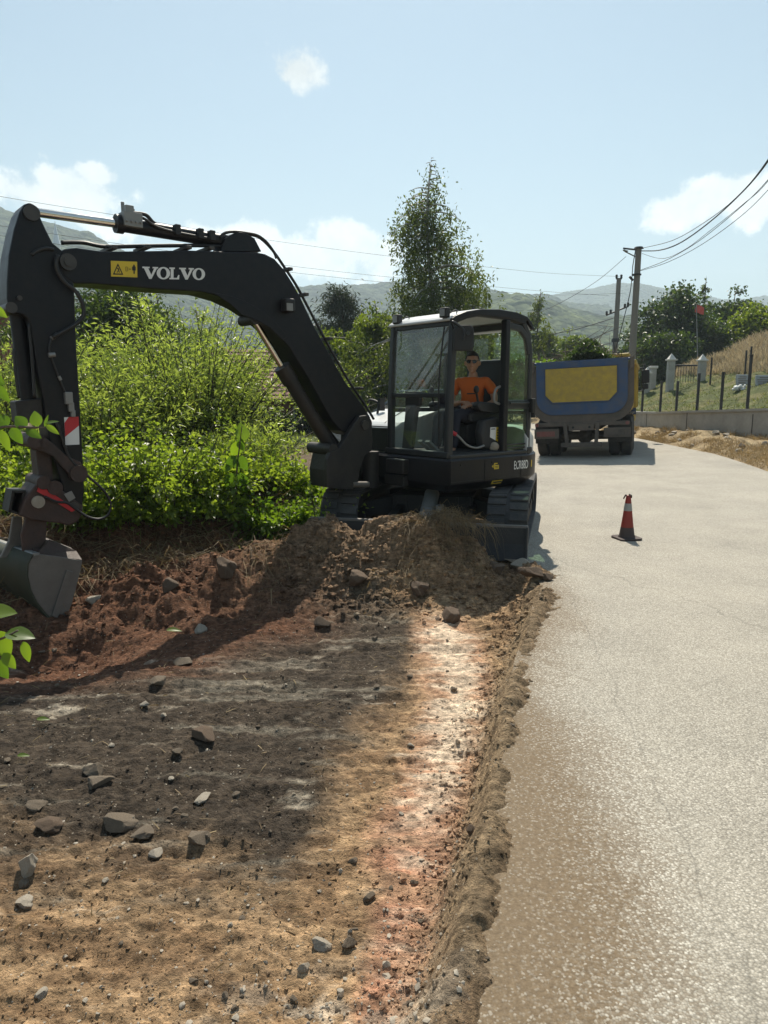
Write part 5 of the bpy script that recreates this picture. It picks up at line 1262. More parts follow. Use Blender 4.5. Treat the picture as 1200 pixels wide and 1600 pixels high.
# gate pillars with pyramid caps
def pillar(u, vt, vb, Y, w_, label, cat='gate pillar', grp=None, cap=True):
    a = P(u, vb, Y); z0 = H(a.x, Y) - .1; top = P(u, vt, Y).z; ph = .34 if cap else .12
    r_ = thing('gate_pillar', (a.x, Y, z0), label, cat, grp)
    MB().box((a.x, Y, (z0 + top - ph) / 2), (w_, w_, top - ph - z0)).build('shaft', 'concrete', r_, bevel=.02)
    if cap:
        MB().box((a.x, Y, top - ph + .035), (w_ + .12, w_ + .12, .07)).build('cap_slab', 'whitewash', r_, bevel=.01)
        MB().add([(a.x - w_ * .55, Y - w_ * .55, top - ph + .071), (a.x + w_ * .55, Y - w_ * .55, top - ph + .071), (a.x + w_ * .55, Y + w_ * .55, top - ph + .071), (a.x - w_ * .55, Y + w_ * .55, top - ph + .071), (a.x, Y, top)], [(0,1,4),(1,2,4),(2,3,4),(3,0,4),(3,2,1,0)]).build('pyramid_cap', 'whitewash', r_)
    else: MB().box((a.x, Y, top - .06), (w_ + .1, w_ + .1, .12)).build('cap_slab', 'whitewash', r_, bevel=.02)
pillar(1046.5, 552, 602, 34, .30, 'left one of the two grey gate pillars with pointed white caps on the slope')
pillar(1095, 553, 600, 34.5, .30, 'right one of the two grey gate pillars with pointed white caps, below the red flag')
pillar(1010, 573, 605, 36, .27, 'short grey pillar beside the bigger utility pole, left one of its pair')
pillar(1019, 572, 605, 36.6, .27, 'short grey pillar near the utility pole, right one of its pair', cap=False)
gt = thing('gate', (14.5, 34.2, 2), 'dark metal gate rail between the two pointed grey pillars', 'gate')
a = P(1052, 571, 34.1); b = P(1089, 571, 34.4); MB().cyl(a, b, .04, n=8).build('rail', 'fencepost', gt); 
g = MB()
for k in range(1, 9): p_ = a.lerp(b, k / 9); g.cyl(p_, (p_.x, p_.y, p_.z - .8), .012, n=5)
g.build('bars', 'fencepost', gt)
# grave slabs
def slab_stone(u0, u1, v0, v1, Y, label, tilt):
    a = P((u0 + u1) / 2, v1, Y); z0 = H(a.x, Y) - .05; w_ = (u1 - u0) / FPX * Y; h_ = (v1 - v0) / FPX * Y + .1
    r_ = thing('marble_slab', (a.x, Y, z0), label, 'marble slab')
    zb = P(u0, v1, Y).z - .05
    Mx = Matrix.Rotation(R(tilt), 3, 'Z') @ Matrix.Rotation(-R(8), 3, 'X')
    MB().box((a.x, Y, zb + h_ / 2), (w_, .10, h_), Mx).build('slab', 'marble', r_, bevel=.02)
    MB().box((a.x, Y, (zb + z0) / 2 - .02), (w_ * 1.15, .7, max(.12, zb - z0 + .1)), Matrix.Rotation(R(tilt), 3, 'Z')).build('plinth', 'concrete', r_, bevel=.02)
    g = MB()
    for k in range(5):
        zz = zb + h_ * (.85 - .12 * k); g.box(Vector((a.x, Y, zb + h_ / 2)) + Mx @ Vector((-.05 * (k % 2), -.052, zz - zb - h_ / 2)), (w_ * (.6 + .1 * (k % 3)), .004, .03), Mx)
    g.build('engraved_lines', 'stone', r_)
slab_stone(1149, 1169, 588, 609, 28, 'grey marble slab on the grass behind the tallest fence post, with a white heap at its foot', 8)
slab_stone(1180, 1206, 589, 612, 27, 'wide grey marble slab on the grass at the right edge of the picture', -6)
a = P(1157, 607, 27.2); g = MB()
for k in range(14): g.ball((a.x + random.uniform(-.3, .3), a.y + random.uniform(-.1, .1), a.z + random.uniform(-.05, .10)), random.uniform(.05, .10), 5)
tag(g.build('flower_heap', 'white', None, origin=(a.x, a.y, a.z - .1), smooth=180), 'small heap of white flowers in front of a grey marble slab', 'flowers')
# ------------------------------------------------------------------ utility poles and cables
def pole(u, vt, Y, r0, r1, label):
    a = P(u, vt, Y); x = a.x - .04; z0 = H(x, Y) - .2
    r_ = thing('utility_pole', (x, Y, z0), label, 'utility pole')
    g = MB().cyl((x, Y, z0), (a.x, Y, a.z), r0, r1, n=20); g.build('shaft', 'polewood', r_, smooth=40); return r_, a
p1, a = pole(998, 388, 30, .165, .115, 'taller grey concrete utility pole behind the truck with a street lamp arm')
MB().cyl(a + Vector((-.05, 0, -.06)), a + Vector((-.65, -.1, -.02)), .035, n=8).build('cross_arm', 'fencepost', p1)
MB().cyl(a + Vector((-.12, 0, -.32)), a + Vector((-.62, -.2, -.16)), .025, n=8).build('lamp_arm', 'greymetal', p1)
MB().prism([a + Vector(q) for q in ((-.50,-.25,-.17),(-.66,-.25,-.13),(-.68,-.25,-.09),(-.5,-.25,-.14))], (0, .14, 0)).build('lamp_head', 'greymetal', p1)
MB().cyl(a + Vector((0, 0, -.02)), a + Vector((0, 0, .05)), .20, .16, n=12).cyl(a + Vector((-.18, -.05, -1.25)), a + Vector((-.34, -.1, -1.12)), .05, n=8).cyl(a + Vector((-.03, 0, -1.05)), a + Vector((-.03, 0, -1.0)), .19, n=14).build('bracket', 'fencepost', p1, smooth=40)
MB().tube([a + Vector((-.16, -.12, -.05)), a + Vector((-.24, -.12, -.7)), a + Vector((-.26, -.14, -1.2)), a + Vector((-.33, -.1, -2.0)), a + Vector((-.6, .4, -4.0))], .018).build('down_cable', 'wire', p1, smooth=180)
p2, b = pole(967, 436, 42, .17, .125, 'shorter grey utility pole with two cross arms, left of the taller pole')
for (dz, l_, s) in ((.02, .32, 0), (-1.75, 1.25, .25)):
    o = MB().cyl(b + Vector((-l_ / 2, 0, dz - s)), b + Vector((l_ / 2, 0, dz + s)), .045, n=8).build('cross_arm', 'fencepost', p2)
    for f in ((-.42, .42) if s == 0 else (-.48, -.30, .34, .48)):
        q = b + Vector((l_ * f, 0, dz + s * f * 2)); MB().lathe([(.03, 0), (.07, .04), (.06, .12), (.075, .16), (.05, .22)], q, 10).build('insulator', 'darkmark', o, smooth=50)
MB().tube([b + Vector((-.18, -.1, -3.3)), b + Vector((-.08, -.22, -4.1)), b + Vector((.08, -.22, -4.4)), b + Vector((.2, -.1, -4.0))], .04).cyl(b + Vector((-.02, 0, -3.5)), b + Vector((-.02, 0, -3.3)), .22, n=14).build('cable_loop', 'wire', p2, smooth=60)
WIRES = [
 ([(1002,388,30),(1050,376,26),(1100,348,22.5),(1150,309,20),(1200,249,18),(1290,100,15)], .010, 'thin uppermost cable rising from the taller pole to the right edge'),
 ([(1003,392,30),(1030,391,27.5),(1060,381,25.3),(1100,354,22.5),(1150,310,20),(1200,252,18),(1290,110,15)], .020, 'thick dark cable rising from the top of the taller pole'),
 ([(1003,396,30),(1035,404,27),(1070,390,24.5),(1110,360,22),(1160,320,19.5),(1200,283,18),(1290,160,15)], .008, 'thin sagging cable below the thick one at the taller pole'),
 ([(1001,422,30),(1040,407,27),(1090,378,23.3),(1150,330,20),(1200,281,18),(1290,165,15)], .010, 'upper of the two cables tied halfway up the taller pole'),
 ([(1001,423,30),(1040,411,27),(1090,386,23.3),(1150,344,20),(1200,297,18),(1290,190,15)], .009, 'lower of the two cables tied halfway up the taller pole'),
 ([(968,432,42),(860,427,40),(750,416,37),(590,398,33),(440,378,30),(330,362,28),(180,336,26),(60,317,25),(-80,293,24)], .006, 'highest cable crossing the sky from the shorter pole to the left'),
 ([(952,462,42),(860,456,40),(750,446,37),(590,431,33),(440,414,30),(330,401,28),(180,380,26),(60,362,25),(-80,340,24)], .006, 'middle cable crossing the sky behind the boom'),
 ([(978,458,42),(860,461,40),(750,453,37),(590,440,33),(440,424,30),(330,413,28),(180,394,26),(60,377,25),(-80,356,24)], .006, 'lowest cable crossing the sky behind the boom'),
 ([(978,401,30),(930,441,33),(870,476,37),(820,497,41),(760,520,46)], .010, 'cable running down to the left from the lamp arm of the taller pole'),
 ([(964,495,42),(930,506,43),(890,517,45),(850,524,48),(800,533,52)], .022, 'thick cable running left from the middle of the shorter pole'),
 ([(966,512,42),(930,508,43),(890,514,45),(850,530,48)], .012, 'thin slack cable below the thick one at the shorter pole'),
 ([(999,452,30),(990,490,33),(980,524,37),(975,540,42)], .010, 'slack cable linking the two utility poles'),
]
for pts, r_, lab in WIRES:
    pp = [P(*q) for q in pts]; tag(MB().tube(pp, r_, n=6).build('overhead_cable', 'wire', None, origin=pp[0], smooth=180), lab, 'cable', 'overhead cables')
# flag in the trees
a = P(1090, 600, 40); tp = P(1088, 474, 40); fl = thing('flagpole', (a.x, 40, H(a.x, 40)), 'thin flagpole with a small faded red flag in front of the trees at right', 'flagpole')
MB().cyl((a.x, 40, H(a.x, 40) - .1), tp, .035, .02, n=8).build('pole', 'greymetal', fl)
g = MB(); vs = []; fs = []
for i in range(9):
    for j in range(6): vs.append(tp + Vector((.02 + i * .055 - .01 * j, .06 * math.sin(i * 1.1 + j * .4), -.05 - j * .08 - .02 * i)))
for i in range(8):
    for j in range(5): fs.append((i * 6 + j, i * 6 + j + 1, (i + 1) * 6 + j + 1, (i + 1) * 6 + j))
g.add(vs, fs).build('flag', 'flagred', fl, smooth=180)
# road sign behind the excavator
a = P(829, 660, 34); sg = thing('road_sign', (a.x, 34, H(a.x, 34)), 'pair of faded road signs on one post beside the truck, triangle above a round 30', 'road sign')
tz = P(829, 597, 34).z; w_ = .40
MB().cyl((a.x, 34.04, H(a.x, 34) - .1), (a.x, 34.04, tz - .05), .03, n=10).build('post', 'greymetal', sg)
pl = MB().box((a.x, 34, tz - .30), (.40, .02, .60)).build('upper_plate', 'signgrey', sg)
t0 = lambda s, z: (a.x + s, 33.985, tz + z)
MB().add([t0(-.17,-.42), t0(.17,-.42), t0(0,-.08), t0(-.11,-.385), t0(.11,-.385), t0(0,-.165)], [(0,1,4,3),(1,2,5,4),(2,0,3,5)]).flat([t0(-.15,-.50), t0(.15,-.50), t0(.15,-.47), t0(-.15,-.47)]).build('warning_triangle', 'darkmark', pl)
rd = MB().cyl((a.x, 34, tz - .92), (a.x, 33.98, tz - .92), .23, n=28).build('round_plate', 'signgrey', sg, smooth=40)
g = MB(); n = 28
for i in range(n):
    t_, u_ = 2 * math.pi * i / n, 2 * math.pi * (i + 1) / n; f = lambda t, q: (a.x + q * math.cos(t), 33.975, tz - .92 + q * math.sin(t)); g.add([f(t_,.22), f(u_,.22), f(u_,.165), f(t_,.165)], [(0,1,2,3)])
g.build('red_ring', 'truckred', rd)
link(textmesh('30', (1, 0, 0), (0, 0, 1), (a.x - .115, 33.972, tz - 1.01), .18, .23), 'lettering', 'darkmark', rd)
# ------------------------------------------------------------------ houses, minaret, parked car in the distance
def house(u, Y, w_, d_2, eave, ridge_, rz, label, wallmat='brick'):
    x = (u - 600) / FPX * Y
    r_ = thing('house', (x, Y, 0), label, 'house', rot=(0, 0, R(rz)))
    wl_ = MB().prism([(-w_/2, -d_2/2, -.3), (w_/2, -d_2/2, -.3), (w_/2, d_2/2, -.3), (-w_/2, d_2/2, -.3)], (0, 0, eave + .3)).prism([(-w_/2 + .01, -d_2/2, eave), (-w_/2 + .01, d_2/2, eave), (-w_/2 + .01, 0, ridge_ - .15)], (w_ - .02, 0, 0)).build('wall', wallmat, r_)
    for s in (-1, 1):
        th_ = math.atan2(ridge_ - eave, d_2 / 2); g = MB(); rows = 13; sl = math.hypot(ridge_ - eave, d_2 / 2) + .5
        for k in range(rows):
            t0_ = k / rows; t1_ = (k + 1) / rows + .01; yk = lambda t: s * (t * (d_2 / 2 + .45)); zk = lambda t, o: ridge_ - (ridge_ - eave) / (d_2 / 2) * t * (d_2 / 2 + .45) + o
            g.add([(-w_/2 - .4, yk(t0_), zk(t0_, .02)), (w_/2 + .4, yk(t0_), zk(t0_, .02)), (w_/2 + .4, yk(t1_), zk(t1_, .07)), (-w_/2 - .4, yk(t1_), zk(t1_, .07)), (w_/2 + .4, yk(t1_), zk(t1_, 0)), (-w_/2 - .4, yk(t1_), zk(t1_, 0))], [(0,1,2,3),(3,2,4,5)])
        g.build('roof', roofm, r_)
    for k, xx in enumerate(np.linspace(-w_ * .3, w_ * .3, 3)):
        f = MB().box((xx, -d_2/2 - .02, eave - 1.2), (1.15, .10, 1.3)).build('window', 'whitewash', r_)
        MB().box((xx, -d_2/2 - .06, eave - 1.2), (.95, .06, 1.1)).build('pane', 'lens', f)
    MB().box((w_ * .2, .5, ridge_ + .2), (.5, .5, 1.1)).build('chimney', wallmat, r_)
    return r_
roofm = material('clay_roof_tile', (.20, .10, .08), .85, var=.35, scale=3)
house(465, 34, 7.5, 6.5, 1.75, 3.75, 14, 'brick house with a ribbed clay tile roof behind the bushes under the boom')
house(-60, 30, 7, 6, 4.9, 6.6, 5, 'brick red house wall and roof at the left edge behind the arm')
a = P(98, 520, 330); mn = thing('minaret', (a.x, 330, 0), 'slim distant minaret with a pale pointed spire left of the boom', 'minaret')
zt = P(98, 345, 330).z; zs = P(98, 383, 330).z
MB().cyl((a.x, 330, -1), (a.x, 330, zs), 1.7, 1.5, n=16).build('shaft', 'whitewash', mn, smooth=40)
MB().lathe([(1.5, zs), (1.75, zs + .2), (.9, zs + 4.5), (.25, zs + 8.6), (.12, zt - .3), (.05, zt)], (a.x, 330, 0), 16).build('spire', 'silverroof', mn, smooth=40)
MB().lathe([(1.5, zs - 7), (2.4, zs - 6.4), (2.4, zs - 5.2), (1.5, zs - 5.1)], (a.x, 330, 0), 16).build('balcony', 'whitewash', mn, smooth=40)
a = P(580, 640, 21); cr_ = thing('parked_car', (a.x + 1.22, 21, .0), 'pale parked car half hidden behind the excavator engine cover', 'car', rot=(0, 0, R(184))); cr_.scale = (1.24, 1.24, 1.24)
prof = [(-2.0,.3),(-2.02,.62),(-1.9,.80),(-1.05,.92),(-.98,.93),(-.35,1.42),(.9,1.45),(1.55,1.02),(1.98,.92),(2.02,.5),(1.95,.3)]
prof = [(-x, z) for x, z in prof]
bd2 = MB().prism([(x, -.82, z) for x, z in prof if z < .94] , (0, 1.64, 0)).build('body', 'carpaint', cr_, bevel=.05)
MB().prism([(x, -.72, z) for x, z in [(1.02,.93),(.36,1.43),(-.88,1.46),(-1.52,1.0),(-1.5,.93)]], (0, 1.44, 0)).build('cabin', glassmat('car_window', (.45,.5,.52)), bd2, bevel=.04)
MB().prism([(x, -.70, z) for x, z in [(.40,1.44),(-.88,1.475),(-.95,1.44),(.40,1.42)]], (0, 1.40, 0)).build('roof', 'carpaint', bd2, bevel=.02)
for x in (-1.25, 1.25):
    for y in (-.74, .74): MB().lathe([(.2,-.1),(.31,-.1),(.31,.1),(.2,.1)], (x, y, .31), 20, Matrix(((1,0,0),(0,0,1),(0,-1,0)))).build('wheel', 'tyre', cr_, smooth=40)
# ------------------------------------------------------------------ plants
LM = dict(
 willow=leafmat('willow_leaf', (.085,.125,.034), (.23,.28,.10), .57, (2.1,2.1,.85), .33),
 bramble=leafmat('bramble_leaf', (.06,.105,.022), (.175,.235,.05), .6, (2.3,2.2,.7), .38),
 fresh=leafmat('fresh_leaf', (.055,.11,.018), (.13,.20,.03), .5, (2.1,2.1,.6), .38),
 dark=leafmat('dark_tree_leaf', (.022,.042,.013), (.055,.085,.025), .35, (2.2,2.2,.8), .45),
 birch=leafmat('birch_leaf', (.034,.054,.018), (.095,.125,.038), .47, (2.2,2.1,.8), .42),
 lime=leafmat('lime_leaf', (.055,.09,.018), (.13,.17,.03), .5, (2.3,2.2,.6), .45),
 mid=leafmat('mid_green_leaf', (.035,.06,.018), (.085,.12,.034), .42, (2.2,2.2,.7), .45),
 conifer=leafmat('conifer_needle', (.020,.034,.018), (.045,.062,.032), .2, (1.6,1.6,.9), .6),
 grass=leafmat('grass_blade', (.055,.075,.022), (.16,.17,.06), .4, (1.9,1.9,.8), .6),
 tan=leafmat('dry_grass_blade', (.24,.20,.14), (.46,.40,.30), .35, (1.3,1.2,.9), .7),
 straw=leafmat('straw_blade', (.13,.09,.05), (.36,.27,.14), .25, (1.3,1.2,.9), .75),
)
def unit(a): return a / np.maximum(1e-9, np.linalg.norm(a, axis=-1, keepdims=True))
def leaves_mesh(name, P_, D, ln, wd, tint, fold=.25, droop=.12):
    """one folded rhombic leaf per point: base P_, direction D"""
    n = len(P_); D = unit(D); rnd = unit(RNG.normal(size=(n, 3)) + np.array([0, 0, 1.1])); S = unit(np.cross(D, rnd)); Nn = np.cross(S, D)
    ln = np.asarray(ln)[:, None] if np.ndim(ln) else ln; wd = np.asarray(wd)[:, None] if np.ndim(wd) else wd
    m_ = P_ + D * ln * .45; f = Nn * wd * fold
    V = np.stack([P_, m_ + S * wd * .5 + f, P_ + D * ln - np.array([0, 0, 1.]) * ln * droop, m_ - S * wd * .5 + f], 1).reshape(-1, 3)
    b = np.arange(n) * 4; F = np.concatenate([np.stack([b, b + 1, b + 2], 1), np.stack([b, b + 2, b + 3], 1)])
    return npmesh(name, V, F, tint=np.repeat(tint, 4))
def curve_pts(p0, d0, ln, bend, k):
    """k points on shoots that start along d0 and bend by the vector 'bend'"""
    t = np.linspace(0, 1, k)[None, :, None]
    return p0[:, None, :] + d0[:, None, :] * ln[:, None, None] * t + bend[:, None, :] * ln[:, None, None] * t ** 2
def tubes_mesh(name, C, r0, r1):
    """C (n,k,3) polylines -> three sided tubes"""
    n, k, _ = C.shape; T = unit(np.gradient(C, axis=1)); ref = np.array([.3, .2, .93]); S = unit(np.cross(T, ref)); N2 = np.cross(S, T)
    r_ = (r0[:, None] + (r1[:, None] - r0[:, None]) * np.linspace(0, 1, k)[None, :])[..., None]
    V = np.stack([C + (S * math.cos(a) + N2 * math.sin(a)) * r_ for a in (0, 2.094, 4.189)], 2).reshape(-1, 3)
    i, j, q = np.meshgrid(np.arange(n), np.arange(k - 1), np.arange(3), indexing='ij'); i, j, q = i.ravel(), j.ravel(), q.ravel(); q2 = (q + 1) % 3
    F = np.stack([(i * k + j) * 3 + q, (i * k + j) * 3 + q2, (i * k + j + 1) * 3 + q2, (i * k + j + 1) * 3 + q], 1)
    return npmesh(name, V, F)
def shrub(name, label, u, Y, vt, rad, n_shoot, ln, wd, mat, per=46, group='shrubs beside the digging', cat='shrub', spread=.55, droop=.12, stem='twig', base=None):
    x = (u - 600) / FPX * Y; z0 = H(x, Y); h = P(u, vt, Y).z - z0
    t = thing(name, (x, Y, z0), label, cat, group)
    a = RNG.uniform(0, 2 * np.pi, n_shoot); rr = np.sqrt(RNG.uniform(0, 1, n_shoot)) * rad * .75
    p0 = np.stack([x + rr * np.cos(a), Y + rr * np.sin(a) * .8, np.full(n_shoot, z0 - .05)], 1)
    a2 = a + RNG.normal(0, .6, n_shoot); lean = np.abs(RNG.normal(0, spread, n_shoot)) * (.3 + rr / max(rad, .01))
    d0 = unit(np.stack([np.cos(a2) * lean, np.sin(a2) * lean, np.ones(n_shoot)], 1))
    L_ = h * np.clip(RNG.normal(.78, .24, n_shoot), .3, 1.32) * (1 - .35 * (rr / rad) ** 2)
    bend = np.stack([np.cos(a2) * .22, np.sin(a2) * .22, -np.full(n_shoot, .10)], 1) * RNG.uniform(.3, 1.6, (n_shoot, 1))
    C = curve_pts(p0, d0, L_, bend, 7)
    link(tubes_mesh('stem', C, np.full(n_shoot, .012) * h ** .5, np.full(n_shoot, .003)), 'stem', stem, t)
    # leaves along shoots and short side twigs
    n = n_shoot * per; sid = np.repeat(np.arange(n_shoot), per); tt = RNG.beta(1.9, 1.0, n)
    base_ = p0[sid] + d0[sid] * (L_[sid] * tt)[:, None] + bend[sid] * (L_[sid] * tt ** 2)[:, None]
    tang = unit(d0[sid] + 2 * bend[sid] * tt[:, None])
    off = RNG.normal(size=(n, 3)); off -= tang * (off * tang).sum(1, keepdims=True); off = unit(off)
    tw = np.abs(RNG.normal(0, .075, n)) * (1.4 - .8 * tt)
    D = unit(off * .9 + tang * .75 + RNG.normal(0, .25, (n, 3)))
    shoot_t = RNG.uniform(0, 1, n_shoot)
    tint = np.clip(.55 * shoot_t[sid] + .45 * RNG.uniform(0, 1, n) + .15 * (tt - .5), 0, 1)
    s = RNG.uniform(.65, 1.2, n)
    link(leaves_mesh('foliage', base_ + off * tw[:, None] + tang * tw[:, None] * .6, D, ln * s, wd * s, tint, droop=droop), 'foliage', LM[mat], t)
    return t
# willow scrub behind the arm
shrub('willow_shrub', 'tall willow shrub with narrow silvery leaves, highest of the thicket under the boom', 280, 11.5, 462, .95, 220, .10, .027, 'willow', per=70, spread=.30)
shrub('willow_shrub', 'willow shrub at the middle of the thicket, in front of the tallest one', 205, 10.2, 548, 1.0, 230, .09, .025, 'willow', per=66)
shrub('willow_shrub', 'willow shrub beneath the knee of the boom, left of the brick house', 305, 10.8, 500, .62, 200, .09, .025, 'willow', per=66, spread=.35)
shrub('willow_shrub', 'lower willow shrub on the right end of the thicket beside the boom cylinder', 384, 9.4, 660, .45, 140, .085, .024, 'willow', per=60)
shrub('willow_shrub', 'willow shrub just right of the lowered arm', 140, 9.4, 565, .8, 190, .09, .025, 'willow', per=62)
shrub('willow_shrub', 'yellowish willow shrub left of the arm at the edge of the picture', 10, 9.8, 500, .9, 190, .09, .025, 'willow', per=60)
shrub('willow_shrub', 'willow shrub behind the lowered arm', 75, 10.6, 540, .9, 170, .09, .025, 'willow', per=60)
shrub('willow_shrub', 'loose willow shrub behind the others, its tips against the hill', 335, 13.5, 470, .9, 110, .09, .025, 'willow', per=50)
for u, Y, vt, rad, ns, mt, lab in (
 (35, 8.4, 668, .7, 130, 'bramble', 'bramble bush behind the coupler of the arm at left'),
 (150, 7.5, 705, .75, 120, 'bramble', 'bramble bush right of the striped board on the arm'),
 (235, 7.8, 648, .8, 150, 'bramble', 'bramble bush in the middle of the bank'),
 (315, 8.1, 700, .7, 110, 'bramble', 'bramble bush on the bank left of the big-leaved plant'),
 (400, 8.6, 705, .55, 110, 'bramble', 'bramble bush on the bank right of the big-leaved plant'),
 (448, 8.7, 748, .42, 100, 'fresh', 'bright green bush at the end of the bank next to the left track'),
 (425, 7.9, 768, .35, 70, 'fresh', 'small bright green weed patch above the heap of soil'),
 (470, 7.95, 790, .28, 60, 'fresh', 'low grassy weed patch touching the left track'),
 (200, 7.3, 770, .5, 60, 'bramble', 'trailing bramble on the shaded foot of the bank near the bucket'),
 (300, 7.6, 765, .5, 60, 'bramble', 'trailing bramble on the shaded foot of the bank, half way along'),
 (130, 7.05, 768, .4, 50, 'bramble', 'trailing bramble directly behind the coupler and bucket'),
 (-40, 7.6, 690, .7, 120, 'bramble', 'bramble bush cut by the left edge of the picture')):
    shrub('bramble_bush', lab, u, Y, vt, rad, ns, .062, .045, mt, per=40, group='low bushes on the bank', cat='bush', spread=.9, droop=.2)
shrub('young_weed', 'thin leafy weed standing before the left end of the track', 492, 7.75, 712, .10, 7, .055, .035, 'willow', per=26, group=None, cat='weed', spread=.25)

def tree(name, label, u, Y, vt, hw, mat, n_leaf=7000, ln=.16, wd=.10, limbs=34, crown0=.18, shape='round', hang=0.0, cat='tree', group='trees in the background', trunk_r=.12, bark='bark', gap=.5, z0=None, lean=0.0, clus=.30):
    """trunk, limbs that fill the crown profile, leaves gathered in clumps along the limbs"""
    x = (u - 600) / FPX * Y; z0 = H(x, Y) if z0 is None else z0; h = P(u, vt, Y).z - z0; R_ = hw / FPX * Y
    t = thing(name, (x, Y, z0), label, cat, group)
    def prof(q):
        if shape == 'cone': return (1 - q) ** .7 * .95 + .04
        if shape == 'birch': return np.interp(q, [0, .15, .35, .52, .60, .72, .86, 1], [.9, 1.0, 1.0, 1.0, .95, .74, .50, .06])
        if shape == 'spire': return np.interp(q, [0, .2, .5, .8, 1], [.8, 1, .75, .4, .03])
        return np.sqrt(np.clip(1 - (2 * q - .95) ** 2 * .98, .02, 1))
    wob = lambda z: np.array([R_ * .10 * math.sin(z * 2.1 / h * 3 + u) + lean * z, R_ * .08 * math.cos(z * 1.7 / h * 3 + u), z])
    zz = np.linspace(-.2, h * .97, 9); org = np.array([x, Y, z0])
    g = MB().tube([org + wob(z) for z in zz], [trunk_r * (1 - .9 * k / 8) + .008 for k in range(9)], n=8, smooth=False)
    tr = g.build('trunk', bark, t, smooth=180)
    q = RNG.uniform(0, 1, limbs) ** .85; az = RNG.uniform(0, 2 * np.pi, limbs); zb = (crown0 + (1 - crown0) * q) * h
    reach = prof(q) * R_ * RNG.uniform(.4 if hang else .62, 1.3 if hang else 1.12, limbs); rise = {'cone': -.12, 'birch': .35, 'spire': .5}.get(shape, .45)
    if hang: reach = reach * (1 + .38 * np.cos(az - 9 * q + u) * (q < .8))
    st = np.stack([org + wob(z - min(.12 * h, r_ * rise)) for z, r_ in zip(zb, reach)])
    dirn = np.stack([np.cos(az), np.sin(az), np.full(limbs, rise)], 1)
    bend = np.stack([np.zeros(limbs), np.zeros(limbs), -np.full(limbs, .15 + hang * .5)], 1)
    C = curve_pts(st, dirn, reach, bend, 6)
    link(tubes_mesh('limb', C, .018 + reach * .02 * (1 if Y < 60 else 2), np.full(limbs, .006)), 'limb', bark, tr)
    wgt = reach ** 1.6; sid = RNG.choice(limbs, n_leaf, p=wgt / wgt.sum()); nc = 9; cl = RNG.integers(0, nc, n_leaf)
    ct = RNG.beta(2.2, 1.0, (limbs, nc)); tt = ct[sid, cl]
    cj = RNG.normal(0, 1, (limbs, nc, 3)) * np.array([.16, .16, .12]) * reach[:, None, None]
    cs = RNG.uniform(.5, 1.3, (limbs, nc)); ctint = RNG.uniform(0, 1, (limbs, nc))
    base_ = st[sid] + dirn[sid] * (reach[sid] * tt)[:, None] + bend[sid] * (reach[sid] * tt ** 2)[:, None] + cj[sid, cl]
    sp_ = clus * R_ * .55 * cs[sid, cl]
    off = RNG.normal(0, 1, (n_leaf, 3)) * sp_[:, None] * np.array([1, 1, .62])
    if hang:                            # strands of leaves hanging from the limb
        k = RNG.integers(0, 5, n_leaf); sj = RNG.normal(0, .10 * R_, (limbs, nc, 5, 2)); hl = RNG.uniform(.3, 1, (limbs, nc, 5)) * hang * R_
        off = np.zeros((n_leaf, 3)); off[:, :2] = sj[sid, cl, k] + RNG.normal(0, .022 * R_, (n_leaf, 2)); off[:, 2] = -hl[sid, cl, k] * RNG.uniform(0, 1, n_leaf) ** .8
    D = RNG.normal(size=(n_leaf, 3)) + np.array([0, 0, -.9 if hang else -.1])
    s = RNG.uniform(.6, 1.25, n_leaf); tint = np.clip(.6 * ctint[sid, cl] + .4 * RNG.uniform(0, 1, n_leaf), 0, 1)
    link(leaves_mesh('crown', base_ + off, D, ln * s, wd * s, tint), 'crown', LM[mat], t)
    return t
tree('birch_tree', 'tall weeping birch tree rising behind the excavator cab', 672, 24, 243, 84, 'birch', 50000, .115, .054, 150, .02, 'birch', hang=.72, bark='birchbark', trunk_r=.13)
tree('birch_tree', 'broad yellow green birch tree left of the tall one, behind the boom foot', 588, 26, 462, 60, 'lime', 36000, .13, .07, 80, .02, 'round', hang=.3, bark='birchbark')
tree('birch_tree', 'birch tree hidden behind the cab roof, right of the tall one', 728, 27, 470, 46, 'birch', 20000, .13, .07, 50, .02, 'round', hang=.28, bark='birchbark')
tree('conifer_tree', 'dark conifer standing right of the boom', 531, 34, 450, 74, 'conifer', 42000, .26, .055, 130, .04, 'cone', clus=.22)
tree('conifer_tree', 'darker conifer filling the gap behind the boom', 492, 38, 500, 64, 'conifer', 26000, .26, .06, 80, .02, 'cone', clus=.24)
tree('leafy_tree', 'dark leafy tree low behind the excavator hood', 560, 40, 545, 60, 'dark', 9000, .24, .15, 40, .0)
tree('leafy_tree', 'dark leafy tree seen through the cab windows', 690, 36, 540, 70, 'mid', 9000, .2, .13, 40, .0)
tree('leafy_tree', 'leafy tree behind the cab, between the birch and the truck', 775, 42, 535, 48, 'mid', 7000, .22, .14, 40, .0)
tree('poplar_tree', 'thin feathery tree on the far side of the road left of the truck', 836, 48, 450, 34, 'birch', 12000, .18, .09, 50, .05, 'spire', hang=.35)
tree('leafy_tree', 'yellow green tree beyond the truck', 884, 54, 512, 34, 'lime', 7000, .26, .16, 36, .0)
tree('leafy_tree', 'small round tree at the bend left of the truck', 845, 50, 535, 30, 'mid', 5000, .24, .15, 36, .0)
tree('leafy_tree', 'low distant bush beside the shorter utility pole', 940, 60, 545, 34, 'lime', 4000, .28, .18, 30, .0)
tree('leafy_tree', 'darker bush between the two utility poles', 982, 52, 512, 26, 'dark', 5000, .24, .15, 30, .0)
tree('walnut_tree', 'large dark walnut tree right of the taller utility pole', 1046, 46, 448, 58, 'dark', 20000, .26, .16, 52, .04, 'round', clus=.34, trunk_r=.2)
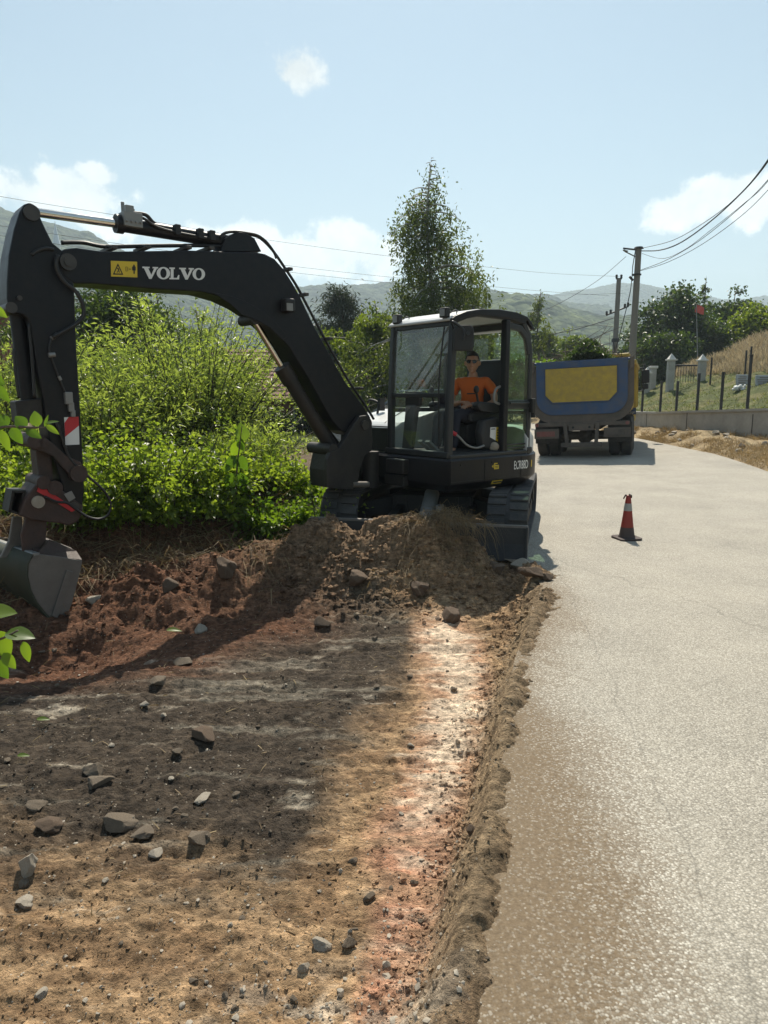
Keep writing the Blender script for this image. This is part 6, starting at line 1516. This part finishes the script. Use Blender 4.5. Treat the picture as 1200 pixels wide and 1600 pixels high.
tree('leafy_tree', 'dark tree low behind the left gate pillar', 1030, 43, 520, 50, 'dark', 9000, .24, .15, 40, .0)
tree('poplar_tree', 'thin tree sticking out above the other crowns behind the flag', 1083, 50, 428, 20, 'birch', 4500, .18, .09, 40, .05, 'spire', hang=.3)
tree('leafy_tree', 'round grey green tree right of the flag', 1131, 49, 450, 40, 'dark', 9000, .24, .15, 42, .05)
tree('leafy_tree', 'mid green tree below the flag, behind the right gate pillar', 1098, 45, 500, 42, 'mid', 9000, .24, .15, 40, .0)
tree('leafy_tree', 'bright yellow green bushy tree at the right edge above the dry grass', 1168, 43, 478, 50, 'lime', 15000, .24, .14, 44, .0)
tree('leafy_tree', 'green bushy tree cut by the right edge of the picture', 1228, 42, 490, 46, 'mid', 7000, .24, .14, 40, .0)
tree('leafy_tree', 'dark shady tree behind the willow thicket, right of the arm', 195, 19, 436, 84, 'dark', 24000, .12, .07, 46, .06, 'round', clus=.33, trunk_r=.14)
tree('leafy_tree', 'grey green tree behind the thicket below the yellow warning plate', 262, 22, 452, 46, 'mid', 7000, .12, .06, 40, .05)
tree('leafy_tree', 'loose pale tree behind the thicket under the lettering', 318, 26, 478, 38, 'willow', 5000, .13, .05, 40, .05)
tree('leafy_tree', 'dark tree far behind the arm at left', 60, 24, 470, 60, 'mid', 8000, .14, .08, 40, .05)
tree('hedge_bush', 'dark clipped bush in front of the brick house', 437, 27, 642, 24, 'dark', 4000, .13, .08, 36, .0)
tree('hedge_bush', 'round bush beside the excavator boom foot, far behind', 505, 30, 610, 34, 'mid', 4000, .14, .08, 36, .0)

# big leaves: a blade with a midrib, slightly cupped
def bigleaf(g, tints, p, d, nrm_, ln, wd, tint, cup=.18, curl=.25):
    p = Vector(p); d = Vector(d).normalized(); nrm_ = Vector(nrm_); s = d.cross(nrm_).normalized(); n_ = s.cross(d); k = 9; vs = []
    for i in range(k + 1):
        t = i / k; w_ = wd * .5 * (math.sin(math.pi * t ** .75) ** .85 if 0 < t < 1 else 0.0) + .0004
        c_ = p + d * (ln * t) - n_ * (curl * ln * t * t)
        for q in (-1, -.5, 0, .5, 1): vs.append(c_ + s * (w_ * q) + n_ * (cup * w_ * abs(q) + .02 * w_ * math.sin(i * 2.2) * abs(q)))
    g.add(vs, [(i * 5 + j, i * 5 + j + 1, (i + 1) * 5 + j + 1, (i + 1) * 5 + j) for i in range(k) for j in range(4)]); tints += [tint] * len(vs)
def bigleaves(name, specs, mat, parent):
    g = MB(); tn_ = []
    for sp in specs: bigleaf(g, tn_, *sp)
    me = g.mesh(name); a = me.attributes.new('tint', 'FLOAT', 'POINT'); a.data.foreach_set('value', tn_)
    return link(me, name, LM[mat], parent, smooth=180)
# young tree at the left edge, close to the viewer; only its twigs reach into the picture
sp0 = Vector((-1.62, 2.1, H(-1.62, 2.1)))
sap = thing('sapling', sp0, 'young plant with large fresh leaves reaching in at the left edge close to the viewer', 'sapling')
Q = lambda u, v, Y: P(u, v, Y)
g = MB().tube([sp0, sp0 + Vector((.03, 0, .6)), sp0 + Vector((-.02, .02, 1.2)), sp0 + Vector((0, 0, 1.85))], [.014, .012, .010, .006], n=8)
g.tube([sp0 + Vector((.02, 0, .8)), Q(-60, 1005, 2.0), Q(-5, 1000, 1.95), Q(28, 985, 1.95)], [.007, .005, .004, .003], n=6)
g.tube([sp0 + Vector((0, 0, 1.5)), Q(-60, 690, 2.1), Q(0, 668, 2.05), Q(50, 668, 2.0), Q(70, 668, 2.0)], [.006, .005, .004, .002], n=6)
g.build('stem', 'bark', sap, smooth=180)
def lf(u0, v0, u1, v1, Y, wpx, tint, face=(0, -1, .3), cup=.2, curl=.15, dY=0.0):
    a = Q(u0, v0, Y); b = Q(u1, v1, Y + dY); return (a, b - a, Vector(face), (b - a).length, wpx / FPX * Y, tint, cup, curl)
bigleaves('foliage', [lf(-25,960,24,953,1.95,36,.8,(.2,-.5,1)), lf(8,990,54,992,1.95,34,.2,(0,-.35,1)), lf(-5,985,14,1032,1.95,30,.95,(.5,-1,.2)), lf(36,1002,46,1036,1.95,15,.9,(.6,-1,0)), lf(5,1020,24,1046,1.95,18,.9,(.4,-1,.2)), lf(-8,1030,12,1062,1.95,22,.15,(.2,-1,.4)), lf(-30,1000,4,1020,1.95,30,.6,(0,-1,.4)),
  lf(60,666,52,642,2.0,20,.5,(0,-1,.2)), lf(70,662,91,656,2.0,8,.3,(0,-.6,1)), lf(72,664,92,678,2.0,9,.95,(.3,-1,.3)), lf(42,668,22,650,2.02,20,.1,(0,-1,.3)), lf(40,670,64,684,2.0,14,.1,(0,-1,.5)), lf(12,668,-6,650,2.05,26,.1,(0,-1,.3)), lf(18,668,34,694,2.04,18,.12,(0,-1,.3)), lf(2,672,14,706,2.05,14,.75,(.3,-1,.2)), lf(-8,600,14,628,2.08,16,.2,(0,-1,.3)), lf(-12,590,6,600,2.08,18,.15,(0,-1,.3)), lf(-10,478,10,496,2.1,12,.9,(0,-1,.3)), lf(70,667,74,648,2.0,5,.4)], 'fresh', sap)
# big leaved weed on the bank
bp0 = Vector((P(368, 800, 7.75).x, 7.75, 0)); bp0.z = H(bp0.x, bp0.y)
bg_ = thing('broad_leaf_plant', bp0, 'single tall weed with large heart shaped leaves on the bank', 'weed')
MB().tube([bp0, P(370, 740, 7.7), P(374, 700, 7.68), P(378, 666, 7.66)], [.012, .010, .008, .005], n=6).build('stem', 'bark', bg_, smooth=180)
L2 = lambda u0, v0, u1, v1, w_, tint, face: lf(u0, v0, u1, v1, 7.68, w_, tint, face)
bigleaves('foliage', [L2(380,690,376,660,22,.9,(.4,-1,.2)), L2(376,690,362,714,20,.95,(.5,-1,.2)), L2(374,684,380,704,14,.05,(-.6,-1,.3)), L2(368,712,352,735,16,.08,(0,-1,.4)), L2(360,728,345,736,12,.9,(.2,-1,.4)), L2(372,712,386,736,18,.1,(-.3,-1,.3)), L2(374,738,384,772,24,.05,(-.2,-1,.3)), L2(368,740,352,766,22,.08,(.2,-1,.3)), L2(366,716,374,738,10,.2,(0,-1,.5))], 'fresh', bg_)

# ------------------------------------------------------------------ grass, straw, roots
def blades(name, P_, D, ln, wd, tint, mat, origin=None, kind='stuff', droop=.35, label=None):
    n = len(P_); D = unit(D); S = unit(np.cross(D, RNG.normal(size=(n, 3)))); ln = ln[:, None]; wd = wd[:, None]; dn = np.array([0, 0, -1.])
    mid_ = P_ + D * ln * .55 + dn * ln * droop * .2; tip = P_ + D * ln + dn * ln * droop
    V = np.stack([P_ - S * wd, P_ + S * wd, mid_ + S * wd * .8, mid_ - S * wd * .8, tip], 1).reshape(-1, 3); b = np.arange(n) * 5
    F = np.concatenate([np.stack([b, b + 1, b + 2], 1), np.stack([b, b + 2, b + 3], 1), np.stack([b + 3, b + 2, b + 4], 1)])
    o = link(npmesh(name, V, F, tint=np.repeat(tint, 5)), name, LM[mat]); return tag(o, kind=kind)
def upward(n, s=.5): return np.stack([RNG.normal(0, s, n), RNG.normal(0, s, n), np.ones(n)], 1)
# slope: short green grass, tall dry grass on the brow
n = 26000; y = RNG.uniform(17, 46, n); x = Wx(y) + .3 + RNG.uniform(0, 1, n) ** 1.1 * 12; z = height(x, y)
k = fbm(x * .9, y * .9, 3, 311) > -.25
x, y, z = x[k], y[k], z[k]; n = len(x); blades('grass', np.stack([x, y, z - .01], 1), upward(n, .6), RNG.uniform(.06, .20, n), np.full(n, .010), np.clip(RNG.uniform(0, 1, n) + .6 * fbm(x * .7, y * .7, 3, 77), 0, 1), 'grass')
n = 60000; y = RNG.uniform(26, 46, n); x = Wx(y) + RNG.uniform(5.6, 16, n); z = height(x, y); k = (z > 2.7 + .5 * fbm(x * .6, y * .6, 3, 301)); x, y, z = x[k], y[k], z[k]; n = len(x)
blades('dry_grass', np.stack([x, y, z - .02], 1), upward(n, .3), RNG.uniform(.25, .85, n), np.full(n, .012), RNG.uniform(0, 1, n), 'tan')
n = 26000; y = RNG.uniform(13.5, 30, n); f_ = RNG.uniform(0, 1, n); x = Rx(y) + .05 + f_ * (Wx(y) - Rx(y) - .08); k = (fbm(x * 1.5, y * 1.5, 3, 55) + .9 * sst(20, 16, y)) > .15; x, y = x[k], y[k]; n = len(x)
blades('straw', np.stack([x, y, height(x, y) - .01], 1), upward(n, .8), RNG.uniform(.08, .36, n), np.full(n, .006), RNG.uniform(.45, 1, n), 'straw')
# bank: cut stalks and torn roots
def on_ground(n, fx): 
    x, y = fx(n); return x, y, height(x, y)
n = 5200; t = RNG.uniform(-.1, 1.02, n); s = RNG.uniform(-.35, .9, n); x = BA.x + bd.x * t * (BB - BA).length + bn.x * s; y = BA.y + bd.y * t * (BB - BA).length + bn.y * s
blades('cut_stalks', np.stack([x, y, height(x, y)], 1), np.stack([RNG.normal(.3, .7, n), RNG.normal(-.5, .6, n), RNG.uniform(-.1, .8, n)], 1), RNG.uniform(.08, .62, n), RNG.uniform(.0015, .0035, n), RNG.uniform(0, .7, n), 'straw', droop=.5)
n = 1900; x = RNG.uniform(-1.3, 1.0, n); y = RNG.normal(6.62, .30, n) - (x + .3) * .12; k = (fbm(x * 2.5, y * 2.5, 3, 66) > -.1) | (abs(x - .45) < .28) & (abs(y - 6.6) < .35); x, y = x[k], y[k]; n = len(x)
blades('dry_roots', np.stack([x, y, height(x, y) + .015], 1), np.stack([RNG.normal(0, .5, n), -np.abs(RNG.normal(.5, .4, n)), RNG.uniform(-.2, .6, n)], 1), RNG.uniform(.06, .30, n), RNG.uniform(.0015, .0035, n), RNG.uniform(0, .75, n), 'straw', droop=.9)
# hanging tuft on the heap below the blade cylinder
c0 = P(695, 842, 6.62); n = 900; a = RNG.normal(0, .17, n); pz = np.stack([c0.x + a, np.full(n, c0.y) + RNG.normal(0, .09, n), H(c0.x, c0.y) + .10 - np.abs(a) * .25 + RNG.normal(0, .03, n)], 1)
me_ = blades('root_tuft', pz, np.stack([a * 1.6 + RNG.normal(0, .55, n), RNG.normal(-.5, .45, n), RNG.normal(.15, .45, n)], 1), RNG.uniform(.05, .32, n), RNG.uniform(.0015, .003, n), RNG.uniform(0, .55, n), 'straw', droop=.95)
n = 900; x = RNG.uniform(-3.4, .2, n); y = RNG.uniform(2.0, 6.2, n); k = x < Lx(y) - .5; x, y = x[k], y[k]; n = len(x)
blades('litter', np.stack([x, y, height(x, y) + .004], 1), np.stack([RNG.normal(0, 1, n), RNG.normal(0, 1, n), RNG.uniform(0, .25, n)], 1), RNG.uniform(.015, .09, n), RNG.uniform(.001, .003, n), RNG.uniform(0, 1, n), 'straw', droop=.1)
n = 700; x = RNG.uniform(-4.6, -.9, n); y = RNG.uniform(7.0, 9.5, n); 
blades('weeds', np.stack([x, y, height(x, y)], 1), upward(n, .7), RNG.uniform(.1, .4, n), RNG.uniform(.003, .008, n), RNG.uniform(0, 1, n), 'grass', droop=.4)
n = 5000; x = RNG.uniform(-6, 3.0, n); y = RNG.uniform(19, 40, n); k = x < Lx(y) - 1.5; x, y = x[k], y[k]; n = len(x)
blades('meadow_grass', np.stack([x, y, height(x, y)], 1), upward(n, .5), RNG.uniform(.1, .35, n), np.full(n, .012), RNG.uniform(0, 1, n), 'grass')

# ------------------------------------------------------------------ stones and clods
def rockmesh(seed, flat=1.0, sub=4):
    bm = bmesh.new(); bmesh.ops.create_icosphere(bm, subdivisions=sub, radius=1); rg = np.random.default_rng(seed)
    cuts = [(Vector(rg.normal(size=3)).normalized(), rg.uniform(.40, .80)) for _ in range(11)]
    for v in bm.verts:
        p_ = v.co.copy()
        for n_, d in cuts:
            q = p_.dot(n_)
            if q > d: p_ -= n_ * (q - d) * .93
        v.co = Vector((p_.x, p_.y, p_.z * flat))
    co = np.array([v.co for v in bm.verts]); k = 1 + .13 * fbm(co[:, 0] * 2.2 + seed, co[:, 1] * 2.2 + co[:, 2] * 2, 5, seed, .6)
    for v, s in zip(bm.verts, k): v.co *= s
    me = bpy.data.meshes.new('stone'); bm.to_mesh(me); bm.free(); return me
KEY = [  # u, v, width px, height ratio, tilt, material, label
 (46,1350,44,1.05,28,'stonepale','pale angular stone standing on edge near the left edge of the dug ground'),
 (186,1290,60,.42,14,'stone','flat grey stone with a pale scar lying in the dark soil'),
 (151,1203,40,.62,8,'stone','rounded grey stone touching a flat slab behind it, left part of the dug strip'),
 (154,1223,46,.34,3,'stone','flat slab stone in front of the rounded grey stone'),
 (61,1256,36,.5,10,'stone','small wedge shaped stone near the left edge, above the dark split stone'),
 (80,1292,48,.42,22,'stonebrown','dark split stone half sunk in the soil near the left edge'),
 (316,1249,36,.32,0,'stonepale','small flat pale stone at the edge of a hollow in the dark soil'),
 (308,1310,46,.6,0,'stone','grey stone lying in a small dug hollow in the middle of the dark soil'),
 (224,1306,42,.5,-12,'stone','flat grey stone with a shaded hollow beneath, right of the scarred stone'),
 (242,1341,29,.4,0,'stonepale','whitish flat stone where dark soil meets tan soil'),
 (41,1420,42,.38,10,'stonepale','flat pale stone in the tan soil at lower left'),
 (501,1480,38,.5,24,'stonepale','tan flat stone leaning in the tan soil, left one of two side by side'),
 (545,1476,27,.6,0,'stone','small grey stone right beside the tan leaning stone'),
 (318,1147,52,.5,0,'stonebrown','dark lump of soil and stone in the upper middle of the dark ground'),
 (703,957,37,.86,0,'stonebrown','rough dark boulder lying alone in front of the heap'),
 (812,880,31,.75,20,'stonepale','pale rounded stone on the heap under the right end of the blade'),
 (834,893,50,.55,5,'stonebrown','broad dark flat stone on the asphalt edge below the blade'),
 (775,886,40,.6,15,'stonebrown','brown stone in the heap beneath the blade'),
 (855,903,26,.7,0,'stonebrown','small dark stone furthest out on the asphalt beside the heap'),
 (263,913,34,.75,0,'stonebrown','brown boulder in the red soil under the bank'),
 (353,890,48,.75,0,'stonebrown','large clod of brown earth on the slope of the bank'),
 (145,937,30,.5,0,'stonepale','tan stone right of the bucket tip'),
 (312,986,27,.6,0,'stonepale','small tan stone in the red soil below the bank'),
 (290,1037,34,.4,0,'stone','flat grey stone inside the boom shadow'),
 (842,1112,24,.8,0,'stonebrown','dark clod sitting on the edge of the asphalt'),
 (737,1301,20,.85,0,'stonebrown','dark clod at the foot of the asphalt edge'),
 (575,1402,24,.8,0,'stone','grey stone in the tan soil left of the reddish strip'),
 (276,1187,22,.6,0,'stone','small grey stone in the upper dark soil'),
 (248,1066,30,.5,0,'stone','flat grey stone at the rim of the boom shadow'),
 (227,1101,17,.6,0,'stonepale','tiny white shard of stone near the boom shadow'),
 (655,925,40,.6,0,'stonebrown','dark stone at the foot of the heap left of the boulder'),
 (560,900,44,.7,0,'stonebrown','clod of earth low on the sunlit side of the heap'),
 (500,972,36,.5,0,'stonebrown','clod of dark earth left of the sunlit heap'),
]
shapes = [rockmesh(100 + i, 1.0, 4) for i in range(10)]
variants = {}
def rock(sh, mt):
    if (sh, mt) not in variants:
        m_ = shapes[sh].copy(); m_.materials.append(M[mt]); m_.polygons.foreach_set('use_smooth', [True] * len(m_.polygons))
        try: m_.set_sharp_from_angle(angle=R(24))
        except Exception: pass
        variants[(sh, mt)] = m_
    return variants[(sh, mt)]
def put_stone(x, y, size, ratio, tilt, mt, label, group, sh, sink=.5):
    o = bpy.data.objects.new('stone', rock(sh, mt)); COL.objects.link(o); s = size / 2
    o.location = (x, y, H(x, y) + s * ratio * (1 - sink)); o.scale = (s * 1.08, s * .85, s * ratio * 1.1)
    o.rotation_euler = (R(random.uniform(-8, 8)), R(tilt), R(random.uniform(0, 360) if tilt == 0 else random.uniform(-25, 25)))
    return tag(o, label, 'stone', group)
def ground_hit(u, v):
    d = ray(u, v); lo, hi_ = .8, 40
    f = lambda s: EYE + d.z * s - H(d.x * s, d.y * s)
    s = .9
    while f(s) > 0 and s < 60: s += .05
    return d.x * s, d.y * s, s
for i, (u, v, wpx, ratio, tilt, mt, lab) in enumerate(KEY):
    x, y, s = ground_hit(u, v + wpx * ratio * .35); put_stone(x, y, wpx / FPX * s * 1.0, ratio, tilt, mt, lab, None, i % 10)
n = 0
while n < 84:
    u = random.uniform(0, 720) if n < 70 else random.uniform(640, 830); v = random.uniform(990, 1590); x, y, s = ground_hit(u, v)
    if x > Lx(y) - .1 and n < 70: continue
    sz = random.choice([.016, .02, .024, .03, .036, .045]) * (1.3 if v < 1200 else 1)
    put_stone(x, y, sz, random.uniform(.4, .8), 0, random.choice(['stone', 'stonepale', 'stone']), 'small loose stone lying on the freshly dug ground', 'small stones on the dug ground', random.randrange(10), .5); n += 1
for k in range(46):
    y = random.uniform(17, 33); x = float(Rx(y)) + random.uniform(.25, max(.4, float(Wx(y) - Rx(y)) - .15)); put_stone(x, y, random.uniform(.10, .30), random.uniform(.4, .8), 0, random.choice(['stonepale', 'stone', 'stonepale']), 'piece of rubble on the dry verge below the concrete wall', 'rubble along the wall', random.randrange(10), .3)
# crumbs of soil: uncountable
ico = bmesh.new(); bmesh.ops.create_icosphere(ico, subdivisions=1, radius=1); iv = np.array([v.co for v in ico.verts]); ifc = np.array([[v.index for v in f.verts] for f in ico.faces]); ico.free()
def crumbs(name, x, y, size, mt):
    n = len(x); sc = RNG.uniform(.55, 1.2, (n, 1, 3)) * size[:, None, None]; j = 1 + RNG.normal(0, .22, (n, len(iv), 1)); V = iv[None] * j * sc
    z = height(x, y) + size * .12; V = V * np.array([1, 1, .75]) + np.stack([x, y, z], 1)[:, None, :]; F = (ifc[None] + (np.arange(n) * len(iv))[:, None, None]).reshape(-1, 3)
    col = np.repeat(soil_at(x, y) * RNG.uniform(.75, 1.35, (n, 1)), len(iv), 0) if mt is gm else None
    o = link(npmesh(name, V.reshape(-1, 3), F, col=col), name, mt, smooth=40); return tag(o, kind='stuff')
xs_, ys_, sz_ = [], [], []
def scatter(n, fx, smin, smax):
    x, y = fx(n); xs_.append(x); ys_.append(y); sz_.append(smin * (smax / smin) ** (RNG.uniform(0, 1, n) ** 2.2))
def edge_f(n):
    y = RNG.uniform(1.4, 6.3, n); return Lx(y) - .16 + RNG.normal(0, .06, n) * (.6 + 1.2 * vn(y * 3, y * 0, 4)), y
def edge_r(n):
    y = RNG.uniform(1.4, 6.6, n); return Lx(y) + np.abs(RNG.normal(0, .28, n)), y
def all_f(n):
    y = 1.4 + 4.8 * RNG.uniform(0, 1, n) ** 1.5; x = -.62 * y - .1 + RNG.uniform(0, 1, n) * (Lx(y) + .62 * y); return x, y
def heap_f(n):
    t = RNG.uniform(0, 1, n); return -.9 + 2.1 * t + RNG.normal(0, .1, n), 6.45 - .3 * t + RNG.normal(0, .35, n)
def bank_f(n):
    t = RNG.uniform(0, 1, n); s = RNG.normal(-.5, .5, n); return BA.x + bd.x * t * 4.2 + bn.x * s, BA.y + bd.y * t * 4.2 + bn.y * s
scatter(3400, edge_f, .003, .017); scatter(2600, edge_r, .0018, .007); scatter(9000, all_f, .0025, .009); scatter(3800, heap_f, .006, .036); scatter(3600, bank_f, .006, .036)
crumbs('soil_crumbs', np.concatenate(xs_), np.concatenate(ys_), np.concatenate(sz_), gm)
xs_, ys_, sz_ = [], [], []; scatter(1300, all_f, .003, .010); scatter(700, lambda n: (RNG.normal(-.18, .26, n), np.abs(RNG.normal(1.62, .2, n))), .003, .016); scatter(200, edge_f, .003, .008); crumbs('pale_grit', np.concatenate(xs_), np.concatenate(ys_), np.concatenate(sz_), 'stonepale')
# a fallen leaf and a few scraps
for (u, v, ln, lab) in ((272, 991, .12, 'green fallen leaf on the red soil below the bank'), (68, 1137, .07, 'small green leaf scrap on the dark soil at left'), (37, 1192, .06, 'tiny green leaf scrap near the left edge of the dark soil')):
    x, y, s = ground_hit(u, v); o = thing('fallen_leaf', (x, y, H(x, y)), lab, 'leaf'); bigleaves('blade', [((x - ln / 2, y, H(x, y) + .03), (1, .1, .05), (0, -.4, 1), ln, ln * .42, .8, .3, .2)], 'fresh', o)
# brushwood on the truck
ld = thing('brushwood_load', tkM @ Vector((0, 1.2, 1.6)), 'pile of cut branches and leaves heaped on the blue truck bed', 'brushwood')
n = 5200; x = RNG.uniform(-1.1, 1.1, n); y = RNG.uniform(-.85, 3.4, n); hgt = 2.30 + .62 * np.exp(-((x - .1) / .45) ** 2) * np.exp(-((y + .3) / .9) ** 2) + .12 * fbm(x * 3, y * 3, 3, 9); z = hgt - np.abs(RNG.normal(0, .10, n)) + .05
loc = np.stack([x, y, z], 1); Mw = np.array(tkM)[:3]; wl3 = loc @ Mw[:, :3].T + Mw[:, 3]
link(leaves_mesh('leaves', wl3, RNG.normal(size=(n, 3)), RNG.uniform(.05, .12, n), RNG.uniform(.03, .06, n), RNG.uniform(0, 1, n)), 'leaves', LM['dark'], ld)
g = MB(); nx2, ny2 = 26, 34; vs = []; U_, V_ = np.meshgrid(np.linspace(-1.12, 1.12, nx2), np.linspace(-.88, 3.5, ny2)); ff = lambda x, y: 2.24 + .62 * np.exp(-((x - .1) / .5) ** 2) * np.exp(-((y + .25) / .9) ** 2) + .16 * fbm(x * 3.5, y * 3.5, 4, 19)
Z_ = ff(U_, V_); pts_ = np.stack([U_.ravel(), V_.ravel(), Z_.ravel()], 1) @ Mw[:, :3].T + Mw[:, 3]; ii = (np.arange(ny2 - 1)[:, None] * nx2 + np.arange(nx2 - 1)[None, :]).ravel()
link(npmesh('packed_brush', pts_, np.stack([ii, ii + 1, ii + nx2 + 1, ii + nx2], 1)), 'packed_brush', 'dryroot', ld)
n = 4200; x = np.clip(RNG.normal(.1, .42, n), -1.1, 1.1); y = np.clip(RNG.normal(-.25, .6, n), -.9, 3); wl3 = np.stack([x, y, ff(x, y) + RNG.uniform(-.02, .10, n)], 1) @ Mw[:, :3].T + Mw[:, 3]
link(leaves_mesh('leaves', wl3, RNG.normal(size=(n, 3)), RNG.uniform(.06, .14, n), RNG.uniform(.03, .06, n), RNG.uniform(0, .7, n)), 'leaves', LM['dark'], ld)
n = 160; p0 = np.stack([RNG.uniform(-1.05, 1.05, n), RNG.uniform(-.9, 3.0, n), RNG.uniform(2.35, 2.60, n)], 1); p0[:, 2] += .5 * np.exp(-((p0[:, 0] - .1) / .5) ** 2) * np.exp(-((p0[:, 1] + .25) / .9) ** 2); p0 = p0 @ Mw[:, :3].T + Mw[:, 3]
link(tubes_mesh('twigs', curve_pts(p0, unit(RNG.normal(size=(n, 3)) * np.array([1, 1, .35])), RNG.uniform(.3, .8, n), RNG.normal(0, .15, (n, 3)), 5), np.full(n, .012), np.full(n, .004)), 'twigs', 'bark', ld)
n = 500; x = RNG.uniform(-1.2, -.75, n); y = RNG.uniform(-1.0, .3, n); wl3 = np.stack([x, y, 2.42 + RNG.uniform(-.12, .1, n)], 1) @ Mw[:, :3].T + Mw[:, 3]
link(leaves_mesh('fresh_leaves', wl3, RNG.normal(size=(n, 3)), RNG.uniform(.05, .10, n), RNG.uniform(.03, .06, n), RNG.uniform(0, 1, n)), 'fresh_leaves', LM['fresh'], ld)
build_haze()
